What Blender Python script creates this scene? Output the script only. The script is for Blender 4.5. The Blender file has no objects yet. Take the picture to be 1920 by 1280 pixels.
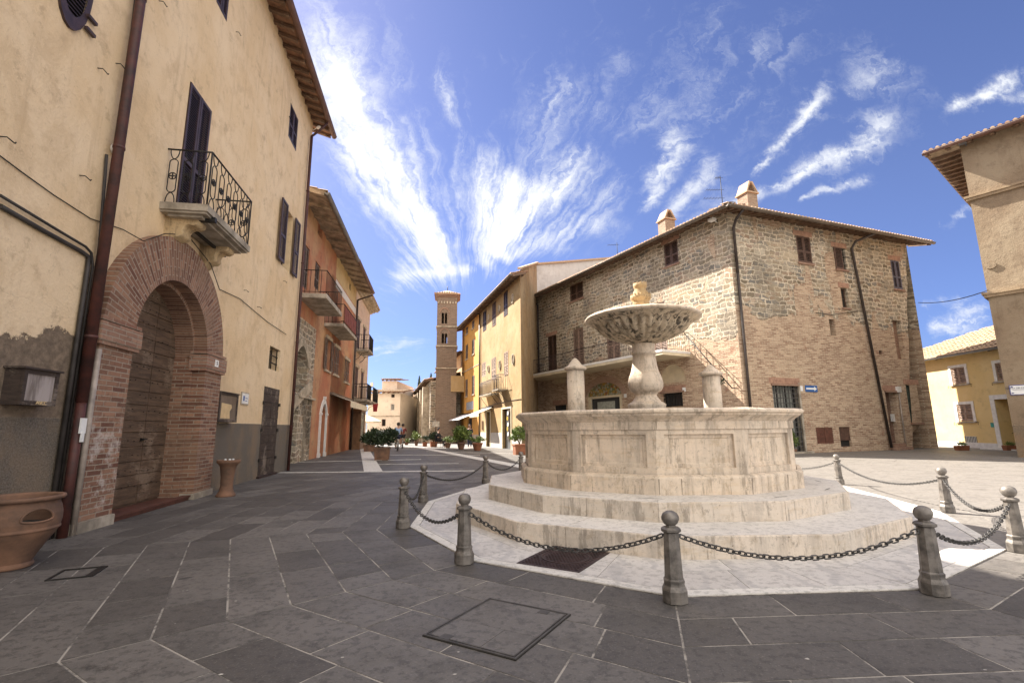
import bpy, math, random
from mathutils import Vector, Matrix
from mathutils.geometry import tessellate_polygon
random.seed(7)
rnd = random.uniform
R_ = math.radians
sc = bpy.context.scene
# ---------------------------------------------------------------- camera
FPX, H = 907.0, 1.2
PITCH, ROLL = math.atan(162/907.0), R_(0.5)
cp, sp, cr, sr = math.cos(PITCH), math.sin(PITCH), math.cos(ROLL), math.sin(ROLL)
cd = bpy.data.cameras.new('camera'); cam = bpy.data.objects.new('camera', cd)
sc.collection.objects.link(cam); sc.camera = cam
cd.sensor_width = 36; cd.lens = 36*FPX/1920; cd.clip_end = 3000; cd.clip_start = .05
Fv, Uv, Xv = Vector((0, cp, sp)), Vector((0, -sp, cp)), Vector((1, 0, 0))
cx_, cy_, cz_ = cr*Xv - sr*Uv, sr*Xv + cr*Uv, -Fv
cam.matrix_world = Matrix(((cx_.x, cy_.x, cz_.x, 0), (cx_.y, cy_.y, cz_.y, 0), (cx_.z, cy_.z, cz_.z, H), (0, 0, 0, 1)))
# ---------------------------------------------------------------- light
SUN_AZ, SUN_EL = -50.0, 43.0
sd = bpy.data.lights.new('sun', 'SUN'); sun = bpy.data.objects.new('sun', sd); sc.collection.objects.link(sun)
sd.energy = 5.0; sd.angle = R_(.55); sd.color = (1, .93, .83)
S = Vector((math.sin(R_(SUN_AZ))*math.cos(R_(SUN_EL)), math.cos(R_(SUN_AZ))*math.cos(R_(SUN_EL)), math.sin(R_(SUN_EL))))
sun.rotation_euler = S.to_track_quat('Z', 'Y').to_euler()
sc.view_settings.view_transform = 'Standard'; sc.view_settings.look = 'None'
sc.view_settings.exposure = 1.95; sc.view_settings.gamma = 1
sc.cycles.max_bounces = 6; sc.cycles.diffuse_bounces = 4
# ---------------------------------------------------------------- node helper
class NT:
    def __init__(s, t): s.t = t; t.nodes.clear()
    def n(s, ty, ins=None, **kw):
        nd = s.t.nodes.new(ty)
        for k, v in kw.items(): setattr(nd, k, v)
        for k, v in (ins or {}).items():
            i = nd.inputs[k]
            if isinstance(v, bpy.types.NodeSocket): s.t.links.new(v, i)
            elif hasattr(v, '__len__') and len(v) == 3 and i.type == 'RGBA': i.default_value = (*v, 1)
            else: i.default_value = v
        return nd
    def m(s, op, a, b=0.0, c=0.0, clamp=False):
        nd = s.n('ShaderNodeMath', {0: a, 1: b, 2: c}, operation=op); nd.use_clamp = clamp; return nd.outputs[0]
    def ss(s, v, lo, hi):
        nd = s.n('ShaderNodeMapRange', {'Value': v, 'From Min': lo, 'From Max': hi}, interpolation_type='SMOOTHSTEP'); return nd.outputs[0]
    def mix(s, f, a, b, mode='MIX'):
        nd = s.n('ShaderNodeMix', data_type='RGBA', blend_type=mode)
        for i, v in ((0, f), (6, a), (7, b)):
            if isinstance(v, bpy.types.NodeSocket): s.t.links.new(v, nd.inputs[i])
            else: nd.inputs[i].default_value = (*v, 1) if hasattr(v, '__len__') else v
        return nd.outputs[2]
    def noise(s, v, sc_, det=4, rough=.6, dist=0.0, col=False):
        nd = s.n('ShaderNodeTexNoise', {'Vector': v, 'Scale': sc_, 'Detail': det, 'Roughness': rough, 'Distortion': dist})
        return nd.outputs[1 if col else 0]
    def sep(s, v): return s.n('ShaderNodeSeparateXYZ', {0: v}).outputs
    def comb(s, x, y, z=0.0): return s.n('ShaderNodeCombineXYZ', {0: x, 1: y, 2: z}).outputs[0]
    def scale(s, v, k): return s.n('ShaderNodeVectorMath', {0: v, 1: k}, operation='MULTIPLY').outputs[0]
    def add(s, v, k): return s.n('ShaderNodeVectorMath', {0: v, 1: k}, operation='ADD').outputs[0]
    def oc(s): return s.n('ShaderNodeTexCoord').outputs['Object']
# ---------------------------------------------------------------- sky
SKYV, CLOUD, FILLC = .58, (3.9, 4.0, 4.15), (8.6, 8.1, 7.6)
w = bpy.data.worlds.new('World'); sc.world = w; w.use_nodes = True
T = NT(w.node_tree)
sky = T.n('ShaderNodeTexSky', sky_type='NISHITA', sun_disc=False, sun_elevation=R_(SUN_EL), sun_rotation=R_(SUN_AZ),
          altitude=200, air_density=1.0, dust_density=.6, ozone_density=2.5)
d = T.n('ShaderNodeTexCoord').outputs['Generated']
X, Y, Z = T.sep(d)
yy = T.m('MAXIMUM', Y, .05)
GX, GZ = T.m('DIVIDE', X, yy), T.m('DIVIDE', Z, yy)
def g_of(u, v):
    a, b = (u-960)/FPX, (640-v)/FPX; a, b = a*cr+b*sr, -a*sr+b*cr
    y = cp-b*sp; return a/y, (sp+b*cp)/y
o_x, o_z = g_of(880, 640)
gx, gz = T.m('SUBTRACT', GX, o_x), T.m('SUBTRACT', GZ, o_z)
g = T.comb(GX, GZ, 0.0)
w1 = T.scale(T.add(T.noise(g, 3.4, 6, .64, col=True), (-.5, -.5, -.5)), (.17, .17, 0))
wx, wz, _ = T.sep(T.add(g, w1))
r2 = T.m('ADD', T.m('MULTIPLY', gx, gx), T.m('MULTIPLY', gz, gz)); rr = T.m('POWER', r2, .25)
w2 = T.sep(T.scale(T.add(T.noise(g, 5.0, 6, .62, col=True), (-.5, -.5, -.5)), (.30, .1, 0)))
th = T.m('ADD', T.m('ARCTAN2', gx, gz), w2[0])
th = T.m('ADD', th, T.m('MULTIPLY', T.m('SUBTRACT', T.noise(g, 14, 5, .65), .5), .10))
f1_ = T.noise(T.comb(T.m('MULTIPLY', th, 30.0), T.m('MULTIPLY', rr, 6.5), .3), 1.0, 8, .66)
f2_ = T.noise(T.comb(T.m('MULTIPLY', th, 7.0), T.m('MULTIPLY', rr, 6.0), 7.3), 1.0, 7, .62)
f3_ = T.noise(g, 11.0, 7, .66)
fib = T.m('ADD', T.m('ADD', T.m('MULTIPLY', f1_, .42), T.m('MULTIPLY', f2_, .30)), T.m('MULTIPLY', f3_, .32))
env = None
for (u0, v0, u1, v1, wd_, am, cv) in (
    (850, 520, 560, -40, 46, 1.05, -.10), (690, 260, 600, 60, 30, .7, 0), (900, 500, 1010, 300, 24, .7, -.04), (960, 430, 1130, 260, 22, .8, -.1), (1040, 480, 1200, 300, 20, .6, -.05), (745, 400, 610, 225, 20, .85, .05), (850, 545, 595, 300, 27, .9, .16), (880, 525, 690, 540, 20, .85, .08),
    (862, 470, 820, 40, 15, .55, .04), (875, 440, 870, 190, 16, .55, .0), (905, 540, 905, 250, 26, .85, .04), (925, 500, 955, 290, 42, 1.15, .0),
    (930, 490, 1120, 275, 27, .95, -.08), (950, 490, 1180, 375, 24, .75, -.06), (985, 330, 1095, 95, 48, .50, .0), (1190, 400, 1325, 195, 17, .78, -.05),
    (1225, 430, 1375, 275, 17, .70, -.05), (1405, 320, 1565, 135, 10, .85, .03), (1360, 375, 1740, 215, 18, .80, .05), (1505, 385, 1640, 322, 8, .8, .0),
    (1585, 190, 1705, 85, 40, .5, .0), (1785, 218, 1925, 115, 12, .85, .03), (1120, 230, 1560, 40, 95, .40, .0), (1240, 470, 1460, 330, 30, .5, -.05), (760, 470, 700, 250, 60, .45, 0),
    (1850, 190, 1990, 150, 12, .7, 0), (1735, 618, 1885, 606, 16, .9, .0), (1725, 572, 1850, 578, 10, .6, 0), (1755, 430, 1870, 395, 12, .5, 0), (660, 640, 820, 655, 8, .6, 0), (1010, 250, 1230, 60, 60, .36, 0)):
    ax, az_ = g_of(u0, v0); bx_, bz_ = g_of(u1, v1); L_ = math.hypot(bx_-ax, bz_-az_); ux, uz = (bx_-ax)/L_, (bz_-az_)/L_; w_ = wd_/FPX*1.5
    px_, pz_ = T.m('SUBTRACT', wx, ax), T.m('SUBTRACT', wz, az_)
    t_ = T.m('ADD', T.m('MULTIPLY', px_, ux/L_), T.m('MULTIPLY', pz_, uz/L_))
    s_ = T.m('ADD', T.m('MULTIPLY', px_, -uz), T.m('MULTIPLY', pz_, ux))
    if cv: s_ = T.m('ADD', s_, T.m('MULTIPLY', T.m('MULTIPLY', t_, T.m('SUBTRACT', 1.0, t_)), cv))
    q_ = T.m('DIVIDE', s_, T.m('MULTIPLY', T.m('ADD', t_, .7), w_))
    e_ = T.m('DIVIDE', am, T.m('ADD', 1.0, T.m('MULTIPLY', T.m('MULTIPLY', q_, q_), 1.2)))
    e_ = T.m('MULTIPLY', e_, T.m('MULTIPLY', T.ss(t_, -.12, .12), T.m('SUBTRACT', 1.0, T.ss(t_, .62, 1.12))))
    env = e_ if env is None else T.m('MAXIMUM', env, e_)
dens = T.ss(T.m('ADD', T.m('MULTIPLY', env, .44), T.m('MULTIPLY', T.m('SUBTRACT', fib, .5), T.m('ADD', 1.15, T.m('MULTIPLY', env, .8)))), .10, .56)
dens = T.m('MULTIPLY', dens, T.m('ADD', .25, T.m('MULTIPLY', env, .95)), clamp=True)
front = T.ss(Y, .02, .18)
dens = T.m('MULTIPLY', dens, front)
# unseen bright haze behind and above the camera, added to fill the shade
back = T.m('SUBTRACT', 1.0, T.ss(Y, -.30, .12)); bn = T.ss(T.noise(d, 2.2, 6, .6), .30, .55)
back = T.m('MAXIMUM', back, T.ss(Z, .80, .97))
bd = T.m('MULTIPLY', T.m('MULTIPLY', back, T.m('ADD', T.m('MULTIPLY', bn, .5), .5)), T.ss(Z, -.02, .08))
hs = T.n('ShaderNodeHueSaturation', {'Hue': .508, 'Saturation': 1.04, 'Value': SKYV, 'Color': sky.outputs[0]}).outputs[0]
hs = T.mix(1.0, hs, (1.08, .93, 1.06), 'MULTIPLY')
hs = T.mix(1.0, hs, T.mix(T.ss(Z, .0, .42), (.52, .70, .98), (.86, .95, 1.0)), 'MULTIPLY')
col = T.mix(dens, hs, CLOUD)
col = T.mix(bd, col, FILLC)
bg = T.n('ShaderNodeBackground', {'Color': col, 'Strength': .07})
T.t.links.new(bg.outputs[0], T.n('ShaderNodeOutputWorld').inputs[0])
# ---------------------------------------------------------------- pixel -> place (surveying the photograph's planes)
def ray(u, v):
    a, b = (u-960)/FPX, (640-v)/FPX
    a, b = a*cr+b*sr, -a*sr+b*cr
    return Vector((a, cp-b*sp, sp+b*cp))
def gp(u, v, z=0.0):
    q = ray(u, v); t = (z-H)/q.z; return (q.x*t, q.y*t)
class Fr:
    """vertical plane through P running towards azimuth az; x along it, z up, outward is -y"""
    def __init__(s, P, az, z=0.0):
        s.P, s.az = P, az; r = R_(az); s.d = (math.sin(r), math.cos(r)); s.nn = (math.cos(r), -math.sin(r))
        s.M = Matrix(((s.d[0], -s.nn[0], 0, P[0]), (s.d[1], -s.nn[1], 0, P[1]), (0, 0, 1, z), (0, 0, 0, 1)))
    def st(s, u, v, off=0.0):
        q = ray(u, v); px, py = s.P[0]+s.nn[0]*off, s.P[1]+s.nn[1]*off
        k = (px*s.nn[0]+py*s.nn[1])/(q.x*s.nn[0]+q.y*s.nn[1])
        return ((q.x*k-s.P[0])*s.d[0]+(q.y*k-s.P[1])*s.d[1], H+q.z*k)
    def at(s, t, off=0.0): return (s.P[0]+s.d[0]*t+s.nn[0]*off, s.P[1]+s.d[1]*t+s.nn[1]*off)
    def rc(s, u0, u1, v0, v1, off=0.0):
        um, vm = (u0+u1)/2, (v0+v1)/2
        return s.st(u0, vm, off)[0], s.st(u1, vm, off)[0], s.st(um, v1, off)[1], s.st(um, v0, off)[1]
def G(x, y, z=0.0, az=90.0): return Fr((x, y), az, z)
WM = {}
col0 = sc.collection
def link(o, parent, M):
    col0.objects.link(o)
    if parent is not None:
        o.parent = parent; o.matrix_local = WM[parent.name].inverted() @ M
    else: o.matrix_local = M
    WM[o.name] = M.copy()
    return o
def tag(o, label=None, cat=None, group=None, kind=None):
    if label: o['label'] = label
    if cat: o['category'] = cat
    if group: o['group'] = group
    if kind: o['kind'] = kind
    return o
def thing(name, label, cat, fr, group=None):
    o = bpy.data.objects.new(name, None); o.empty_display_size = .2
    link(o, None, fr.M); return tag(o, label, cat, group)
def copy_tree(o, M, parent=None):
    c = o.copy(); col0.objects.link(c)
    if parent is not None: c.parent = parent
    else: c.matrix_local = M
    WM[c.name] = M
    for ch in list(o.children): copy_tree(ch, M, c)
    return c
class MB:
    def __init__(s): s.v = []; s.f = []; s.t = []; s.sm = []; s.mi = []; s.ct = 0.5; s.cm = 0
    def face(s, idx, sm=False): s.f.append(idx); s.t.append(s.ct); s.sm.append(sm); s.mi.append(s.cm)
    def poly(s, pts, sm=False):
        b = len(s.v); s.v.extend(tuple(p) for p in pts); s.face(list(range(b, b+len(pts))), sm); return s
    def box(s, x0, x1, y0, y1, z0, z1):
        b = len(s.v)
        s.v += [(x0, y0, z0), (x1, y0, z0), (x1, y1, z0), (x0, y1, z0), (x0, y0, z1), (x1, y0, z1), (x1, y1, z1), (x0, y1, z1)]
        for q in ((0, 3, 2, 1), (4, 5, 6, 7), (0, 1, 5, 4), (1, 2, 6, 5), (2, 3, 7, 6), (3, 0, 4, 7)): s.face([b+i for i in q])
        return s
    def hexa(s, P):
        b = len(s.v); s.v += [tuple(p) for p in P]
        for q in ((0, 3, 2, 1), (4, 5, 6, 7), (0, 1, 5, 4), (1, 2, 6, 5), (2, 3, 7, 6), (3, 0, 4, 7)): s.face([b+i for i in q])
        return s
    def prism(s, pl, y0, y1):          # polygon in x,z extruded along y
        n = len(pl); b = len(s.v)
        s.v += [(x, y0, z) for x, z in pl]+[(x, y1, z) for x, z in pl]
        s.face(list(range(b, b+n))); s.face(list(range(b+2*n-1, b+n-1, -1)))
        for i in range(n): j = (i+1) % n; s.face([b+j, b+i, b+n+i, b+n+j])
        return s
    def prismz(s, pl, z0, z1, top=True):
        n = len(pl); b = len(s.v)
        s.v += [(x, y, z0) for x, y in pl]+[(x, y, z1) for x, y in pl]
        s.face(list(range(b+n-1, b-1, -1)))
        if top: s.face(list(range(b+n, b+2*n)))
        for i in range(n): j = (i+1) % n; s.face([b+i, b+j, b+n+j, b+n+i])
        return s
    def tube(s, pts, r, n=8, closed=False, caps=True):
        pts = [Vector(p) for p in pts]; m = len(pts); b = len(s.v)
        rs = r if hasattr(r, '__len__') else [r]*m
        ref = None
        for i, p in enumerate(pts):
            a = pts[(i-1) % m] if (i > 0 or closed) else p; c = pts[(i+1) % m] if (i < m-1 or closed) else p
            t = (c-a)
            t = t.normalized() if t.length > 1e-9 else Vector((0, 0, 1))
            if ref is None: ref = Vector((0, 0, 1)) if abs(t.z) < .9 else Vector((1, 0, 0))
            u = ref - t*ref.dot(t)
            u = u.normalized() if u.length > 1e-6 else t.orthogonal().normalized()
            ref = u; q = t.cross(u)
            for k in range(n):
                an = 2*math.pi*k/n; s.v.append(tuple(p+(u*math.cos(an)+q*math.sin(an))*rs[i]))
        for i in range(m if closed else m-1):
            i2 = (i+1) % m
            for k in range(n):
                k2 = (k+1) % n; s.face([b+i*n+k, b+i*n+k2, b+i2*n+k2, b+i2*n+k], True)
        if caps and not closed:
            s.face([b+k for k in range(n-1, -1, -1)]); s.face([b+(m-1)*n+k for k in range(n)])
        return s
    def lathe(s, prof, n=24, c=(0, 0, 0), rf=None, sm=True, a0=0.0):
        b = len(s.v)
        for j, (r, z) in enumerate(prof):
            for k in range(n):
                an = a0+2*math.pi*k/n; q = r*(rf(an, j, r, z) if rf else 1)
                s.v.append((c[0]+q*math.cos(an), c[1]+q*math.sin(an), c[2]+z))
        for j in range(len(prof)-1):
            for k in range(n):
                k2 = (k+1) % n; s.face([b+j*n+k, b+j*n+k2, b+(j+1)*n+k2, b+(j+1)*n+k], sm)
        if prof[0][0] > 1e-4: s.face([b+k for k in range(n-1, -1, -1)])
        if prof[-1][0] > 1e-4: s.face([b+(len(prof)-1)*n+k for k in range(n)])
        return s
    def build(s, name, mat, parent=None, fr=None, M=None):
        me = bpy.data.meshes.new(name)
        me.from_pydata(s.v, [], s.f)
        for m_ in (mat if isinstance(mat, (list, tuple)) else [mat]): me.materials.append(m_)
        me.polygons.foreach_set('use_smooth', s.sm); me.polygons.foreach_set('material_index', s.mi)
        at = me.attributes.new('tone', 'FLOAT', 'FACE'); at.data.foreach_set('value', s.t)
        me.update()
        o = bpy.data.objects.new(name, me)
        return link(o, parent, M if M is not None else fr.M)
def wallmesh(outline, holes=(), depth=.25, y=0.0, back=None):
    """front sheet with real openings and their reveals"""
    mb = MB(); polys = [outline]+list(holes)
    pl = [[Vector((x, z, 0)) for x, z in p] for p in polys]
    flat = [q for p in polys for q in p]; b = len(mb.v)
    mb.v += [(x, y, z) for x, z in flat]
    for t in tessellate_polygon(pl):
        a, c, e = [flat[i] for i in t]
        ar = (c[0]-a[0])*(e[1]-a[1])-(c[1]-a[1])*(e[0]-a[0])
        if abs(ar) < 1e-9: continue
        mb.face([b+i for i in (t if ar > 0 else t[::-1])])
    for h in holes:
        n = len(h)
        for i in range(n):
            (x0, z0), (x1, z1) = h[i], h[(i+1) % n]
            mb.poly([(x0, y, z0), (x1, y, z1), (x1, y+depth, z1), (x0, y+depth, z0)])
    return mb
def rect(x0, x1, z0, z1): return [(x0, z0), (x1, z0), (x1, z1), (x0, z1)]
def archpoly(x0, x1, z0, zs, rise=None, n=16, pointed=False):
    xm, hw = (x0+x1)/2, (x1-x0)/2; rise = rise or hw
    p = [(x0, z0), (x1, z0), (x1, zs)]
    for i in range(1, n):
        a = math.pi*i/n
        if pointed:
            t = abs(math.cos(a)); p.append((xm+hw*math.cos(a), zs+rise*(1-t**1.6)**.8))
        else: p.append((xm+hw*math.cos(a), zs+rise*math.sin(a)))
    p.append((x0, zs)); return p
# ---------------------------------------------------------------- materials
MT = {}
def newmat(name):
    m = bpy.data.materials.new(name); m.use_nodes = True; t = NT(m.node_tree)
    t.out = t.n('ShaderNodeOutputMaterial'); MT[name] = m
    def fin(col, rough=.8, bump=None, bs=.3, bd=.02, metal=0.0, **kw):
        ins = {'Base Color': col, 'Roughness': rough, 'Metallic': metal}; ins.update(kw)
        if bump is not None:
            ins['Normal'] = t.n('ShaderNodeBump', {'Height': bump, 'Strength': bs, 'Distance': bd}).outputs[0]
        p = t.n('ShaderNodeBsdfPrincipled', ins); t.t.links.new(p.outputs[0], t.out.inputs[0]); return m
    return t, fin
def simple(name, c, rough=.7, metal=0.0, var=.25, sc_=6.0, bs=.25, bd=.01, c2=None):
    t, fin = newmat(name); v = t.oc()
    n1 = t.noise(v, sc_, 6, .65); c2 = c2 or tuple(x*(1-var*1.6) for x in c); ch = tuple(min(1, x*(1+var*.4)) for x in c)
    n2 = t.noise(v, sc_*9, 3, .6)
    cc = t.mix(t.ss(n1, .3, .7), c2, ch); cc = t.mix(t.m('MULTIPLY', t.ss(n2, .55, .75), .3), cc, tuple(x*.55 for x in c))
    return fin(cc, rough, t.m('ADD', n1, t.m('MULTIPLY', n2, .4)), bs, bd, metal)
def stucco(name, c, c2, c3, zst=None, plinth=None, worn=None, streak=.5, bs=.5, seed=0.0, sc_=1.0):
    """c main, c2 lighter patches, c3 dirt; plinth=(z,colour); worn=(x1,zmid,amp,colour) plaster lost below a ragged line"""
    t, fin = newmat(name); v = t.add(t.oc(), (seed, seed, seed*.7)); x, y, z = t.sep(t.oc())
    n1 = t.noise(v, .55*sc_, 6, .62, .3); n2 = t.noise(v, 3.3*sc_, 7, .7); n3 = t.noise(v, 26, 4, .65)
    vs = t.noise(t.scale(v, (5.0, 5.0, .35)), 1.0, 6, .65)
    cc = t.mix(t.ss(n1, .34, .66), c, c2)
    cc = t.mix(t.m('MULTIPLY', t.ss(n2, .5, .72), .55), cc, c3)
    cc = t.mix(t.m('MULTIPLY', t.ss(vs, .52, .78), streak), cc, c3)
    cc = t.mix(t.m('MULTIPLY', t.ss(n3, .60, .74), .38), cc, tuple(q*.45 for q in c3))
    cc = t.mix(t.m('MULTIPLY', t.ss(t.noise(v, 11, 5, .7), .56, .68), .3), cc, c2)
    cc = t.mix(t.m('MULTIPLY', t.ss(t.noise(t.scale(v, (1, 1, .7)), 1.25, 9, .72, .6), .50, .66), .55), cc, tuple((a_*.5+b_*.5) for a_, b_ in zip(c, c3)))
    cc = t.mix(t.m('MULTIPLY', t.ss(t.noise(v, 2.1, 9, .75), .56, .64), .4), cc, tuple(q*.8 for q in c3))
    spk = t.noise(v, 60, 2, .5)
    cc = t.mix(t.m('MULTIPLY', t.ss(spk, .69, .76), .6), cc, tuple(q*.3 for q in c3))
    crk = t.n('ShaderNodeTexVoronoi', {'Vector': t.add(v, t.scale(t.noise(v, 2.5, 4, .6, col=True), (.7, .7, .7))), 'Scale': .75}, feature='DISTANCE_TO_EDGE').outputs[0]
    cm = t.m('MULTIPLY', t.m('SUBTRACT', 1.0, t.ss(crk, .0, .006)), t.ss(n1, .5, .6))
    cc = t.mix(t.m('MULTIPLY', cm, .18), cc, tuple(q*.35 for q in c3))
    h = t.m('ADD', t.m('MULTIPLY', n2, .8), t.m('MULTIPLY', n3, .5)); h = t.m('ADD', h, t.m('MULTIPLY', n1, 2.0))
    if worn:
        x1, zm, amp, wc = worn
        zz = t.m('ADD', z, t.m('MULTIPLY', t.m('SUBTRACT', t.noise(t.scale(v, (.9, 1, .5)), .8, 2, .5), .5), amp*2.2))
        zz = t.m('ADD', zz, t.m('MULTIPLY', t.m('SUBTRACT', t.noise(v, 6, 6, .7), .5), .35))
        mk = t.m('SUBTRACT', 1.0, t.ss(zz, zm-.012, zm+.012)); mk = t.m('MULTIPLY', mk, t.m('SUBTRACT', 1.0, t.ss(x, x1-.02, x1+.02)))
        wn = t.noise(v, 9, 6, .75)
        cc = t.mix(mk, cc, t.mix(t.ss(wn, .35, .7), tuple(q*.6 for q in wc), tuple(q*1.25 for q in wc)))
        h = t.m('SUBTRACT', h, t.m('MULTIPLY', mk, 1.2))
    if plinth:
        zp, pc = plinth
        mk = t.m('SUBTRACT', 1.0, t.ss(t.m('ADD', z, t.m('MULTIPLY', n2, .03)), zp, zp+.02))
        pn = t.noise(v, 45, 5, .75); pn2 = t.noise(v, 2.2, 5, .6)
        pcc = t.mix(t.ss(pn, .35, .68), tuple(q*.5 for q in pc), tuple(q*1.4 for q in pc))
        pcc = t.mix(t.m('MULTIPLY', t.ss(pn2, .45, .7), .5), pcc, (pc[0]*1.25, pc[1]*1.0, pc[2]*.75))
        pcc = t.mix(t.m('MULTIPLY', t.ss(t.noise(t.scale(v, (1, 1, .6)), 1.1, 7, .72), .48, .62), .5), pcc, (pc[0]*1.5, pc[1]*1.25, pc[2]*1.0)); cc = t.mix(mk, cc, pcc); h = t.m('ADD', h, t.m('MULTIPLY', t.m('MULTIPLY', mk, pn), 1.6))
    return fin(cc, .92, h, bs, .03)
def bricks(t, v, c1, c2, mc, bw=.27, bh=.065, ms=.012, dist=.02, seed=0):
    """returns colour, height. v: vector with x along courses and y up"""
    nz = t.noise(t.add(v, (seed, seed, 0)), 3.0, 5, .65, col=True)
    vd = t.add(v, t.scale(t.add(nz, (-.5, -.5, -.5)), (dist*2.2, dist*1.3, 0)))
    b = t.n('ShaderNodeTexBrick', {'Vector': vd, 'Color1': c1, 'Color2': c2, 'Mortar': mc, 'Scale': 1.0, 'Mortar Size': ms,
            'Mortar Smooth': .25, 'Bias': 0.0, 'Brick Width': bw, 'Row Height': bh})
    return b.outputs[0], b.outputs[1], vd
def brickmat(name, c1, c2, c3, mc, bw=.27, bh=.065, ms=.01, worn=.4, white=None, seed=0.0, bs=.6, polar=None, dist=.015):
    t, fin = newmat(name); o = t.oc(); x, y, z = t.sep(o)
    if polar:   # bricks fan round an arch centre
        px, pz, pr = polar; dx, dz = t.m('SUBTRACT', x, px), t.m('SUBTRACT', z, pz)
        an = t.m('ARCTAN2', dz, dx); rad = t.m('POWER', t.m('ADD', t.m('MULTIPLY', dx, dx), t.m('MULTIPLY', dz, dz)), .5)
        up = t.m('GREATER_THAN', z, pz)
        v = t.comb(rad, t.m('MULTIPLY', an, pr)); v2 = t.comb(t.m('ADD', x, y), z)
        mx = t.n('ShaderNodeMix', data_type='VECTOR'); t.t.links.new(up, mx.inputs[0]); t.t.links.new(v2, mx.inputs[4]); t.t.links.new(v, mx.inputs[5])
        v = mx.outputs[1]
    else: v = t.comb(t.m('ADD', x, y), z)
    cc, fac, vd = bricks(t, v, c1, c2, mc, bw, bh, ms, dist, seed)
    n1 = t.noise(o, 1.3, 6, .65); n2 = t.noise(o, 14, 6, .72); n3 = t.noise(o, 50, 3, .6)
    cc = t.mix(t.m('MULTIPLY', t.ss(n1, .42, .68), worn), cc, c3)
    cc = t.mix(t.m('MULTIPLY', t.ss(n2, .5, .7), .5), cc, tuple(q*.5 for q in c1))
    cc = t.mix(t.m('MULTIPLY', t.ss(n3, .62, .74), .35), cc, mc)
    if white:
        zl, zh, amt = white
        wm = t.m('MULTIPLY', t.m('MULTIPLY', t.m('SUBTRACT', 1.0, t.ss(x, -7.9, -7.6)), t.ss(t.noise(o, 3.2, 6, .7), .50, .62)), t.m('MULTIPLY', t.ss(z, zl, zl+.25), t.m('SUBTRACT', 1.0, t.ss(z, zh-.3, zh))))
        cc = t.mix(t.m('MULTIPLY', wm, amt), cc, (.62, .56, .50))
    h = t.m('ADD', t.m('MULTIPLY', t.m('SUBTRACT', 1.0, fac), 1.2), t.m('MULTIPLY', n2, .7))
    return fin(cc, .92, h, bs, .02)
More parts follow.
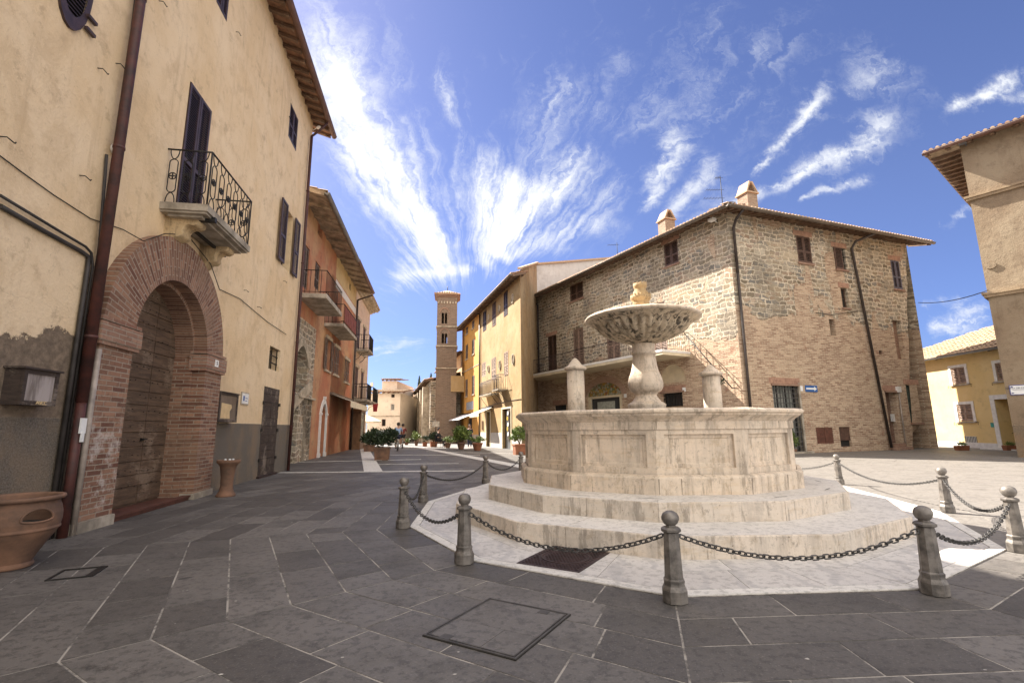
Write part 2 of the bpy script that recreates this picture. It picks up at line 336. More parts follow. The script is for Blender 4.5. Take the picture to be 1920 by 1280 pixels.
def palazzo(name, zb, brickamt, seed, warm=1.0):
    """rubble stone above, brick below a ragged line, brick patches in the stone"""
    t, fin = newmat(name); o = t.oc(); x, y, z = t.sep(o); o2 = t.add(o, (seed, 0, seed)); v = t.comb(t.m('ADD', x, y), z)
    # rubble
    nz = t.noise(o2, 1.6, 4, .6, col=True)
    vd = t.add(v, t.scale(t.add(nz, (-.5, -.5, -.5)), (.50, .42, 0)))
    nz2 = t.noise(o2, 9, 3, .6, col=True); vd = t.add(vd, t.scale(t.add(nz2, (-.5, -.5, -.5)), (.10, .085, 0)))
    b = t.n('ShaderNodeTexBrick', {'Vector': vd, 'Color1': (.16, .125, .08), 'Color2': (.47, .405, .31), 'Mortar': (.55, .44, .30), 'Scale': 1.0,
            'Mortar Size': .030, 'Mortar Smooth': .35, 'Bias': 0.0, 'Brick Width': .44, 'Row Height': .215}, offset=.37, squash=.7, squash_frequency=3)
    vo = t.n('ShaderNodeTexVoronoi', {'Vector': t.scale(vd, (2.35, 4.65, 1)), 'Scale': 1.0}).outputs['Color']
    vr, vg, vb = t.sep(vo)
    sc1 = t.mix(t.m('MULTIPLY', t.ss(vr, .55, .95), .75), b.outputs[0], (.17, .172, .165))
    sc1 = t.mix(t.m('MULTIPLY', t.ss(vg, .6, .95), .6), sc1, (.40, .30, .185))
    sc1 = t.mix(t.m('MULTIPLY', t.ss(vb, .8, .95), .5), sc1, (.42, .27, .18))
    sc1 = t.mix(b.outputs[1], sc1, (.68, .58, .44))
    # brick
    bc, bf, _ = bricks(t, v, (.27, .15, .092), (.60, .44, .30), (.56, .46, .34), .30, .082, .013, .009, seed)
    n1 = t.noise(o2, .9, 6, .66); n2 = t.noise(o2, 12, 6, .7); n3 = t.noise(o2, 40, 3, .6)
    bc = t.mix(t.m('MULTIPLY', t.ss(n1, .5, .68), .55), bc, (.62, .46, .32))
    bc = t.mix(t.m('MULTIPLY', t.ss(t.noise(o2, 2.3, 5, .6), .58, .7), .6), bc, (.34, .17, .105))
    zz = t.m('ADD', z, t.m('MULTIPLY', t.m('SUBTRACT', t.noise(o2, .55, 2, .5), .5), 2.6))
    zz = t.m('ADD', zz, t.m('MULTIPLY', t.m('SUBTRACT', t.noise(t.scale(o2, (1.2, 1.2, 4)), 1.0, 3, .6), .5), .7))
    mk = t.m('SUBTRACT', 1.0, t.ss(zz, zb-.04, zb+.04))
    pt = t.noise(t.add(t.scale(o2, (1.0, 1.0, .45)), (13.7, 0, 2.2)), .62, 4, .55, .4)
    mk = t.m('MAXIMUM', mk, t.ss(pt, .60-brickamt, .615-brickamt))
    sc1 = t.mix(t.m('MULTIPLY', t.ss(t.noise(o2, .8, 6, .68), .52, .66), .5), sc1, (.40, .32, .215)); sc1 = t.mix(t.m('MULTIPLY', t.ss(t.noise(t.add(o2, (9, 9, 9)), .45, 5, .6), .52, .64), .45), sc1, (.15, .125, .095))
    cc = t.mix(mk, sc1, bc)
    cc = t.mix(t.m('MULTIPLY', t.ss(n2, .5, .66), .5), cc, (.12, .09, .06))
    cc = t.mix(t.m('MULTIPLY', t.ss(n3, .6, .75), .35), cc, (.66, .55, .40))
    cc = t.mix(t.m('MULTIPLY', t.ss(t.noise(o2, .5, 5, .6), .52, .7), .35), cc, (.60, .48, .33))
    hs_ = t.m('ADD', t.m('MULTIPLY', t.m('SUBTRACT', 1.0, b.outputs[1]), 2.4), t.m('MULTIPLY', vr, 1.0))
    hb = t.m('MULTIPLY', t.m('SUBTRACT', 1.0, bf), .8)
    mxh = t.n('ShaderNodeMix', {0: mk, 2: hs_, 3: hb}).outputs[0]
    h = t.m('ADD', mxh, t.m('MULTIPLY', n2, .9))
    return fin(cc, .95, h, .9, .035)
def travertine(name, c, dark, pit=.5, streaks=.35, fine=False):
    t, fin = newmat(name); o = t.oc()
    n1 = t.noise(o, 1.1, 6, .65); n2 = t.noise(t.scale(o, (1.2, 1.2, 7)), 2.2, 7, .7, .4); n3 = t.noise(t.scale(o, (1, 1, 1.7)), 42, 4, .7)
    vs = t.noise(t.scale(o, (7, 7, .5)), 1.0, 6, .65)
    c2 = (c[0]*1.15, c[1]*1.12, c[2]*1.1); ow = (c[0]*.95, c[1]*.84, c[2]*.68)
    cc = t.mix(t.ss(n1, .35, .65), c, c2); cc = t.mix(t.m('MULTIPLY', t.ss(n2, .5, .72), .6), cc, ow)
    cc = t.mix(t.m('MULTIPLY', t.ss(t.noise(o, 3, 7, .72), .53, .7), .55), cc, tuple(q*.62 for q in c))
    cc = t.mix(t.m('MULTIPLY', t.ss(vs, .52, .66), streaks), cc, dark)
    cc = t.mix(t.m('MULTIPLY', t.ss(t.noise(t.scale(o, (2.2, 2.2, 1.2)), 3.4, 9, .78), .51, .63), .5), cc, tuple(q*.60 for q in ow))
    cc = t.mix(t.m('MULTIPLY', t.ss(t.noise(o, 13, 7, .78), .55, .64), .55), cc, tuple(q*.40 for q in c))
    cc = t.mix(t.m('MULTIPLY', t.ss(t.noise(t.scale(o, (2, 2, .6)), 1.5, 7, .7), .50, .66), .45), cc, (c[0]*.60, c[1]*.60, c[2]*.62))
    cc = t.mix(t.m('MULTIPLY', t.ss(t.noise(t.scale(o, (5, 5, .8)), 1.3, 8, .75), .535, .62), .55), cc, (c[0]*.30, c[1]*.29, c[2]*.28))
    if fine: cc = t.mix(t.m('MULTIPLY', t.ss(t.noise(t.scale(o, (13, 13, 1.6)), 1.0, 5, .66), .50, .58), t.m('ADD', .35, t.m('MULTIPLY', t.ss(t.noise(o, 2.5, 5, .7), .4, .6), .6))), cc, dark)
    pt = t.ss(n3, .655, .70); pt2 = t.ss(t.noise(t.scale(o, (1, 1, 2.2)), 17, 5, .7), .67, .70)
    pm = t.m('MAXIMUM', pt, pt2)
    cc = t.mix(t.m('MULTIPLY', pm, pit), cc, (.09, .065, .04))
    h = t.m('SUBTRACT', t.m('ADD', n2, t.m('MULTIPLY', n1, .6)), t.m('MULTIPLY', pm, 1.5))
    return fin(cc, .85, h, .55, .012)
def slabmat(name, a, b, vein=None, dirt=.5, rough=.62, sp=True):
    """stone paving: 'tone' differs from slab to slab"""
    t, fin = newmat(name); o = t.oc(); tn = t.n('ShaderNodeAttribute', attribute_name='tone').outputs['Fac']
    oo = t.add(o, t.comb(t.m('MULTIPLY', tn, 37.0), t.m('MULTIPLY', tn, 91.0), 0.0))
    n1 = t.noise(oo, 1.6, 6, .65); n2 = t.noise(oo, 16, 6, .72); n3 = t.noise(oo, 70, 3, .6)
    cc = t.mix(tn, a, b)
    cc = t.mix(t.m('MULTIPLY', t.ss(n1, .45, .7), dirt), cc, tuple(q*.55 for q in a))
    cc = t.mix(t.m('MULTIPLY', t.ss(n2, .50, .60), .5), cc, tuple(q*.42 for q in a)); cc = t.mix(t.m('MULTIPLY', t.ss(t.noise(oo, 5.0, 9, .8), .54, .62), t.m('MULTIPLY', tn, dirt*1.3)), cc, tuple(q*.38 for q in a))
    cc = t.mix(t.m('MULTIPLY', t.ss(n3, .56, .7), .35), cc, tuple(min(1, q*1.5) for q in b))
    gm = t.ss(t.noise(o, 4.6, 2, .4), .745, .76)
    if sp: cc = t.mix(t.m('MULTIPLY', gm, .8), cc, (.02, .02, .02))
    if vein:
        vn = t.n('ShaderNodeTexWave', {'Vector': oo, 'Scale': .9, 'Distortion': 9.0, 'Detail': 4.0, 'Detail Scale': 1.1}).outputs[1]
        cc = t.mix(t.m('MULTIPLY', t.ss(vn, .82, 1.0), .45), cc, vein)
    return fin(cc, t.m('ADD', t.m('MULTIPLY', n1, .25), rough-.12), t.m('ADD', n2, t.m('MULTIPLY', n3, .6)), .35, .006)
def woodmat(name, c, worn, zdir=(1, 1, 1), amt=.5, rough=.75):
    t, fin = newmat(name); o = t.oc()
    n1 = t.noise(t.scale(o, zdir), 6, 7, .7, .3); n2 = t.noise(o, 1.7, 5, .65); n3 = t.noise(t.scale(o, zdir), 30, 4, .7)
    cc = t.mix(t.ss(n1, .35, .68), tuple(q*.5 for q in c), c); cc = t.mix(t.m('MULTIPLY', t.ss(t.m('ADD', n2, t.m('MULTIPLY', n3, .5)), .78, .9), amt), cc, worn)
    return fin(cc, rough, t.m('ADD', n1, n3), .5, .008)
def leafmat(name, a, b):
    t, fin = newmat(name); tn = t.n('ShaderNodeAttribute', attribute_name='tone').outputs['Fac']
    return fin(t.mix(tn, a, b), .55)

B1_stucco = stucco('ochre plaster', (.70, .515, .30), (.78, .61, .40), (.46, .325, .19), plinth=(1.36, (.17, .145, .115)), worn=(-8.4, 2.18, .55, (.215, .16, .11)), streak=.55)
B_red = stucco('brick red plaster', (.44, .165, .085), (.50, .30, .16), (.24, .12, .08), streak=.6, seed=3)
B_tan = stucco('faded ochre plaster', (.42, .29, .17), (.50, .37, .23), (.26, .18, .11), streak=.7, seed=6)
B_yel = stucco('dull yellow plaster', (.55, .42, .21), (.62, .47, .26), (.33, .25, .14), streak=.6, seed=9)
B_pink = stucco('pale pink plaster', (.55, .40, .30), (.62, .50, .38), (.36, .26, .19), streak=.5, seed=12)
B_far = stucco('pale rose plaster', (.76, .64, .50), (.80, .69, .56), (.58, .47, .36), streak=.3, seed=15)
B_grey = stucco('old grey plaster', (.40, .33, .25), (.52, .45, .36), (.22, .17, .12), streak=.8, seed=18)
R5_m = stucco('weathered cream ochre plaster', (.33, .20, .075), (.37, .265, .13), (.22, .145, .07), streak=.5, seed=21)
R5_side = stucco('stained brown plaster', (.34, .21, .09), (.42, .30, .17), (.07, .055, .04), streak=.9, seed=24, sc_=.8)
R4_m = stucco('orange plaster', (.56, .27, .05), (.60, .32, .08), (.42, .2, .05), streak=.3, seed=27, plinth=(.75, (.42, .36, .28)))
R3_m = stucco('warm yellow plaster', (.46, .31, .14), (.52, .37, .2), (.32, .22, .12), streak=.4, seed=30)
R5_low = stucco('white plinth plaster', (.46, .43, .39), (.52, .49, .45), (.40, .33, .26), streak=.6, seed=33)
RC_m = stucco('sandy brown plaster', (.235, .17, .108), (.29, .225, .15), (.14, .095, .06), streak=.6, seed=36, bs=.8, plinth=(1.15, (.22, .165, .11)))
YE_m = stucco('sunny yellow plaster', (.64, .475, .21), (.68, .52, .26), (.52, .39, .19), streak=.15, seed=39, bs=.25)
white_m = simple('white painted stone', (.72, .70, .66), .7, var=.1)
cream_m = simple('cream paint', (.70, .60, .42), .7, var=.12, sc_=2)
brick_portal = brickmat('portal brick', (.135, .055, .034), (.34, .185, .115), (.24, .155, .10), (.33, .26, .195), .27, .066, .009, .5, white=(.1, 1.5, .55), polar=(-6.9, 2.5, 1.45), seed=2, dist=.012)
brick_m = brickmat('old brick', (.22, .10, .065), (.36, .21, .14), (.30, .2, .135), (.33, .26, .2), seed=5)
brick_tower = brickmat('tower brick', (.16, .10, .07), (.26, .175, .12), (.20, .15, .105), (.25, .2, .15), .3, .1, .02, seed=8, bs=.4)
brick_ch = brickmat('chimney brick', (.24, .145, .095), (.36, .25, .17), (.30, .23, .16), (.34, .28, .21), .22, .07, .012, seed=9)
stone_old = palazzo('rough grey stone', -50, -.2, 4)
palL = palazzo('palace stone side', 5.2, .0, 1.0); palR = palazzo('palace stone front', 6.1, .035, 8.0)
trav = travertine('travertine', (.60, .51, .405), (.15, .125, .10), .75, .38)
trav_d = travertine('stained travertine', (.58, .48, .35), (.045, .037, .028), .6, .6, True)
trav_y = travertine('yellow carved stone', (.36, .255, .13), (.14, .10, .055), .5, .4)
trav_s = travertine('step stone risers', (.55, .49, .415), (.20, .17, .14), .9, .3); tread_m = slabmat('worn top lit step treads', (.60, .565, .52), (.66, .625, .58), dirt=.35, rough=.55)  # one stone: treads paler, risers darker, light from above put into the colour
marble = slabmat('grey white marble slabs', (.49, .46, .43), (.57, .54, .505), vein=(.33, .32, .315), dirt=.25, rough=.5, sp=False)
strip_m = slabmat('white stone strips', (.60, .57, .52), (.66, .63, .58), dirt=.25, sp=False)
sunlit_slab = slabmat('sunlit paving tone', (.135, .12, .105), (.205, .188, .168), dirt=.4)  # paving lightened to paint in the sunlight right of the fountain
basalt = slabmat('dark basalt slabs', (.070, .062, .055), (.150, .136, .122), dirt=.5)
mortar_m = simple('paving mortar', (.30, .27, .24), .95, var=.5, sc_=9)
iron_d = simple('dark iron', (.035, .032, .03), .55, .6, .3, 20)
bol_m = simple('worn bollard iron', (.19, .17, .15), .5, .3, .5, 9, c2=(.07, .062, .055))
chain_m = simple('chain iron', (.10, .095, .09), .5, .6, .3, 30)
rust_m = simple('rusty iron cover', (.055, .032, .03), .6, .4, .3, 12)
pipe_red = simple('oxblood painted pipe', (.075, .022, .016), .6, .0, .5, 5, c2=(.03, .014, .012))
pipe_dk = simple('dark copper pipe', (.060, .045, .038), .5, .3, .3, 5)
pipe_gr = simple('bare grey pipe', (.36, .30, .25), .5, .0, .3, 3)
gut_red = simple('russet gutter', (.15, .075, .055), .5, 0, .2, 3)
gut_dk = simple('bronze gutter', (.14, .11, .085), .5, .2, .2, 3)
gut_zn = simple('zinc gutter', (.20, .20, .20), .45, .3, .2, 3)
shut_p = simple('aubergine shutter paint', (.060, .032, .030), .5, 0, .3, 8)
shut_b = simple('brown shutter paint', (.115, .062, .042), .6, 0, .3, 8)
shut_g = simple('faded beige shutter paint', (.36, .25, .18), .7, 0, .25, 8)
shut_o = simple('faded grey shutter paint', (.17, .12, .09), .7, 0, .3, 8)
dark_m = simple('dark interior', (.02, .017, .014), .9, 0, .2)
wood_d = woodmat('old portal planks', (.145, .090, .055), (.30, .22, .155), (.35, 1, 3.2), .55)
wood_b = woodmat('weathered dark boards', (.060, .040, .030), (.26, .21, .165), (.5, 1, 4), .7)
wood_s = woodmat('varnished shop wood', (.17, .085, .035), (.28, .16, .08), (1, 1, .3), .5, .45)
raft_m = woodmat('eave timber', (.20, .12, .075), (.36, .26, .18), (1, .3, 1), .5)
sof_m = simple('soffit tiles', (.34, .19, .12), .9, 0, .35, 4)
sof_l = simple('pale eave boards', (.42, .33, .24), .9, 0, .35, 3)
terra = simple('terracotta', (.20, .105, .062), .85, 0, .5, 3, c2=(.10, .06, .04))
terra2 = simple('orange terracotta', (.30, .115, .055), .8, 0, .2, 4)
def tilemat(name, a, b, c):
    t, fin = newmat(name); o = t.oc(); tn = t.n('ShaderNodeAttribute', attribute_name='tone').outputs['Fac']
    n = t.noise(o, 7, 6, .7); cc = t.mix(tn, a, b); cc = t.mix(t.m('MULTIPLY', t.ss(n, .5, .66), .7), cc, c)
    return fin(cc, .9, n, .5, .01)
tile_m = tilemat('old roof tiles', (.40, .24, .15), (.50, .36, .24), (.30, .27, .17))
tile_l = tilemat('pale roof tiles', (.36, .24, .15), (.42, .30, .19), (.30, .235, .15))
leafA = leafmat('oleander leaves', (.010, .020, .008), (.045, .072, .026))
leafB = leafmat('light green leaves', (.04, .075, .012), (.20, .26, .06))
leafC = leafmat('cypress foliage', (.012, .028, .012), (.03, .05, .02))
bark = simple('bark', (.10, .075, .05), .9)
sand_m = simple('buff stone trim', (.50, .42, .31), .85, 0, .3, 3)
slabc = simple('stained balcony stone', (.40, .35, .28), .9, 0, .5, 2.5, c2=(.20, .17, .13))
tp, fp_ = newmat('window glass'); glass_m = fp_((.045, .05, .055), .12)
tp, fp_ = newmat('pale glass'); glass_p = fp_(tp.mix(tp.ss(tp.noise(tp.oc(), 3, 4), .4, .6), (.20, .22, .20), (.36, .36, .32)), .2)
tp, fp_ = newmat('hazy case glass'); glass_c = fp_(tp.mix(tp.ss(tp.noise(tp.scale(tp.oc(), (6, 1, 1)), 2, 5), .35, .6), (.20, .17, .155), (.42, .37, .35)), .18)
paper = simple('yellowed paper', (.68, .50, .27), .9, 0, .1)
white_p = simple('white enamel', (.80, .80, .78), .4, 0, .05)
blue_p = simple('blue sign enamel', (.03, .12, .36), .4, 0, .1)
ink = simple('dark ink', (.03, .03, .05), .6, 0, .1)
canvas = simple('cream awning canvas', (.74, .66, .50), .9, 0, .1, 3)
canvas_w = simple('white awning canvas', (.78, .74, .74), .9, 0, .06, 3)
red_c = simple('red cloth', (.36, .03, .03), .9, 0, .2)
# ---------------------------------------------------------------- builders
def leaf(mb, x0, x1, y, z0, z1, t=.045, pitch=.055, fw=.06, mid=True):
    mb.box(x0, x0+fw, y, y+t, z0, z1); mb.box(x1-fw, x1, y, y+t, z0, z1)
    rows = [(z0, z0+fw*1.4), (z1-fw, z1)]
    if mid: zm = z0+(z1-z0)*.42; rows.append((zm-fw*.6, zm+fw*.6))
    for a, b in rows: mb.box(x0+fw, x1-fw, y+.002, y+t-.002, a, b)
    z = z0+fw*1.4
    while z < z1-fw:
        if not (mid and zm-fw*.6-pitch*.5 < z < zm+fw*.4):
            a, b = y+.006, y+t-.006
            mb.hexa([(x0+fw, a, z), (x1-fw, a, z), (x1-fw, b, z+pitch*.55), (x0+fw, b, z+pitch*.55),
                     (x0+fw, a, z+.011), (x1-fw, a, z+.011), (x1-fw, b, z+pitch*.55+.011), (x0+fw, b, z+pitch*.55+.011)])
        z += pitch
    return mb
def shut(root, fr, r, mat, y=.04, n=2, pitch=.055, fw=.06, sill=None, back=True, open_=0.0):
    x0, x1, z0, z1 = r; k = (x1-x0)/n
    for i in range(n):
        mb = leaf(MB(), x0+i*k+.008, x0+(i+1)*k-.008, y, z0+.01, z1-.01, .045, pitch, fw)
        mb.build('shutter', mat, root, fr)
    if back:
        MB().box(x0, x1, y+.13, y+.16, z0, z1).build('window', dark_m, root, fr)
    if sill: MB().box(x0-.06, x1+.06, -.06, .0, z0-.07, z0-.003).build('sill', sill, root, fr)
def window(root, fr, r, fm, gm, y=.15, nx=2, nz=2, fw=.05, name='window'):
    x0, x1, z0, z1 = r; mb = MB()
    mb.box(x0, x0+fw, y, y+.06, z0, z1); mb.box(x1-fw, x1, y, y+.06, z0, z1)
    mb.box(x0+fw, x1-fw, y, y+.06, z0, z0+fw); mb.box(x0+fw, x1-fw, y, y+.06, z1-fw, z1)
    for i in range(1, nx): x = x0+(x1-x0)*i/nx; mb.box(x-fw*.4, x+fw*.4, y+.004, y+.05, z0+fw, z1-fw)
    for i in range(1, nz): z = z0+(z1-z0)*i/nz; mb.box(x0+fw, x1-fw, y+.008, y+.046, z-fw*.3, z+fw*.3)
    o = mb.build(name, fm, root, fr)
    MB().box(x0+.01, x1-.01, y+.03, y+.036, z0+.01, z1-.01).build('pane', gm, o, fr)
    return o
def grille(root, fr, r, y, nx, nz, rad=.012, mat=None, name='grille', out=0.0):
    x0, x1, z0, z1 = r; mb = MB()
    for i in range(nx+1): x = x0+(x1-x0)*i/nx; mb.box(x-rad, x+rad, y, y+rad*2, z0, z1)
    for i in range(nz+1): z = z0+(z1-z0)*i/nz; mb.box(x0, x1, y-.004-rad, y-.004+rad, z-rad*1.2, z+rad*1.2)
    return mb.build(name, mat or iron_d, root, fr)
def tiles(mb, x0, x1, y0, z0, slope, depth, pitch=.2, step=.38, amp=.045, seg=6, hip=(0.0, 0.0)):
    """rows of curved clay tiles climbing from the eave edge"""
    nr = max(1, int(depth/step)); nx = max(1, int((x1-x0)/pitch)); px = (x1-x0)/nx
    cs, sn = 1/math.hypot(1, slope), slope/math.hypot(1, slope)
    for j in range(nr):
        ya, yb = y0+j*step*cs, y0+(j+1)*step*cs+.03
        za, zb = z0+j*step*sn+.028, z0+(j+1)*step*sn+.004
        h0, h1 = hip[0]*j/nr*0+hip[0]*(ya-y0), hip[1]*(ya-y0)
        for i in range(nx):
            xa = x0+i*px
            if xa < x0+h0 or xa+px > x1-h1: continue
            mb.ct = rnd(0, 1); jz = rnd(-.006, .008); b = len(mb.v)
            for k in range(seg+1):
                f = k/seg
                q = math.sin(math.pi*min(1, f/.62)) if f < .62 else -.55*math.sin(math.pi*(f-.62)/.38)
                mb.v.append((xa+px*f, ya-.02, za+amp*q+jz)); mb.v.append((xa+px*f, yb, zb+amp*q+jz))
            for k in range(seg): mb.face([b+2*k, b+2*k+2, b+2*k+3, b+2*k+1], True)
            if j == 0:
                mb.poly([(xa, ya-.018, za-.03)]+[mb.v[b+2*k] for k in range(int(seg*.7)+1)][::1]+[(xa+px*.62, ya-.018, za-.03)])
    return mb
def eave(root, fr, x0, x1, zt, out, slope=.28, gmat=None, rmat=None, smat=None, sp=.42, rw=.09, depth=6.0, trows=3, ov=(0, 0),
         tmat=None, gr=.075, tl=True, hip=(0, 0)):
    """timber eave: rafters, soffit, roof tiles, gutter. zt = wall top"""
    rmat, smat, tmat = rmat or raft_m, smat or sof_m, tmat or tile_m
    ze = zt-out*slope; xa, xb = x0-ov[0], x1+ov[1]
    mb = MB(); n = int((xb-xa)/sp)
    for i in range(n+1):
        x = xa+.06+(xb-xa-.12)*i/n; a = rw/2
        mb.hexa([(x-a, -out+.03, ze-.0), (x+a, -out+.03, ze-.0), (x+a, .28, zt+.08), (x-a, .28, zt+.08),
                 (x-a, -out+.03, ze+.10), (x+a, -out+.03, ze+.10), (x+a, .28, zt+.19), (x-a, .28, zt+.19)])
    tag(mb.build('rafters', rmat, root, fr), kind='stuff')
    rf = MB(); t0 = .105
    rf.hexa([(xa, -out, ze+t0), (xb, -out, ze+t0), (xb-hip[1]*(depth+out), depth, zt+depth*slope+t0), (xa+hip[0]*(depth+out), depth, zt+depth*slope+t0),
             (xa, -out, ze+t0+.07), (xb, -out, ze+t0+.07), (xb-hip[1]*(depth+out), depth, zt+depth*slope+t0+.07), (xa+hip[0]*(depth+out), depth, zt+depth*slope+t0+.07)])
    ro = rf.build('roof', smat, root, fr)
    if tl: tiles(MB(), xa-.03, xb+.03, -out-.06, ze+t0+.075, slope, trows*.38+.02, hip=hip).build('roof_tiles', tmat, ro, fr)
    if gmat:
        g = MB(); yc, zc = -out-.075, ze+.11
        for k in range(7):
            a0, a1 = math.pi+math.pi*k/7, math.pi+math.pi*(k+1)/7
            p = [(xa-.05, yc+gr*math.cos(a0), zc+gr*math.sin(a0)), (xb+.05, yc+gr*math.cos(a0), zc+gr*math.sin(a0)),
                 (xb+.05, yc+gr*math.cos(a1), zc+gr*math.sin(a1)), (xa-.05, yc+gr*math.cos(a1), zc+gr*math.sin(a1))]
            g.poly(p, True)
        g.tube([(xa-.05, yc-gr, zc), (xb+.05, yc-gr, zc)], .012, 6)
        for xe in (xa-.05, xb+.05): g.poly([(xe, yc+gr*math.cos(math.pi+math.pi*k/7), zc+gr*math.sin(math.pi+math.pi*k/7)) for k in range(8)])
        g.build('gutter', gmat, root, fr)
    return ze
def body(root, fr, x0, x1, zt, dep, mat, name='side_wall', z0=0.0, y0=.0):
    mb = MB()
    mb.poly([(x0, y0, z0), (x0, dep, z0), (x0, dep, zt), (x0, y0, zt)][::-1]); mb.poly([(x1, y0, z0), (x1, dep, z0), (x1, dep, zt), (x1, y0, zt)])
    mb.poly([(x0, dep, z0), (x1, dep, z0), (x1, dep, zt), (x0, dep, zt)][::-1]); mb.poly([(x0, y0, zt), (x1, y0, zt), (x1, dep, zt), (x0, dep, zt)])
    return mb.build(name, mat, root, fr)
def railing(root, fr, x0, x1, out, z, h, sp=.11, mat=None, left=True, right=True, r=.009, name='railing'):
    mb = MB(); o = -out+.04
    def run(p, q):
        L = (Vector(q)-Vector(p)).length; n = max(1, int(L/sp))
        mb.tube([(*p, z+h), (*q, z+h)], r*1.9, 5); mb.tube([(*p, z+.07), (*q, z+.07)], r*1.2, 4)
        for i in range(n+1):
            a = Vector(p).lerp(Vector(q), i/n); mb.tube([(a.x, a.y, z), (a.x, a.y, z+h)], r, 4)
    run((x0+.04, o), (x1-.04, o))
    if left: run((x0+.04, 0), (x0+.04, o))
    if right: run((x1-.04, 0), (x1-.04, o))
    return mb.build(name, mat or iron_d, root, fr)
def textobj(txt, size, parent, M, mat, name='lettering', ext=.003, align='CENTER'):
    cu = bpy.data.curves.new(name, 'FONT'); cu.body = txt; cu.size = size; cu.extrude = ext; cu.align_x = align; cu.align_y = 'CENTER'
    cu.materials.append(mat)
    tmp = bpy.data.objects.new('tmp', cu); sc.collection.objects.link(tmp); bpy.context.view_layer.update()
    me = bpy.data.meshes.new_from_object(tmp); bpy.data.objects.remove(tmp); bpy.data.curves.remove(cu); me.name = name
    return link(bpy.data.objects.new(name, me), parent, M)
def tM(fr, x, z, off): # text standing on a wall, facing outward
    return fr.M @ Matrix.Translation((x, -off, z)) @ Matrix.Rotation(math.pi/2, 4, 'X')
def foliage(mb, c, rad, n, ls, clumps=9, dark=.0):
    cs = []
    for _ in range(clumps):
        a, b, q = rnd(0, 6.283), rnd(-.8, 1), rnd(.35, .9)
        s_ = math.sqrt(max(0, 1-b*b)); cs.append((c[0]+rad[0]*q*s_*math.cos(a), c[1]+rad[1]*q*s_*math.sin(a), c[2]+rad[2]*q*b, rnd(.28, .5), rnd(0, 1)))
    for _ in range(n):
        k = random.choice(cs); 
        while True:
            p = Vector((rnd(-1, 1), rnd(-1, 1), rnd(-1, 1)))
            if .1 < p.length < 1: break
        p = p*k[3]*max(rad); p = Vector((k[0]+p.x*rad[0]/max(rad), k[1]+p.y*rad[1]/max(rad), k[2]+p.z*rad[2]/max(rad)))
        up = Vector((rnd(-1, 1), rnd(-1, 1), rnd(-.2, 1.3))).normalized(); sd_ = up.orthogonal().normalized()
        sd_ = Matrix.Rotation(rnd(0, 6.28), 3, up) @ sd_
        L, W_ = ls*rnd(.7, 1.3), ls*rnd(.13, .22)
        mb.ct = max(0, min(1, k[4]*.5+rnd(0, .5)))
        mb.poly([p, p+up*L*.45+sd_*W_, p+up*L, p+up*L*.45-sd_*W_])
    return mb
# ---------------------------------------------------------------- ground
FC = (2.2, 7.9)          # fountain centre
bol = [(-1.36, 6.25), (-1.5, 8.38), (-.45, 4.65), (1.12, 3.63), (3.02, 3.74), (4.79, 4.87), (5.98, 6.98), (6.7, 10.3), (-.61, 11.06)]
ring = [bol[0], bol[2], bol[3], bol[4], bol[5], bol[6], bol[7], (6.0, 11.9), (4.2, 13.0), (1.9, 13.0), (.1, 12.2), bol[8], bol[1]]
ring = [(FC[0]+(x-FC[0])*(1-.085/math.hypot(x-FC[0], y-FC[1])), FC[1]+(y-FC[1])*(1-.085/math.hypot(x-FC[0], y-FC[1]))) for x, y in ring]
# make it convex and counter-clockwise
hull = sorted(ring, key=lambda p: math.atan2(p[1]-FC[1], p[0]-FC[0])); ring = hull
def offs(pl, d):
    n = len(pl); out = []
    for i in range(n):
        a, b, c = Vector(pl[i-1]), Vector(pl[i]), Vector(pl[(i+1) % n])
        e1, e2 = (b-a).normalized(), (c-b).normalized()
        n1, n2 = Vector((e1.y, -e1.x)), Vector((e2.y, -e2.x)); m = (n1+n2).normalized()
        out.append(tuple(b+m*(d/max(.4, m.dot(n1)))))
    return out
fg = G(0, 0)
NS = MB(); NS.poly([(-900, -900, 0), (900, -900, 0), (900, 900, 0), (-900, 900, 0)])
def groundmat():
    t, fin = newmat('ground of the town'); o = t.oc(); x, y, z = t.sep(o)
    r = t.m('POWER', t.m('ADD', t.m('POWER', t.m('SUBTRACT', x, FC[0]), 2.0), t.m('POWER', t.m('SUBTRACT', y, FC[1]), 2.0)), .5)
    v = t.n('ShaderNodeMapping', {'Vector': o, 'Rotation': (0, 0, R_(12))}).outputs[0]
    b = t.n('ShaderNodeTexBrick', {'Vector': v, 'Color1': (.14, .13, .127), 'Color2': (.20, .19, .18), 'Mortar': (.33, .31, .28), 'Scale': 1.0,
            'Mortar Size': .012, 'Brick Width': .9, 'Row Height': .42})
    n = t.noise(o, 1.2, 6, .65); n2 = t.noise(o, 12, 4, .7)
    cc = t.mix(t.m('MULTIPLY', n, .5), b.outputs[0], (.12, .11, .105))
    mo = t.mix(t.ss(t.noise(o, 2.2, 8, .75), .42, .56), (.10, .09, .08), (.34, .31, .27))
    cc = t.mix(t.ss(r, 19.9, 20.0), mo, cc)
    return fin(cc, .85, n2, .4, .01)
tag(NS.build('ground', groundmat(), None, fg), kind='structure')
pv = MB(); pv2 = MB(); cw = .385
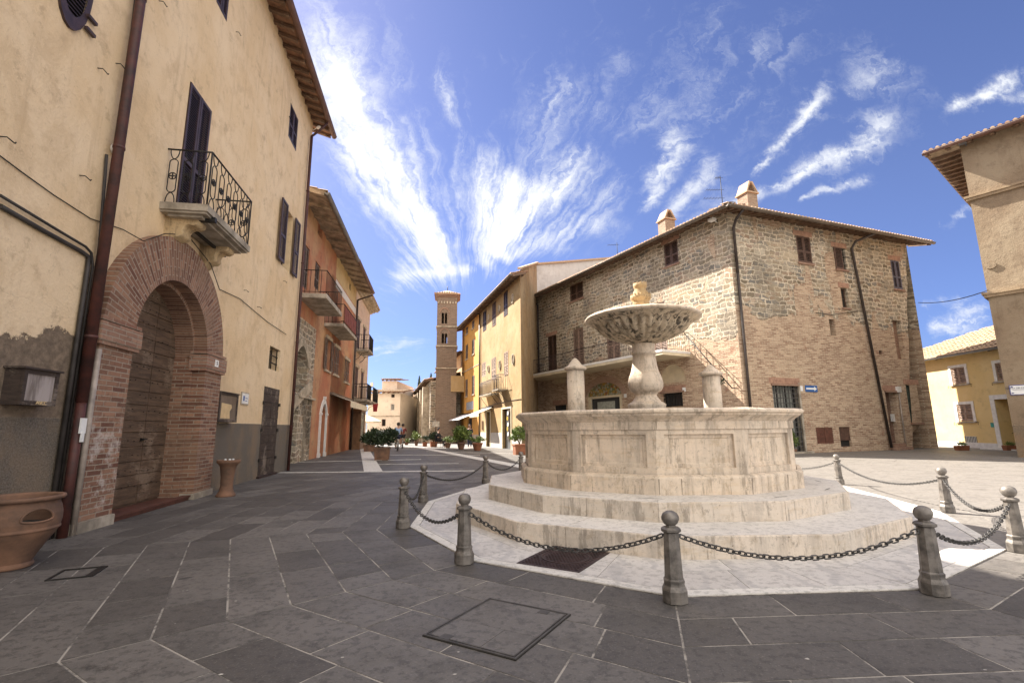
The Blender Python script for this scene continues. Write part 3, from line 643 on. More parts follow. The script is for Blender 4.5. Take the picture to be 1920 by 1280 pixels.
def slab(mb, q, z0, z1, g=.0068):
    """one flagstone: quad shrunk by the joint, with a top and short sides"""
    c = sum((Vector(p) for p in q), Vector((0, 0)))/4; P = []
    for i in range(4):
        a, b, d_ = Vector(q[i-1]), Vector(q[i]), Vector(q[(i+1) % 4])
        e1, e2 = (a-b), (d_-b)
        if e1.length < .03 or e2.length < .03: return
        P.append(b+e1.normalized()*g+e2.normalized()*g)
    k = len(mb.v); mb.v += [(p.x, p.y, z1+rnd(-.0007, .0007)) for p in P]+[(p.x, p.y, z0) for p in P]
    mb.face([k, k+1, k+2, k+3])
    for i in range(4): j = (i+1) % 4; mb.face([k+i, k+4+i, k+4+j, k+j])
prev = offs(ring, .0)
for kk in range(0, 46):
    nxt = offs(ring, (kk+1)*cw)
    n = len(ring)
    for i in range(n):
        a0, a1, b0, b1 = Vector(prev[i]), Vector(prev[(i+1) % n]), Vector(nxt[i]), Vector(nxt[(i+1) % n])
        mid = (a0+a1)/2
        if mid.x < -16 or mid.x > 24 or mid.y < -6: continue
        L = (a1-a0).length; cuts = [0.0]; x = rnd(.25, .9)
        while x < L-.25: cuts.append(x/L); x += rnd(.45, 1.05)
        cuts.append(1.0)
        for c0, c1 in zip(cuts, cuts[1:]):
            pv.ct = rnd(0, 1)**1.2
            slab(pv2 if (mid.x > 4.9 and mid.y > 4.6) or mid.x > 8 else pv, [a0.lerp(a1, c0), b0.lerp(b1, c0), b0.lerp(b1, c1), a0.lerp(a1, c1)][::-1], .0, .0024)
    prev = nxt
tag(pv.build('paving', basalt, None, fg), kind='structure'); tag(pv2.build('square_paving', sunlit_slab, None, fg), kind='structure')
# pale platform round the fountain
pl = MB(); pl.prismz(offs(ring, -.0), .001, .007); tag(pl.build('platform_bed', mortar_m, None, fg), kind='structure')
pm = MB(); prev = offs(ring, -.115)
wd = [.46, .46, .5, .5]
acc = .115
for w_ in wd:
    acc += w_; nxt = offs(ring, -acc); n = len(ring)
    for i in range(n):
        a0, a1, b0, b1 = Vector(prev[i]), Vector(prev[(i+1) % n]), Vector(nxt[i]), Vector(nxt[(i+1) % n])
        m_ = 3; off = rnd(-.08, .08)
        for k in range(m_):
            c0 = 0 if k == 0 else (k+off)/m_; c1 = 1 if k == m_-1 else (k+1+off)/m_; pm.ct = rnd(0, 1)
            slab(pm, [a0.lerp(a1, c0), a0.lerp(a1, c1), b0.lerp(b1, c1), b0.lerp(b1, c0)], .006, .014, .0028)
    prev = nxt
tag(pm.build('platform_paving', marble, None, fg), kind='structure')
ps = MB(); A, B_ = offs(ring, .0), offs(ring, -.11)
for i in range(len(ring)):
    j = (i+1) % len(ring); ps.ct = rnd(0, 1)
    slab(ps, [A[i], A[j], B_[j], B_[i]], .006, .016, .002)
tag(ps.build('platform_border', strip_m, None, fg), kind='structure')
# white strips let into the street
sw = MB()
def strip(p, q, w0, z=.011, seg=.9):
    p, q = Vector(gp(*p)), Vector(gp(*q)); dd = (q-p); L = dd.length; dd.normalize(); nn_ = Vector((-dd.y, dd.x))*w0/2; x = 0
    while x < L-.01:
        y_ = min(L, x+seg*rnd(.8, 1.2)); sw.ct = rnd(0, 1)
        slab(sw, [p+dd*x-nn_, p+dd*y_-nn_, p+dd*y_+nn_, p+dd*x+nn_], .0, z, .004); x = y_
strip((524, 886), (890, 882.5), .17); strip((700, 884), (682, 838), .52); strip((786, 838.5), (985, 876), .50)
strip((560, 866), (790, 861), .10); strip((728, 853), (900, 853), .10); strip((800, 846), (985, 851), .1); strip((700, 870.5), (860, 868.5), .06)
tag(sw.build('street_strips', strip_m, None, fg), kind='structure')
mb = MB()
for _ in range(110):
    x, y = rnd(-4.5, 4.2), rnd(1.6, 8); r_ = rnd(.004, .012); a0 = rnd(0, 6)
    if math.hypot(x-FC[0], y-FC[1]) < 4.6: continue
    mb.poly([(x+r_*rnd(.6, 1.5)*math.cos(a0+k*1.05), y+r_*rnd(.5, 1)*math.sin(a0+k*1.05), .0045) for k in range(6)])
tag(mb.build('litter', simple('pale specks', (.45, .42, .38), .9), None, fg), 'small pale gum spots and scraps scattered over the dark paving', 'litter', kind='stuff')
# covers in the paving
def cover_quad(name, label, pts, mat, z, ribs):
    P = [Vector(gp(*p)) for p in pts]; c = sum(P, Vector((0, 0)))/4; u = ((P[1]-P[0])+(P[2]-P[3])).normalized()
    az = math.degrees(math.atan2(u.x, u.y)); fr = G(c.x, c.y, 0, az)
    L = ((P[1]-P[0]).length+(P[2]-P[3]).length)/2; W_ = ((P[3]-P[0]).length+(P[2]-P[1]).length)/2
    t = thing(name, label, 'cover', fr); return t, fr, L, W_
t, fr, L, W_ = cover_quad('access_cover', 'square paving access cover with dark metal rim set in the foreground slabs', [(907.5, 1121), (1060, 1152), (978, 1241), (805, 1196)], None, .01, 0)
m = MB()
for a, b in ((.0, .011), (.020, .027)):
    x, y = L/2-a, W_/2-a; x2, y2 = L/2-b, W_/2-b
    m.box(-x, x, -y, -y2, .0, .0125); m.box(-x, x, y2, y, .0, .0125); m.box(-x, -x2, -y2, y2, .0, .0125); m.box(x2, x, -y2, y2, .0, .0125)
for x, y in ((-L*.28, -W_*.44), (L*.24, W_*.42)): m.box(x-.035, x+.035, y-.03, y+.03, .0, .0135)
m.build('rim', simple('worn steel rim', (.10, .09, .08), .6, .4), t, fr)
m = MB(); x, y = L/2-.028, W_/2-.028
for q in ([(-x, -y), (x*.25, -y), (x*.25, -y*.2), (-x, -y*.2)], [(x*.25, -y), (x, -y), (x, -y*.2), (x*.25, -y*.2)], [(-x, -y*.2), (x, -y*.2), (x, y), (-x, y)]):
    m.ct = rnd(.55, .9); slab(m, q, .0, .0112, .0015)
m.build('stone_inset', basalt, t, fr)
MB().box(-L/2-.004, L/2+.004, -W_/2-.004, W_/2+.004, .0, .0085).build('bed', dark_m, t, fr)
t, fr, L, W_ = cover_quad('drain_cover', 'rusty red brown square iron drain cover at the foot of the fountain steps', [(1029, 1023), (1136, 1037), (1097, 1078), (980, 1060)], None, .01, 0)
m = MB(); m.box(-L/2, L/2, -W_/2, W_/2, .010, .0185)
R0 = min(L, W_)*.36
for i in range(-14, 15):
    for j in range(-14, 15):
        x, y = i*.034+(j % 2)*.017, j*.026
        if abs(x) < L/2-.03 and abs(y) < W_/2-.03 and abs(math.hypot(x, y)-R0) > .03: m.box(x-.011, x+.011, y-.005, y+.005, .0185, .0225)
m.build('frame', rust_m, t, fr)
m = MB(); m.lathe([(R0+.012, .0186), (R0+.012, .024), (R0-.006, .024), (R0-.006, .0187)], 32); m.build('lid_ring', rust_m, t, fr)
t, fr, L, W_ = cover_quad('utility_cover', 'narrow dark utility cover in the paving beside the big terracotta jar', [(112, 1070), (197, 1063), (180, 1080), (90, 1090)], None, .01, 0)
m = MB()
for a, b in ((.0, .018),):
    x, y = L/2, W_/2; x2, y2 = L/2-b, W_/2-b
    m.box(-x, x, -y, -y2, .0, .0125); m.box(-x, x, y2, y, .0, .0125); m.box(-x, -x2, -y2, y2, .0, .0125); m.box(x2, x, -y2, y2, .0, .0125)
m.box(x2*.7, x2, -y2, y2, .0, .012)
m.build('rim', iron_d, t, fr)
# ---------------------------------------------------------------- fountain
ff = G(*FC); ft = thing('fountain', 'round stone fountain with fluted bowl on a many-sided basin and two steps in the piazza', 'fountain', ff)
def gon(R, a0=-164.0, n=12, c=(0, 0)): return [(c[0]+R*math.cos(R_(a0+360*k/n)), c[1]+R*math.sin(R_(a0+360*k/n))) for k in range(n)]
def ringstep(R, z0, z1, rin, mat, name, cc_=(0, 0), lip=.009):
    """one step: every side broken into blocks with slightly worn, uneven arrises"""
    mb = MB(); o, i_ = gon(R, c=cc_), gon(rin, c=cc_)
    for k in range(12):
        a, b, c, d_ = Vector(o[k]), Vector(o[(k+1) % 12]), Vector(i_[(k+1) % 12]), Vector(i_[k])
        f = rnd(.35, .65); cuts = [0, f, 1] if k % 2 else [0, 1]
        for f0, f1 in zip(cuts, cuts[1:]):
            q0, q1, q2, q3 = a.lerp(b, f0), a.lerp(b, f1), d_.lerp(c, f1), d_.lerp(c, f0)
            nn_ = ((a+b)/2-Vector(cc_)).normalized(); g0 = g1 = .0025
            t_ = (q1-q0).normalized(); q0, q1, q3, q2 = q0+t_*g0, q1-t_*g1, q3+t_*g0, q2-t_*g1
            N = 10; prof = []; tn_ = rnd(0, 1)
            for s_ in range(N+1):
                p = q0.lerp(q1, s_/N); pi = q3.lerp(q2, s_/N); w = rnd(-.003, .003); ch = rnd(.001, .009)
                if s_ in (0, N): w = 0
                prof.append([(p.x+nn_.x*w, p.y+nn_.y*w, z0), (p.x+nn_.x*(w-.002), p.y+nn_.y*(w-.002), z1-lip-ch*.4), (p.x-nn_.x*(lip*.5+ch*.3), p.y-nn_.y*(lip*.5+ch*.3), z1-lip*.25),
                             (p.x-nn_.x*(lip*1.8+ch), p.y-nn_.y*(lip*1.8+ch), z1), (pi.x, pi.y, z1)])
            bi = len(mb.v)
            for pr in prof: mb.v += pr
            for s_ in range(N):
                for j in range(4): mb.cm = 1 if j == 3 else 0; mb.ct = tn_; mb.face([bi+s_*5+j, bi+(s_+1)*5+j, bi+(s_+1)*5+j+1, bi+s_*5+j+1], False)
            mb.cm = 0
            for s_ in (0, N): mb.face([bi+s_*5+j for j in (range(5) if s_ == 0 else range(4, -1, -1))])
    return mb.build(name, mat, ft, ff)
ringstep(3.03, .013, .215, 2.1, [trav_s, tread_m], 'step', (-.06, -.30)); ringstep(2.60, .215, .415, 1.85, [trav_s, tread_m], 'step', (-.05, -.07))
def sweep(prof, mat, name, N=1, jit=0.0):
    """profile (R, z) swept round the twelve sides"""
    mb = MB()
    for k in range(12):
        cols = []
        for s_ in range(N+1):
            row = []
            for (R, z) in prof:
                o = gon(R); a, b = Vector(o[k]), Vector(o[(k+1) % 12]); p = a.lerp(b, s_/N)
                row.append((p.x, p.y, z))
            cols.append(row)
        b0 = len(mb.v); m_ = len(prof)
        for r_ in cols: mb.v += r_
        for s_ in range(N):
            for j in range(m_-1): mb.face([b0+s_*m_+j, b0+(s_+1)*m_+j, b0+(s_+1)*m_+j+1, b0+s_*m_+j+1])
    return mb.build(name, mat, ft, ff)
sweep([(2.125, .415), (2.125, .60), (2.105, .625), (2.085, .632), (2.06, .640)], trav, 'basin_plinth')
# basin wall with sunk panels
mb = MB(); Rw = 2.05; z0, z1 = .636, 1.165; o = gon(Rw)
for k in range(12):
    a, b = Vector(o[k]), Vector(o[(k+1) % 12]); L = (b-a).length; nn_ = ((a+b)/2).normalized()
    def P(f, z, dd=0.0): p = a.lerp(b, f); return (p.x-nn_.x*dd, p.y-nn_.y*dd, z)
    steps = [(.0, .0, z0, z1, 0), (.105, .0, z0+.075, z1-.055, 0), (.112, 0, z0+.083, z1-.063, .036), (.15, 0, z0+.12, z1-.10, .038), (.165, 0, z0+.132, z1-.112, .050)]
    for (f, _, za, zb, d0), (g_, _, zc, zd, d1) in zip(steps, steps[1:]):
        A4 = [P(f, za, d0), P(1-f, za, d0), P(1-f, zb, d0), P(f, zb, d0)]; B4 = [P(g_, zc, d1), P(1-g_, zc, d1), P(1-g_, zd, d1), P(g_, zd, d1)]
        for i in range(4): j = (i+1) % 4; mb.poly([A4[i], A4[j], B4[j], B4[i]])
    mb.poly(B4)
mb.build('basin_wall', trav, ft, ff)
sweep([(2.055, 1.163), (2.07, 1.168), (2.07, 1.262), (2.082, 1.27), (2.095, 1.285), (2.115, 1.30), (2.15, 1.325), (2.17, 1.335), (2.175, 1.352),
       (2.185, 1.358), (2.21, 1.372), (2.212, 1.395), (2.19, 1.414), (2.15, 1.42), (1.86, 1.42), (1.84, 1.40), (1.84, .9)], trav, 'basin_rim')
mb = MB(); op_, oR = gon(2.072), gon(2.19)
for k in range(12):
    a, b = Vector(op_[k]), Vector(op_[(k+1) % 12]); c, d_ = Vector(gon(2.128)[k]), Vector(gon(2.128)[(k+1) % 12])
    for (p, q, f, za, zb) in ((a, b, .02, 1.17, 1.262), (a, b, rnd(.3, .7), 1.17, 1.262), (c, d_, .01, .42, .60), (c, d_, rnd(.25, .45), .42, .60), (c, d_, rnd(.6, .85), .42, .60)):
        m_ = p.lerp(q, f); t_ = (q-p).normalized()*.0017; n_ = m_.normalized()*.0015
        mb.poly([(m_.x-t_.x+n_.x, m_.y-t_.y+n_.y, za), (m_.x+t_.x+n_.x, m_.y+t_.y+n_.y, za), (m_.x+t_.x+n_.x+rnd(-.006, .006), m_.y+t_.y+n_.y, zb), (m_.x-t_.x+n_.x, m_.y-t_.y+n_.y, zb)])
tag(mb.build('block_joints', simple('joint dirt', (.14, .11, .08), .9), ft, ff), kind='stuff')
for (u0, v0, u1, v1) in ((986, 915, 1008, 917.5), (1068, 927, 1106, 929), (1192, 932.5, 1242, 934.5), (1452, 931.5, 1476, 930), (1528, 900, 1540, 903), (1547, 918, 1556, 915)):
    a, b = Vector(gp(u0, v0, .416))-Vector(FC), Vector(gp(u1, v1, .416))-Vector(FC); n_ = (a+b).normalized()*.009
    MB().poly([(a.x+n_.x, a.y+n_.y, .4165), (b.x+n_.x, b.y+n_.y, .4165), (b.x-n_.x, b.y-n_.y, .4165), (a.x-n_.x, a.y-n_.y, .4165)]).build('weep_slot', dark_m, ft, ff)
MB().prismz(gon(1.85), 1.0, 1.22).build('water', glass_m, ft, ff)
# pillars standing in the basin
def colpx(u, vt, y): q = ray(u, vt); return q.x*y/q.y, H+q.z*y/q.y
for (u, vt, vc, wpx, yy_) in ((1078, 671, 694, 33, 7.9), (1331, 683, 704, 33, 7.9)):
    x, ztop = colpx(u, vt, yy_); _, zcap = colpx(u, vc, yy_); r = wpx/FPX*yy_/2*.98
    mb = MB(); lx = x-FC[0]; ly = yy_-FC[1]
    mb.lathe([(r, 1.0), (r*1.0, zcap-.01)], 28, (lx, ly, 0)); pa = mb.build('pillar', trav, ft, ff)
    mb = MB(); hh = ztop-zcap
    mb.lathe([(r*.98, zcap-.01), (r*1.22, zcap), (r*1.32, zcap+.022), (r*1.26, zcap+.05), (r*1.02, zcap+.06), (r*.8, zcap+hh*.42), (r*.62, zcap+hh*.6), (r*.35, zcap+hh*.84), (r*.14, zcap+hh*.97), (.0, ztop)], 24, (lx, ly, 0))
    mb.build('cap', trav, pa, ff)
    if u > 1200:
        mb = MB(); foliage(mb, (lx+r*1.1, ly-.02, zcap-.10), (.07, .07, .06), 60, .05, 4); mb.build('sprout', leafA, pa, ff)
# central shaft
k = 7.9/FPX
sx = -.025
mb = MB()
mb.lathe([(.23, 1.15), (.30, 1.53), (.305, 1.55), (.29, 1.565), (.275, 1.575), (.23, 1.60), (.185, 1.66), (.165, 1.70), (.165, 1.712), (.185, 1.722), (.185, 1.742), (.20, 1.752),
          (.235, 1.775), (.262, 1.83), (.268, 1.90), (.250, 1.99), (.215, 2.08), (.192, 2.18), (.182, 2.28), (.180, 2.36), (.195, 2.365), (.205, 2.385), (.195, 2.405), (.178, 2.41), (.182, 2.50), (.190, 2.56), (.19, 2.7)],
         32, (sx, 0, 0), rf=lambda an, j, r, z: 1+(.07*abs(math.cos(2*an)) if 1.75 < z < 2.3 else 0)-(.02 if 1.75 < z < 2.3 else 0))
mb.build('shaft', trav, ft, ff)
# fluted bowl
zb0 = 2.53
prof = [(.16, .0), (.24, .03), (.36, .07), (.50, .125), (.62, .19), (.69, .25), (.73, .31), (.755, .335), (.80, .35), (.85, .375), (.885, .40), (.895, .41), (.92, .425), (.922, .45), (.90, .47), (.86, .478), (.80, .46), (.5, .38), (.1, .34)]
def fl(an, j, r, z):
    zz_ = z
    if .03 < zz_ < .34: return 1+.075*abs(math.cos(an*17))*min(1, (zz_-.02)/.06)-.03
    return 1
mb = MB(); mb.lathe(prof, 272, (sx, 0, zb0), rf=fl); mb.build('bowl', trav_d, ft, ff)
mb = MB(); mb.lathe([(.87, .479), (.925, .462), (.945, .44), (.94, .418), (.905, .402), (.86, .398)], 96, (sx, 0, zb0)); mb.build('bowl_rim', trav, ft, ff)
# carved tower on the bowl
mb = MB(); zt0 = 2.86
tp_ = [(.135, .0), (.135, .30), (.125, .34), (.14, .36), (.135, .40), (.125, .42), (.155, .455), (.168, .48), (.168, .53), (.145, .53), (.145, .515), (.115, .515), (.118, .60), (.095, .625), (.095, .66), (.112, .685), (.112, .74), (.092, .74), (.092, .72), (.0, .72)]
mb.lathe(tp_, 28, (sx, 0, zt0-.02))
for i in range(18):
    a = 2*math.pi*i/18; x, y = .157*math.cos(a)+sx, .157*math.sin(a); mb.box(x-.012, x+.012, y-.012, y+.012, zt0+.505, zt0+.532)
for i in range(11):
    a = 2*math.pi*i/11; x, y = .102*math.cos(a)+sx, .102*math.sin(a); mb.box(x-.010, x+.010, y-.010, y+.010, zt0+.715, zt0+.737)
mb.build('finial', trav_y, ft, ff)
mb = MB()
for i in range(26):
    a = 2*math.pi*i/26; x, y = .166*math.cos(a)+sx, .166*math.sin(a); mb.lathe([(0, -.008), (.006, 0), (0, .008)], 5, (x, y, zt0+.475))
tag(mb.build('drilled_holes', dark_m, ft, ff), kind='stuff')
# ---------------------------------------------------------------- bollards and chains
def bollard(P, label):
    fr = G(P[0], P[1], 0); t = thing('bollard', label, 'bollard', fr, 'iron bollards round the fountain platform')
    a8 = math.pi/8
    MB().lathe([(.089, .008), (.089, .085), (.082, .1), (.074, .115), (.072, .135)], 8, sm=False, a0=a8).build('base', bol_m, t, fr)
    MB().lathe([(.075, .135), (.075, .15), (.066, .16), (.055, .455), (.055, .462)], 8, sm=False, a0=a8).build('shaft', bol_m, t, fr)
    MB().lathe([(.056, .462), (.072, .472), (.072, .486), (.054, .498), (.036, .50), (.036, .512)], 8, sm=False, a0=a8).build('collar', bol_m, t, fr)
    MB().lathe([(.030, .508), (.047, .522), (.058, .548), (.058, .568), (.047, .592), (.025, .606), (.0, .61)], 16, rf=lambda an, j, r, z: 1+.05*abs(math.cos(an*4))).build('ball', bol_m, t, fr)
    return t, fr
labs = ['bollard farthest left, nearest the portal side of the platform', 'bollard behind the leftmost one, on the far left of the platform',
        'dark bollard left of the rusty drain cover', 'front centre bollard before the fountain steps, with flaking paint',
        'bollard right of the fountain steps at the edge of the shadow', 'sunlit bollard cut by the right edge of the photo', 'sunlit bollard behind the right edge one, second from the right',
        'small sunlit bollard just right of the basin, before the brick palace', 'bollard beyond the fountain on its left, before the flower pots']
bt = bollard(bol[0], labs[0]); b0 = bt[0]
for i in range(1, 9):
    M = G(bol[i][0], bol[i][1]).M @ Matrix.Rotation(rnd(-.4, .4), 4, 'Z'); c = copy_tree(b0, M); c['label'] = labs[i]
def chain(A, B_, sag, label):
    A, B_ = Vector((*A, .435)), Vector((*B_, .435)); dd = (B_-A); dd.normalize(); A = A+dd*.062; B_ = B_-dd*.062
    L = (B_-A).length; N = 60; pts = []
    for i in range(N+1): f = i/N; p = A.lerp(B_, f); p.z -= sag*4*f*(1-f); pts.append(p)
    cum = [0]
    for a, b in zip(pts, pts[1:]): cum.append(cum[-1]+(b-a).length)
    tot = cum[-1]; ln = .044; n = int(tot/ln); mb = MB()
    def at(s_):
        for i in range(N):
            if cum[i+1] >= s_: f = (s_-cum[i])/max(1e-6, cum[i+1]-cum[i]); return pts[i].lerp(pts[i+1], f), (pts[i+1]-pts[i]).normalized()
        return pts[-1], (pts[-1]-pts[-2]).normalized()
    for i in range(n):
        c, t_ = at((i+.5)*tot/n); s1 = t_.cross(Vector((0, 0, 1))).normalized(); up = s1.cross(t_)
        ang = (math.pi/4 if i % 2 else -math.pi/4)+rnd(-.15, .15); w_ = s1*math.cos(ang)+up*math.sin(ang)
        P = []
        for q in range(10):
            a = 2*math.pi*q/10; ca, sa = math.cos(a), math.sin(a)
            P.append(c+t_*(.0185*ca+(.0105 if ca > 0 else -.0105))+w_*.0165*sa)
        mb.tube(P, .0056, 5, closed=True)
    for P0, sg in ((A, -1), (B_, 1)):
        mb.tube([P0+dd*sg*.022, P0-dd*sg*.004], .009, 6)
    o = MB(); mid = (A+B_)/2; mb.v = [(x-mid.x, y-mid.y, z) for x, y, z in mb.v]
    tag(mb.build('chain', chain_m, None, G(mid.x, mid.y)), label, 'chain', 'chains between the bollards')
order = [(1, 0, .22, 'short chain between the two leftmost bollards'), (0, 2, .2, 'chain from the leftmost bollard to the one by the drain cover'), (2, 3, .195, 'long chain sagging across the drain cover before the steps'),
         (3, 4, .17, 'chain across the front of the steps, right of the centre bollard'), (4, 5, .2, 'chain from the shadow edge bollard to the right edge bollard'),
         (5, 6, .2, 'sunlit chain between the two bollards at the right edge'), (6, 7, .2, 'far sunlit chain right of the basin, casting a thin shadow'), (8, 1, .2, 'chain beyond the leftmost bollards, over the dark street paving')]
for a, b, s_, l in order: chain(bol[a], bol[b], s_, l)
chain(bol[7], (6.0+.1, 12.6), .2, 'chain running off behind the basin from the small sunlit bollard'); chain(bol[8], (.2, 12.5), .2, 'chain going behind the fountain from the bollard by the flower pots')
b = copy_tree(b0, G(6.1, 12.6).M); b['label'] = 'bollard hidden behind the basin on its right side'
b = copy_tree(b0, G(.2, 12.5).M); b['label'] = 'bollard hidden behind the basin on its left side'
# ================================================================ ochre building on the left
def fit(fr, gpx, wpx, slope, lift=.11):
    """overhang and wall top height from where the gutter and the wall top are seen"""
    z0 = fr.st(*gpx, 0)[1]; z1 = fr.st(*gpx, 1)[1]; zt = fr.st(*wpx)[1]
    o = (z0-zt-lift)/((z0-z1)-slope); return zt, o
f1 = Fr(gp(527, 884), -9.5); XR = .80
b1 = thing('ochre_house', 'tall ochre plastered house with brick arched portal and purple shutters, filling the left side', 'building', f1)
ZT = 11.74
pc = (-6.9, 2.5)
hole_portal = archpoly(-8.33, -5.47, .0, 2.5, n=20)
bdoor = (f1.st(352.7, 170)[0]+.03, f1.st(398, 190)[0], 4.76, f1.st(376, 180)[1])
r_up = f1.rc(541.5, 558.5, 203, 274.5); r_top = (f1.st(404, 16)[0], f1.st(428, 16)[0], f1.st(413, 18)[1], f1.st(413, 18)[1]+1.3)
r_mid = (f1.st(531, 440)[0], f1.st(546, 455)[0], f1.st(533, 502)[1], f1.st(542, 396)[1])
r_bar = f1.rc(504.5, 525, 651.5, 694.5); r_dr = f1.rc(489, 519, 725.5, 889.5); r_dr = (r_dr[0], r_dr[1], .05, r_dr[3])
ox0, ox1, oz0 = f1.st(96, 0)[0], f1.st(161, 55)[0], f1.st(149, 77)[1]
oc_ = ((ox0+ox1)/2, oz0+.62); orx, orz = (ox1-ox0)/2, .62
oval = [(oc_[0]+orx*math.cos(2*math.pi*k/20), oc_[1]+orz*math.sin(2*math.pi*k/20)) for k in range(20)]
holes = [hole_portal]+[rect(*r) for r in (bdoor, r_up, r_top, r_mid, r_bar, r_dr)]+[oval]
wallmesh([(-17, 0), (XR, 0), (XR, ZT+.1), (-17, ZT+.1)], holes, .3).build('wall', B1_stucco, b1, f1)
body(b1, f1, -17, XR, ZT+.05, 9, B1_stucco, 'rear_wall')
_, o1 = fit(f1, (536, 0), (497, 0), .30); o1 = max(.45, min(.8, o1))
eave(b1, f1, -17, XR, ZT, o1, .30, gut_red, raft_m, sof_m, sp=.40, rw=.10, ov=(0, .55), gr=.085)
# portal: projecting brick surround
po = .15; outer = []
mb = MB()
R0_, R1_ = 1.13, 1.82; n = 26
def ringpts(R, y): return [(pc[0]+R*math.cos(math.pi*k/n), y, pc[1]+R*math.sin(math.pi*k/n)) for k in range(n+1)]
a_, b_ = ringpts(R0_, -po), ringpts(R1_, -po)
for k in range(n):
    mb.poly([a_[k], b_[k], b_[k+1], a_[k+1]][::-1]); mb.poly([(b_[k][0], -po, b_[k][2]), (b_[k][0], .0, b_[k][2]), (b_[k+1][0], .0, b_[k+1][2]), (b_[k+1][0], -po, b_[k+1][2])][::-1])
    mb.poly([(a_[k][0], -po, a_[k][2]), (a_[k][0], .12, a_[k][2]), (a_[k+1][0], .12, a_[k+1][2]), (a_[k+1][0], -po, a_[k+1][2])])
for x0, x1 in ((-8.72, -8.03), (-5.77, -5.07)): mb.box(x0, x1, -po, .12, .0, 2.5)
# inner, narrower order of the arch
R2_ = 1.06; a_, b_ = ringpts(R2_, .06), ringpts(R0_+.02, .06)
for k in range(n):
    mb.poly([a_[k], b_[k], b_[k+1], a_[k+1]][::-1]); mb.poly([(a_[k][0], .06, a_[k][2]), (a_[k][0], .62, a_[k][2]), (a_[k+1][0], .62, a_[k+1][2]), (a_[k+1][0], .06, a_[k+1][2])])
mb.box(-8.02, pc[0]-R2_, .06, .62, 0, 2.5); mb.box(pc[0]+R2_, -5.78, .06, .62, 0, 2.5)
por = mb.build('portal', brick_portal, b1, f1)
for x0, x1 in ((-8.80, -7.93), (-5.87, -4.99)):
    mb = MB(); mb.box(x0, x1, -po-.05, .10, 2.34, 2.58); mb.box(x0+.01, x1-.01, -po-.035, .1, 2.60, 2.65); mb.box(x0+.01, x1-.01, -po-.035, .1, 2.29, 2.34)
    mb.build('impost', brick_m, por, f1)
MB().box(-8.77, -8.01, -po-.03, .1, 0, .13).build('base_stone', slabc, por, f1); MB().box(-5.79, -5.03, -po-.03, .1, 0, .11).build('base_stone', slabc, por, f1)
mb = MB(); mb.box(-8.0, -5.8, -.10, .35, .0, .055); mb.box(-8.0, -5.8, -.13, .0, .055, .085); mb.build('doorstep', simple('oxblood tiles', (.12, .045, .032), .5), b1, f1)
# planked door
mb = MB(); z = .09; yd = .36
while z < 3.7:
    h_ = rnd(.17, .27)
    for xa, xb in ((-8.03, -6.52), (-6.51, -5.78)):
        y = yd+rnd(-.006, .006); mb.ct = rnd(0, 1); q = min(z+h_-.012, 3.66)
        mb.box(xa, xb-.006, y, y+.05, z, q)
    z += h_
mb.box(-8.03, -5.78, yd+.02, yd+.04, .05, 3.66)
dr = mb.build('door', wood_d, b1, f1)
mb = MB()
for zz_ in [.35+.235*i for i in range(14)]:
    for xx in [-7.9+.16*i for i in range(13)]:
        if rnd(0, 1) < .75: mb.lathe([(.0, -.006), (.012, -.003), (.012, .003), (0, .006)], 6, (xx+rnd(-.015, .015), yd-.008, zz_+rnd(-.02, .02)))
mb.box(-6.62, -6.56, yd-.03, yd, 1.05, 1.09); mb.box(-6.60, -6.48, yd-.04, yd-.02, 1.06, 1.08); tag(mb.build('door_studs', iron_d, dr, f1), kind='stuff')
tl_ = MB().box(f1.st(403.5, 672, .2)[0]-.0, f1.st(409, 672, .2)[0]+.02, -po-.062, -po-.052, 2.40, 2.53).build('house_number', white_p, b1, f1)
textobj('5', .10, tl_, tM(f1, f1.st(406.3, 672, .2)[0]+.01, 2.465, po+.064), ink)
# shutters and windows
MB()
shut(b1, f1, bdoor, shut_p, y=-.02, n=2, pitch=.045, fw=.055)
mb = leaf(MB(), bdoor[1], bdoor[1]+.16, -.12, bdoor[2]+.02, bdoor[3]-.05, .04, .05, .04, False)
shut(b1, f1, r_up, shut_p, y=.0, pitch=.045); shut(b1, f1, r_top, shut_p, y=.0, pitch=.045)
for r in (r_up, r_top):
    MB().box(r[0]-.12, r[0]-.02, -.05, -.02, (r[2]+r[3])/2-.01, (r[2]+r[3])/2+.01).build('shutter_catch', iron_d, b1, f1)
mb = MB()
for k in range(20):
    j = (k+1) % 20; c0, c1 = oval[k], oval[j]
    def sc2(p, s_): return (oc_[0]+(p[0]-oc_[0])*s_, oc_[1]+(p[1]-oc_[1])*s_)
    i0, i1 = sc2(c0, .72), sc2(c1, .72)
    mb.poly([(c0[0], -.03, c0[1]), (c1[0], -.03, c1[1]), (i1[0], -.03, i1[1]), (i0[0], -.03, i0[1])]); mb.poly([(c0[0], .02, c0[1]), (c1[0], .02, c1[1]), (c1[0], -.03, c1[1]), (c0[0], -.03, c0[1])])
z = -orz*.70
while z < orz*.70:
    hw = orx*.72*math.sqrt(max(0, 1-(z/(orz*.72))**2)); zz_ = oc_[1]+z
    mb.hexa([(oc_[0]-hw, -.025, zz_), (oc_[0]+hw, -.025, zz_), (oc_[0]+hw, .01, zz_+.03), (oc_[0]-hw, .01, zz_+.03), (oc_[0]-hw, -.025, zz_+.01), (oc_[0]+hw, -.025, zz_+.01), (oc_[0]+hw, .01, zz_+.04), (oc_[0]-hw, .01, zz_+.04)]); z += .05
for zz_ in (oc_[1]-.25, oc_[1]-.42): mb.box(ox1-.06, ox1+.09, -.06, -.02, zz_-.02, zz_+.02)
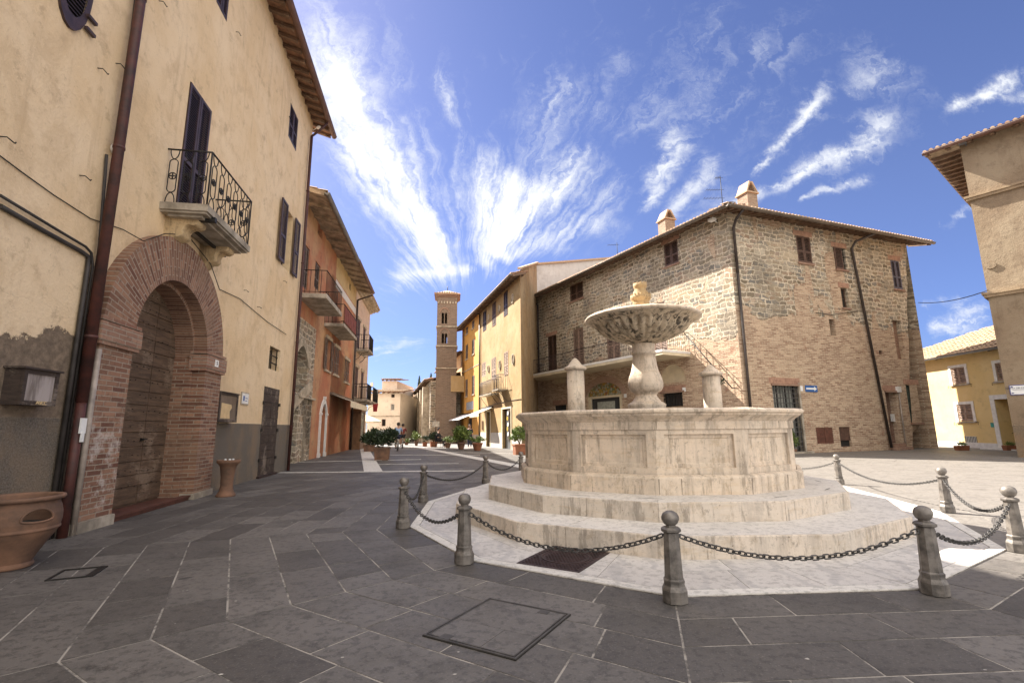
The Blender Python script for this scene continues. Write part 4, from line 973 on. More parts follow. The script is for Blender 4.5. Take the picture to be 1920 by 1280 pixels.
ov_ = mb.build('oval_shutter', shut_p, b1, f1); MB().box(ox0, ox1, .05, .06, oc_[1]-orz, oc_[1]+orz).build('window', dark_m, b1, f1)
window(b1, f1, r_mid, shut_p, glass_m, y=.2, nx=2, nz=3)
hw = (r_mid[1]-r_mid[0])/2+.02
leaf(MB(), r_mid[0]-hw-.12, r_mid[0]-.02, -.10, r_mid[2], r_mid[3], .045, .045).build('shutter', shut_p, b1, f1)
leaf(MB(), r_mid[1]+.02, r_mid[1]+hw+.10, -.10, r_mid[2], r_mid[3], .045, .045).build('shutter', shut_p, b1, f1)
MB().box(r_bar[0], r_bar[1], .26, .29, r_bar[2], r_bar[3]).build('window', dark_m, b1, f1)
grille(b1, f1, r_bar, .08, 2, 3, .012)
mb = MB(); z = r_dr[2]
while z < r_dr[3]-.02:
    h_ = rnd(.18, .24); xm = (r_dr[0]+r_dr[1])/2
    for xa, xb in ((r_dr[0]+.01, xm-.005), (xm+.005, r_dr[1]-.01)):
        y = .0+rnd(-.006, .006); mb.box(xa, xb, y, y+.05, z, min(r_dr[3], z+h_-.008))
    z += h_
mb.box(r_dr[0], r_dr[1], .03, .045, r_dr[2], r_dr[3])
sd_ = mb.build('cellar_door', wood_b, b1, f1)
for zz_ in (.45, 1.2, 1.9):
    for s_, xx in ((-1, r_dr[0]), (1, r_dr[1])): MB().box(xx-.05, xx+.07 if s_ > 0 else xx+.05, -.03, -.008, zz_-.04, zz_+.04).build('hinge', iron_d, sd_, f1)
MB().box(r_dr[0]-.08, r_dr[1]+.05, -.08, .1, 0, .05).build('threshold', rust_m, b1, f1)
# balcony
bx0, bx1, bo, bz = -7.57, -5.70, .70, 4.76
mb = MB(); mb.box(bx0, bx1, -bo, 0, bz-.115, bz); mb.box(bx0+.03, bx1-.03, -bo+.03, 0, bz-.15, bz-.115); mb.box(bx0+.10, bx1-.10, -bo+.12, -.08, bz-.19, bz-.15)
bal = mb.build('balcony', slabc, b1, f1)
MB().box(bx0+.22, bx0+.29, -bo-.03, -.4, bz-.2, bz-.12).box(bx0+.22, bx1+.0, -bo+.42, -bo+.47, bz-.235, bz-.195).build('iron_beam', iron_d, bal, f1)
corb = travertine('crumbling corbel stone', (.50, .38, .22), (.12, .09, .06), .6, .6)
for xc in (-7.22, -6.02):
    mb = MB()
    pr = [(0.0, 0), (-.46, 0), (-.50, -.04), (-.49, -.10), (-.43, -.13), (-.36, -.12), (-.30, -.15), (-.27, -.22), (-.29, -.28), (-.24, -.33), (-.16, -.34), (-.12, -.40), (-.06, -.44), (0, -.46)]
    b = len(mb.v); nn2 = len(pr)
    for xx, s_ in ((xc-.15, .95), (xc-.12, 1.0), (xc+.12, 1.0), (xc+.15, .95)): mb.v += [(xx, y*s_, bz-.152+z) for y, z in pr]
    for q in range(3):
        for i in range(nn2-1): mb.face([b+q*nn2+i, b+q*nn2+i+1, b+(q+1)*nn2+i+1, b+(q+1)*nn2+i], True)
    mb.face([b+i for i in range(nn2-1, -1, -1)]); mb.face([b+3*nn2+i for i in range(nn2)])
    mb.build('corbel', corb, bal, f1)
rl = MB(); zt_ = bz+.93; y0 = -bo+.04; xa, xb = bx0+.05, bx1-.04
rl.tube([(xa, .0, zt_), (xa, y0, zt_), (xb, y0, zt_), (xb, 0, zt_)], .016, 6)
for p in ((xa, y0), (xb, y0)): rl.tube([(p[0], p[1], bz), (p[0], p[1], zt_)], .013, 6)
def loop(c, ux, w_, za, zb, full=True):
    P = []; r = w_/2; cx, cy = c
    for k in range(17):
        a = math.pi*k/16; P.append((cx+ux[0]*r*math.cos(a), cy+ux[1]*r*math.cos(a), zb-r+r*math.sin(a)))
    for k in range(17):
        a = math.pi+math.pi*k/16; P.append((cx+ux[0]*r*math.cos(a), cy+ux[1]*r*math.cos(a), za+r+r*math.sin(a)))
    rl.tube(P, .0085, 5, closed=True)
def cross(c, ux, z):
    cx, cy = c; P = [(cx+ux[0]*.055*math.cos(a), cy+ux[1]*.055*math.cos(a), z+.055*math.sin(a)) for a in [2*math.pi*k/12 for k in range(12)]]
    rl.tube(P, .009, 5, closed=True); 
    rl.tube([(cx-ux[0]*.045, cy-ux[1]*.045, z), (cx+ux[0]*.045, cy+ux[1]*.045, z)], .011, 5); rl.tube([(cx, cy, z-.045), (cx, cy, z+.045)], .011, 5)
def panel(p, q, n_):
    p, q = Vector(p), Vector(q); d_ = (q-p); L = d_.length; ux = d_.normalized(); w_ = L/n_
    for i in range(n_):
        c = p+ux*(w_*(i+.5)); loop(c, ux, w_*.56, bz+.19, bz+.76); cross(c, ux, bz+.47)
        for zc, s_ in ((bz+.02, 1), (zt_-.0, -1)):
            P = []
            for k in range(9):
                a = math.pi*k/8; P.append((c.x+ux.x*w_*.30*math.cos(a), c.y+ux.y*w_*.30*math.cos(a), zc+s_*.165*math.sin(a)))
            rl.tube(P, .0085, 5)
panel((xa, 0), (xa, y0), 3); panel((xa, y0), (xb, y0), 6); panel((xb, 0), (xb, y0), 3)
rl.build('railing', iron_d, bal, f1)
# downpipes, conduits, wires, hooks
mb = MB(); mb.tube([(-8.86, -.13, 11.3), (-8.86, -.13, 1.55)], .062, 14); mb.tube([(-8.86, -.13, 1.57), (-8.86, -.13, .0)], .052, 14)
for z in (2.35, 4.9, 7.2, 9.4): mb.lathe([(.062, -.02), (.070, -.015), (.070, .015), (.062, .02)], 14, (-8.86, -.13, z))
p_ = mb.build('downpipe', pipe_red, b1, f1)
MB().box(-8.93, -8.83, -.20, -.185, 1.18, 1.36).box(-8.90, -8.85, -.205, -.19, 1.08, 1.20).build('sticker', white_p, p_, f1)
mb = MB(); mb.tube([(-8.74, -.16, 2.22), (-8.74, -.16, 0)], .034, 12); mb.build('overflow_pipe', pipe_gr, b1, f1)
mb = MB(); px = .36
def wp(u, v, off=.03): x, z = f1.st(u, v, off); return (x, -off, z)
mb.tube([(px, -.1, 11.0), (px-.02, -.1, .0)], .045, 10); mb.tube([(px, -.1, 11.0), (px+.05, -.3, 11.25), (px+.05, -o1-.05, 11.6)], .04, 8)
for z in (1.3, 3.9, 6.5, 9): mb.lathe([(.045, -.02), (.056, -.015), (.056, .015), (.045, .02)], 10, (px-.01, -.1, z))
mb.build('downpipe', pipe_red, b1, f1)
mb = MB(); c1 = wp(165, 480); 
mb.tube([wp(0, 386), wp(77, 430), wp(150, 470), wp(166, 481), (c1[0]+.01, -.04, c1[2]-.15), (wp(110, 860)[0], -.04, .0)], .026, 8)
mb.tube([wp(0, 366, .045), wp(106, 430, .045), wp(160, 462, .045), wp(171, 474, .045), (c1[0]+.09, -.04, c1[2]-.10), (wp(118, 860)[0], -.04, .0)], .016, 7)
mb.tube([wp(200, 290), (c1[0]+.17, -.03, wp(200, 290)[2]-1.2), (c1[0]+.17, -.03, 1.9)], .018, 7)
mb.build('conduit', simple('black conduit', (.045, .038, .034), .6), b1, f1)
mb = MB()
mb.tube([wp(0, 292, .015), wp(40, 322, .015), wp(100, 365, .015), wp(170, 410, .015), wp(230, 430, .015), wp(269, 452, .17)], .007, 5)
mb.tube([wp(269, 452, .17), wp(310, 438, .17), wp(352, 441, .17), wp(395, 495, .17), wp(411, 541, .17)], .008, 5)
mb.tube([wp(411, 542, .02), wp(450, 560, .02), wp(470, 577, .02), wp(500, 602, .02), wp(537, 627, .02)], .008, 5)
mb.tube([wp(252, 0, .012), wp(240, 100, .012), wp(228, 190, .012), wp(214, 268, .012)], .006, 5)
mb.build('cable', iron_d, b1, f1)
mb = MB(); c = wp(211.6, 281, .0); mb.lathe([(.0, -.03), (.075, -.03), (.075, .03), (0, .03)], 12); mb.v = [(c[0]+x, -.04+z*1.0, c[2]+y) for x, y, z in mb.v]; mb.build('junction_box', white_p, b1, f1)
for u, v in ((183, 128), (0, 256), (149, 329), (442, 60), (457, 544), (482, 575), (531, 527), (217, 119), (298, 2)):
    c = wp(u, v, .0); MB().tube([(c[0], 0, c[2]), (c[0], -.06, c[2]), (c[0]+.02, -.07, c[2]-.01), (c[0]+.08, -.075, c[2]-.02), (c[0]+.09, -.075, c[2]-.0)], .0065, 5).build('wall_hook', iron_d, b1, f1)
mb = MB(); a = f1.st(598, 238, .25); mb.tube([(XR-.05, -.02, a[1]-.05), (a[0], -.25, a[1])], .015, 5); mb.tube([(a[0], -.25, a[1]+.03), (a[0], -.25, a[1]-.05)], [.05, .09], 10); mb.build('floodlight', white_p, b1, f1)
# display cases on the wall
def case(name, label, quad, fr, dep, par=None):
    r = fr.rc(*quad, dep); x0, x1, z0, z1 = r
    F = Fr(fr.at((x0+x1)/2), fr.az, z0); t = thing(name, label, 'display case', F, None); w_ = (x1-x0)/2; h_ = z1-z0
    mb = MB(); mb.box(-w_, w_, -dep+.03, 0, 0, .03); mb.box(-w_, w_, -dep+.03, 0, h_-.03, h_); mb.box(-w_, -w_+.03, -dep+.03, 0, .03, h_-.03); mb.box(w_-.03, w_, -dep+.03, 0, .03, h_-.03); mb.box(-w_+.03, w_-.03, -.03, -.005, .03, h_-.03)
    mb.box(-w_-.03, w_+.03, -dep-.02, 0, h_, h_+.02); mb.build('cabinet', wood_b, t, F)
    mb = MB(); q = .045
    mb.box(-w_, -w_+q, -dep, -dep+.028, 0, h_); mb.box(w_-q, w_, -dep, -dep+.028, 0, h_); mb.box(-w_+q, w_-q, -dep, -dep+.028, 0, q); mb.box(-w_+q, w_-q, -dep, -dep+.028, h_-q, h_)
    d_ = mb.build('door_frame', wood_b, t, F); return t, F, w_, h_, d_
t, F, w_, h_, d_ = case('display_case', 'shallow wooden wall case with hazy glass and AUCC lettering, above the terracotta jar', (42, 109, 694, 760), f1, .18)
MB().box(-w_+.045, w_-.045, -.165, -.16, .045, h_-.045).build('pane', glass_c, d_, F)
textobj('AUCC', .052, d_, tM(F, .03, .024, .184), paper)
t, F, w_, h_, d_ = case('display_case', 'black glazed wall case with a torn yellow paper, right of the arched portal', (411, 446, 737, 791), f1, .16)
MB().box(-w_+.045, w_-.045, -.145, -.14, .045, h_-.045).build('pane', glass_p if 0 else simple('dusky case back', (.13, .10, .085), .4), d_, F)
MB().poly([(-w_*.75, -.148, .07), (w_*.25, -.148, .07), (w_*.18, -.148, .22), (w_*.4, -.148, .3), (w_*.3, -.148, .36), (-w_*.72, -.148, .38)]).build('paper', paper, t, F)
r = f1.rc(451, 465, 735, 759); F = Fr(f1.at((r[0]+r[1])/2), f1.az, r[2]); w_ = (r[1]-r[0])/2; h_ = r[3]-r[2]
t = thing('wall_plaque', 'small cream framed tile plaque right of the black display case', 'plaque', F)
fr_ = MB().box(-w_, w_, -.02, 0, 0, h_).build('frame', sand_m, t, F); MB().box(-w_+.03, w_-.03, -.024, -.02, .03, h_-.03).build('tile', white_p, t, F)
MB().box(-w_*.6, -w_*.2, -.027, -.0245, h_*.3, h_*.7).box(w_*.0, w_*.6, -.027, -.0245, h_*.5, h_*.56).box(w_*.0, w_*.5, -.027, -.0245, h_*.3, h_*.36).build('print', blue_p, t, F)
# terracotta urn and the big jar
P = gp(423, 930); F = G(*P); t = thing('terracotta_urn', 'slender weathered terracotta urn standing against the wall between portal and cellar door', 'urn', F)
k = P[1]/FPX*1.02
MB().lathe([(.0, .0), (.165, .0), (.170, .02), (.15, .05), (.118, .11), (.105, .2), (.110, .35), (.125, .46), (.14, .54), (.165, .58), (.19, .60), (.20, .625), (.20, .655), (.185, .66), (.175, .65), (.15, .55), (.0, .5)], 32).build('pot', terra, t, F)
mb = MB(); mb.lathe([(0, .565), (.15, .565)], 16); mb.build('soil', dark_m, t, F)
mb = MB()
for a, b in ((.05, -.06), (.09, -.02), (-.02, -.08)): mb.lathe([(0, -.02), (.03, 0), (0, .02)], 8, (a, b, .665))
mb.build('crumpled_paper', white_p, t, F)
P = gp(-14, 1072); F = G(P[0], P[1]+.12); t = thing('terracotta_jar', 'big round terracotta jar with a side opening, cut by the left edge', 'jar', F)
s_ = .93
prof = [(.0, .0), (.175, .0), (.19, .012), (.19, .035), (.172, .05), (.205, .12), (.262, .22), (.318, .31), (.335, .345), (.348, .35), (.348, .368), (.342, .375), (.352, .43), (.350, .50), (.335, .565), (.318, .605), (.312, .618), (.325, .625), (.352, .632), (.362, .65), (.355, .668), (.33, .672), (.31, .655), (.30, .60)]
mb = MB(); hn = 120; hz_, ha = .495, R_(-17); hw_, hh_ = .30, .062
b = 0
P2 = []
for i in range(len(prof)-1):
    (r0, za), (r1, zb) = prof[i], prof[i+1]; m_ = max(1, int(abs(zb-za)/.007))
    for j in range(m_): P2.append((r0+(r1-r0)*j/m_, za+(zb-za)*j/m_))
P2.append(prof[-1]); nr = len(P2)
for (r, z) in P2:
    for k in range(hn*2): a = math.pi*k/hn; mb.v.append((r*s_*math.cos(a), r*s_*math.sin(a), z*s_))
def inh(a, z):
    da = (a-ha+math.pi) % (2*math.pi)-math.pi; return (da/.36)**2+((z-(hz_-.03))/(.095 if z > hz_-.03 else .022))**2 < 1
for j in range(nr-1):
    zm = (P2[j][1]+P2[j+1][1])/2
    for k in range(hn*2):
        a = math.pi*(k+.5)/hn
        if j < nr-20 and inh(a, zm): continue
        k2 = (k+1) % (hn*2); mb.face([j*hn*2+k, j*hn*2+k2, (j+1)*hn*2+k2, (j+1)*hn*2+k], True)
jar = mb.build('pot', terra, t, F)
m = MB(); pp = []
for k in range(48):
    a = 2*math.pi*k/48; da = .375*math.cos(a); zz_ = hz_-.03+(.098 if math.sin(a) > 0 else .026)*math.sin(a)
    rr_ = next((r0+(r1-r0)*(zz_-za)/(zb-za) for (r0, za), (r1, zb) in zip(prof[5:], prof[6:]) if za <= zz_ <= zb and zb > za), .34)
    pp.append((rr_*s_*math.cos(ha+da), rr_*s_*math.sin(ha+da), zz_*s_))
m.tube(pp, .011, 6, closed=True); m.build('hole_rim', terra, jar, F)
mb = MB(); mb.lathe([(.0, .06), (.18, .10), (.27, .34), (.28, .40), (.0, .42)], 40); mb.v = [(x*s_*.97, y*s_*.97, z*s_) for x, y, z in mb.v]
mb.build('soil', dark_m, t, F)
# ================================================================ left row beyond the ochre house
f2 = Fr(gp(540, 871), -9.0)
def q2(u0, u1, v0, v1): return f2.rc(u0, u1, v0, v1)
XA = f2.st(605, 700)[0]; XB = f2.st(661, 700)[0]
zt2, o2 = fit(f2, (602, 350), (590, 400), .2)
z2g = f2.st(640, 445, .8)[1]; zt2 = 9.75; o2 = .95
b2 = thing('red_house', 'brick red house with stone ground floor, pointed stone arch and a slab balcony', 'building', f2)
A1, A2 = f2.st(562, 700)[0], f2.st(579.5, 700)[0]
arch_h = archpoly(f2.st(549, 700)[0], f2.st(577, 680)[0], f2.st(556, 735)[1], f2.st(577, 690)[1], rise=f2.st(570, 650)[1]-f2.st(577, 690)[1], pointed=True)
sdoor = f2.rc(556, 582, 748, 866); sdoor = (sdoor[0], sdoor[1], .0, f2.st(575, 748)[1])
wA, wB = q2(610, 618.5, 636, 695), q2(626.5, 634, 652, 703)
pdoor = (f2.st(599, 800)[0], f2.st(608.5, 800)[0], .0, f2.st(606, 775)[1], f2.st(607, 756)[1])
pd_h = archpoly(pdoor[0], pdoor[1], .0, pdoor[3], rise=.45, pointed=True)
D2 = f2.rc(615.5, 628.6, 774, 853); D2 = (D2[0], D2[1], 0, D2[3])
bd1, bd2 = f2.rc(570, 579.5, 460, 544), f2.rc(590, 600, 492, 545)
uw1, uw2 = f2.rc(575, 583, 382, 405), f2.rc(596, 604, 424, 444)
holes = [arch_h, rect(*sdoor), rect(*bd1), rect(*bd2), rect(*uw1), rect(*uw2)]
xs = f2.st(592, 640)[0]
h_all = [arch_h, rect(*sdoor), rect(*bd1), rect(*bd2), rect(*uw1), rect(*uw2), rect(*wA), pd_h]
zst = f2.st(575, 603)[1]
wallmesh([(-1.2, 0), (xs, 0), (xs, zst), (-1.2, zst)], [arch_h, rect(*sdoor)], .5).build('stone_wall', stone_old, b2, f2)
XA = f2.st(622, 660)[0]
wallmesh([(xs, 0), (XA, 0), (XA, zt2+.1), (-1.2, zt2+.1), (-1.2, zst), (xs, zst)], [rect(*bd1), rect(*bd2), rect(*uw1), rect(*uw2), rect(*wA), pd_h, rect(*D2)] if D2[1] < XA else [rect(*bd1), rect(*bd2), rect(*uw1), rect(*uw2), rect(*wA), pd_h], .25).build('wall', B_red, b2, f2)
body(b2, f2, -1.2, XA, zt2, 8, B_red, 'rear_wall')
eave(b2, f2, -1.2, XA, zt2, o2, .2, gut_zn, sof_l, sof_l, sp=1.1, rw=.16, gr=.09)
shut(b2, f2, bd1, shut_o, pitch=.07); shut(b2, f2, bd2, shut_o, pitch=.07); window(b2, f2, uw1, shut_o, dark_m); window(b2, f2, uw2, shut_o, dark_m)
MB().box(arch_h[0][0], arch_h[1][0], .45, .48, arch_h[0][1], arch_h[0][1]+4).build('window', dark_m, b2, f2)
mb = MB(); x0, x1 = sdoor[0], sdoor[1]
mb.box(x0+.0, x0+(x1-x0)*.38, .25, .3, 0, sdoor[3]); d1 = mb.build('door', simple('dull grey door', (.16, .14, .125), .7), b2, f2)
MB().box(x0+(x1-x0)*.42, x0+(x1-x0)*.62, .0, .3, 0, sdoor[3]).build('door_post', sand_m, b2, f2); MB().box(x0+(x1-x0)*.62, x1, .38, .42, 0, sdoor[3]).build('window', dark_m, b2, f2)
MB().box(x0-.2, x1+.15, -.1, .0, sdoor[3], sdoor[3]+.08).build('lintel', sand_m, b2, f2)
# arch ring stones
mb = MB(); n = len(arch_h)
for i in range(2, n-1):
    (xa, za), (xb, zb) = arch_h[i], arch_h[i+1]; cx, cz = (arch_h[0][0]+arch_h[1][0])/2, arch_h[2][1]
    def o_(x, z): d_ = math.hypot(x-cx, z-cz); return (x+(x-cx)/d_*.3, z+(z-cz)/d_*.3)
    oa, ob = o_(xa, za), o_(xb, zb)
    mb.prism([(xa, za), oa, ob, (xb, zb)], -.05, -.0)
mb.build('arch_ring', sand_m, b2, f2)
P = [f2.st(581.5, 719)[0], f2.st(581.5, 719)[1], f2.st(549, 760)[0], f2.st(549, 760)[1]]
mb = MB(); mb.prism([(P[2], P[3]-.15), (P[0], P[1]-.3), (P[0]+.1, P[1]+.15), (P[2], P[3]+.3)], -.06, -.0); mb.build('sloping_arch', sand_m, b2, f2)
def trim(root, fr, r, w_=.12, mat=None, head=True, y=-.04):
    x0, x1, z0, z1 = r
    MB().box(x0-w_*1.3, x1+w_*1.3, y-.05, 0, z0-w_*.8, z0-.002).build('sill', mat or sand_m, root, fr)
    if head: MB().box(x0-w_*1.2, x1+w_*1.2, y-.04, 0, z1+.002, z1+w_*1.3).build('lintel', mat or sand_m, root, fr)
trim(b2, f2, wA); window(b2, f2, wA, shut_o, glass_m, nz=2)
hw = (wA[1]-wA[0])/2
for xc in (wA[0]-hw*.9, wA[1]+.04): leaf(MB(), xc, xc+hw*.85, -.09, wA[2], wA[3], .04, .07).build('shutter', shut_o, b2, f2)
def whitearch(root, fr, pdr, rise, mat=None):
    x0, x1, z0, zs = pdr; hi, ho = archpoly(x0, x1, z0, zs, rise=rise, pointed=True), archpoly(x0-.17, x1+.17, z0, zs, rise=rise+.22, pointed=True)
    mb = MB(); n = len(hi)
    for i in range(1, n):
        j = (i+1) % n
        if j == 0 or (i == n-1): a, b, c, d_ = hi[i], hi[0], ho[0], ho[i]
        else: a, b, c, d_ = hi[i], hi[j], ho[j], ho[i]
        mb.prism([a, d_, c, b], -.07, -.0)
    for x in (x0-.18, x1-.0): mb.box(x-.03, x+.21, -.10, 0, zs-.08, zs+.02); mb.box(x-.03, x+.21, -.10, 0, 0, .18)
    mb.box((x0+x1)/2-.1, (x0+x1)/2+.1, -.1, 0, zs+rise+.18, zs+rise+.32)
    return mb.build('door_surround', mat or white_m, root, fr)
whitearch(b2, f2, (pdoor[0], pdoor[1], 0, pdoor[3]), .45)
MB().box(pdoor[0], pdoor[1], .18, .22, 0, pdoor[3]+.5).build('door', simple('slate door', (.10, .10, .105), .6), b2, f2)
if D2[1] < XA: MB().box(D2[0], D2[1], .15, .2, 0, D2[3]).build('door', simple('plain grey door', (.34, .30, .26), .8), b2, f2)
# balconies of the left row
def slabbal(root, fr, uw, uo, v, h=.95, mat=None, th=.16, name='balcony', rail=True, sp=.12):
    """uw: pixel of slab left end on the wall; uo: pixels of outer corners"""
    (ua, va), (ub, vb), (uc, vc) = uw, uo[0], uo[1]
    s0, z0 = fr.st(ua, va)
    o = .3
    for _ in range(60):
        s1 = fr.st(ub, vb, o)[0]
        if s1 > s0: o += .03
        else: break
    z = fr.st(ub, vb, o)[1]; x1 = fr.st(uc, vc, o)[0]
    ob = MB().box(s0, x1, -o, 0, z-th, z).build(name, mat or slabc, root, fr)
    if rail: railing(ob, fr, s0, x1, o, z, h, sp)
    return ob, s0, x1, o, z
bl, s0, x1_, o_b, z_b = slabbal(b2, f2, (560, 545.5), ((611.8, 549.4), (641, 593)), 0, .9, th=.17, sp=.16)
# second house: yellow above, red below
f3 = Fr(f2.at(XA), -9.0); b3 = thing('yellow_topped_house', 'house dull yellow above and brick red below with a cream awning and a slab balcony', 'building', f3)
L3 = f2.st(661, 700)[0]-XA
def r3(u0, u1, v0, v1): return f3.rc(u0, u1, v0, v1)
wB3, wC = r3(626.5, 634, 652, 703), r3(646, 653.5, 675, 717); wu = [r3(620, 627.5, 466, 483), r3(637, 642, 493, 509), r3(654.5, 658, 530, 544)]
dB, dC = r3(615.5, 628.6, 774, 853), r3(639.6, 648.3, 778, 850); dB = (max(.12, dB[0]), dB[1], 0, dB[3]); dC = (dC[0], dC[1], 0, dC[3])
bdd = [r3(621, 628, 515, 565), r3(643, 648, 560, 600)]
zc3 = f3.st(630, 560)[1]
hl = [rect(*r) for r in [wB3, wC, dB, dC, bdd[0]]]
zsp = f3.st(640, 545)[1]; zsp = max(bdd[0][3]+.1, min(zsp, 8.0))
wallmesh([(0, 0), (L3, 0), (L3, zsp), (0, zsp)], hl, .2).build('wall', B_red, b3, f3)
wallmesh([(0, zsp), (L3, zsp), (L3, 9.9), (0, 9.9)], [rect(*r) for r in wu if r[3] < 9.8 and r[2] > zsp], .2).build('upper_wall', B_yel, b3, f3)
MB().box(0, L3, -.02, -.0, zsp-.5, zsp-.1).build('white_band', white_m, b3, f3)
body(b3, f3, 0, L3, 9.8, 8, B_yel, 'rear_wall')
eave(b3, f3, 0, L3, 9.8, .95, .2, gut_red, sof_l, sof_l, sp=1.0, rw=.16, gr=.09)
for r in (wB3, wC): trim(b3, f3, r); shut(b3, f3, r, shut_o, y=-.03, pitch=.07)
for r in wu:
    if r[3] < 9.8 and r[2] > zsp: window(b3, f3, r, shut_o, dark_m)
shut(b3, f3, bdd[0], shut_o, pitch=.08)
for r in (dB, dC): MB().box(r[0], r[1], .14, .18, 0, r[3]).build('door', sand_m, b3, f3)
mb = MB(); mb.tube([(L3-.05, -.1, 9.2), (L3-.05, -.1, 0)], .06, 8); mb.tube([(L3-.05, -.1, 9.2), (L3-.05, -1.0, 9.55)], .05, 8); mb.build('downpipe', pipe_dk, b3, f3)
bl, s0, x1_, o_b, z_b = slabbal(b3, f3, (608, 603), ((645, 605.5), (669, 638)), 0, .9, th=.14, sp=.16)
mb = MB()
for k in range(7): x = s0+.1+(x1_-s0-.4)*k/7; mb.box(x, x+(x1_-s0)/7*.8, -o_b-.0, -o_b+.02, z_b+.1, z_b+.8)
mb.build('red_cloth', simple('faded red cloth', (.23, .06, .045), .9), bl, f3)
aw = f3.rc(622, 664, 752, 766); z = f3.st(640, 757)[1]
mb = MB(); xa, xb = dB[0]-.2, L3-.3
mb.poly([(xa, -.02, z+.35), (xb, -.02, z+.35), (xb, -1.0, z-.02), (xa, -1.0, z-.02)]); mb.poly([(xa, -1.0, z-.02), (xb, -1.0, z-.02), (xb, -1.0, z-.3), (xa, -1.0, z-.3)])
a_ = mb.build('awning', canvas, b3, f3); MB().box(xa, xb, -.14, -.0, z+.3, z+.42).build('awning_case', shut_o, a_, f3)
# shop vitrine of varnished wood
x0v, x1v = f3.st(652, 800)[0], f3.st(663, 800)[0]
mb = MB(); zt_v = f3.st(656, 780)[1]; L_ = 1.3
for x in (L3+.1, L3+L_): mb.box(x-.05, x+.05, -.55, -.0, 0, zt_v)
mb.box(L3+.05, L3+L_+.05, -.58, 0, zt_v-.1, zt_v); mb.box(L3+.05, L3+L_+.05, -.56, 0, 0, .62)
# pink palace further along
f4 = Fr(f3.at(L3), -9.0); b4 = thing('pink_palace', 'pale pink palace with ironwork balconies and a moulded cornice, last on the left', 'building', f4)
L4 = 6.6; z4 = 10.1
ws = []
for k in range(2):
    for z in (3.2, 6.3): ws.append((1.0+k*2.5, 1.95+k*2.5, z, z+1.9))
ds = [(1.0+k*2.5, 2.1+k*2.5, 0, 2.3) for k in range(2)]
wallmesh([(0, 0), (L4, 0), (L4, z4), (0, z4)], [rect(*r) for r in ws+ds], .2).build('wall', B_pink, b4, f4)
body(b4, f4, 0, L4, z4-.02, 7, B_pink, 'rear_wall')
mb = MB()
for o, a, b in ((.15, z4-.25, z4-.12), (.3, z4-.12, z4), (.55, z4, z4+.14), (.62, z4+.14, z4+.2)): mb.box(-.0, L4+o, -o, 0, a, b)
mb.build('cornice', sand_m, b4, f4)
MB().hexa([(0, -.66, z4+.2), (L4+.66, -.66, z4+.2), (L4+.66, 7, z4+1.8), (0, 7, z4+1.8), (0, -.66, z4+.26), (L4+.66, -.66, z4+.26), (L4+.66, 7, z4+1.86), (0, 7, z4+1.86)]).build('roof', tile_m, b4, f4)
for r in ws: shut(b4, f4, r, shut_b, y=-.02, pitch=.12, fw=.08); trim(b4, f4, r, .14)
for r in ds: MB().box(r[0], r[1], .12, .16, 0, 2.3).build('door', wood_s, b4, f4)
for (s_, z, o, L_) in ((.7, 6.2, .85, 2.0), (.7, 3.05, .85, 2.0), (3.2, 3.05, .9, 3.0)):
    ob = MB().box(s_, s_+L_, -o, 0, z-.12, z).build('balcony', slabc, b4, f4); railing(ob, f4, s_, s_+L_, o, z, .95, .16, r=.011)
    for xx in (s_+.2, s_+L_-.2):
        mb = MB(); mb.tube([(xx, 0, z-.65), (xx, -.2, z-.5), (xx, -.35, z-.25), (xx, -o+.1, z-.14)], .02, 5); mb.build('bracket', iron_d, ob, f4)
mb = MB(); 
for x in (.05, 1.55): mb.box(x, x+.12, -.62, -.02, 0, 2.35)
mb.box(0, 1.72, -.64, -.02, 2.25, 2.42); mb.box(.02, 1.7, -.6, -.02, 0, .62)
t = thing('shop_showcase', 'varnished wood shop showcase with glass standing out from the wall under the awning', 'showcase', f4)
mb.build('frame', wood_s, t, f4); MB().box(.17, 1.55, -.58, -.56, .62, 2.25).build('pane', glass_p, t, f4)
F = G(*f4.at(.3, 1.0)); t = thing('stone_barrel', 'mottled stone barrel shaped pot beside the wooden showcase', 'pot', F)
MB().lathe([(0, 0), (.17, 0), (.2, .2), (.19, .45), (.15, .6), (.12, .62), (0, .6)], 16).build('pot', trav_d, t, F)
cl = MB(); cl.v = []; P = f4.at(2.9, 1.1)
cl.hexa([(-.12, -.05, 0), (.1, -.03, 0), (.1, .05, 0), (-.12, .05, 0), (-.16, -.05, .5), (.16, -.04, .52), (.16, .05, .52), (-.16, .05, .5)])
tag(cl.build('hanging_flag', red_c, None, G(P[0], P[1], 2.35)), 'small red cloth hanging below the pink palace balcony', 'cloth')
# ================================================================ far end of the street
FH = (-13.2, 44.5); fF = Fr((FH[0], FH[1]), 90); 
xr = (ray(750, 770).x/ray(750, 770).y)*44.5-FH[0]
def rF(u0, u1, v0, v1): return fF.rc(u0, u1, v0, v1)
zF = fF.st(700, 737)[1]
bF = thing('pale_house', 'pale rose house closing the far end of the street, with small square windows', 'building', fF)
fw_ = [rF(699.5, 706.5, 738.5, 744.5), rF(733.5, 740, 738.5, 745), rF(699, 706, 757, 769), rF(732.5, 739.5, 757, 769), rF(715.5, 723, 785.5, 798.5)]
wallmesh([(0, 0), (xr, 0), (xr, zF), (0, zF)], [rect(*r) for r in fw_], .2).build('wall', B_far, bF, fF)
body(bF, fF, 0, xr, zF-.02, 9, B_far, 'side_wall')
eave(bF, fF, 0, xr, zF, .5, .12, None, depth=5, trows=9, ov=(0, .4), tmat=tile_l)
for i, r in enumerate(fw_): window(bF, fF, r, white_m if 2 <= i < 4 else shut_b, glass_p if i == 2 else dark_m, nx=2 if i in (2, 3) else 1, nz=1, fw=.06)
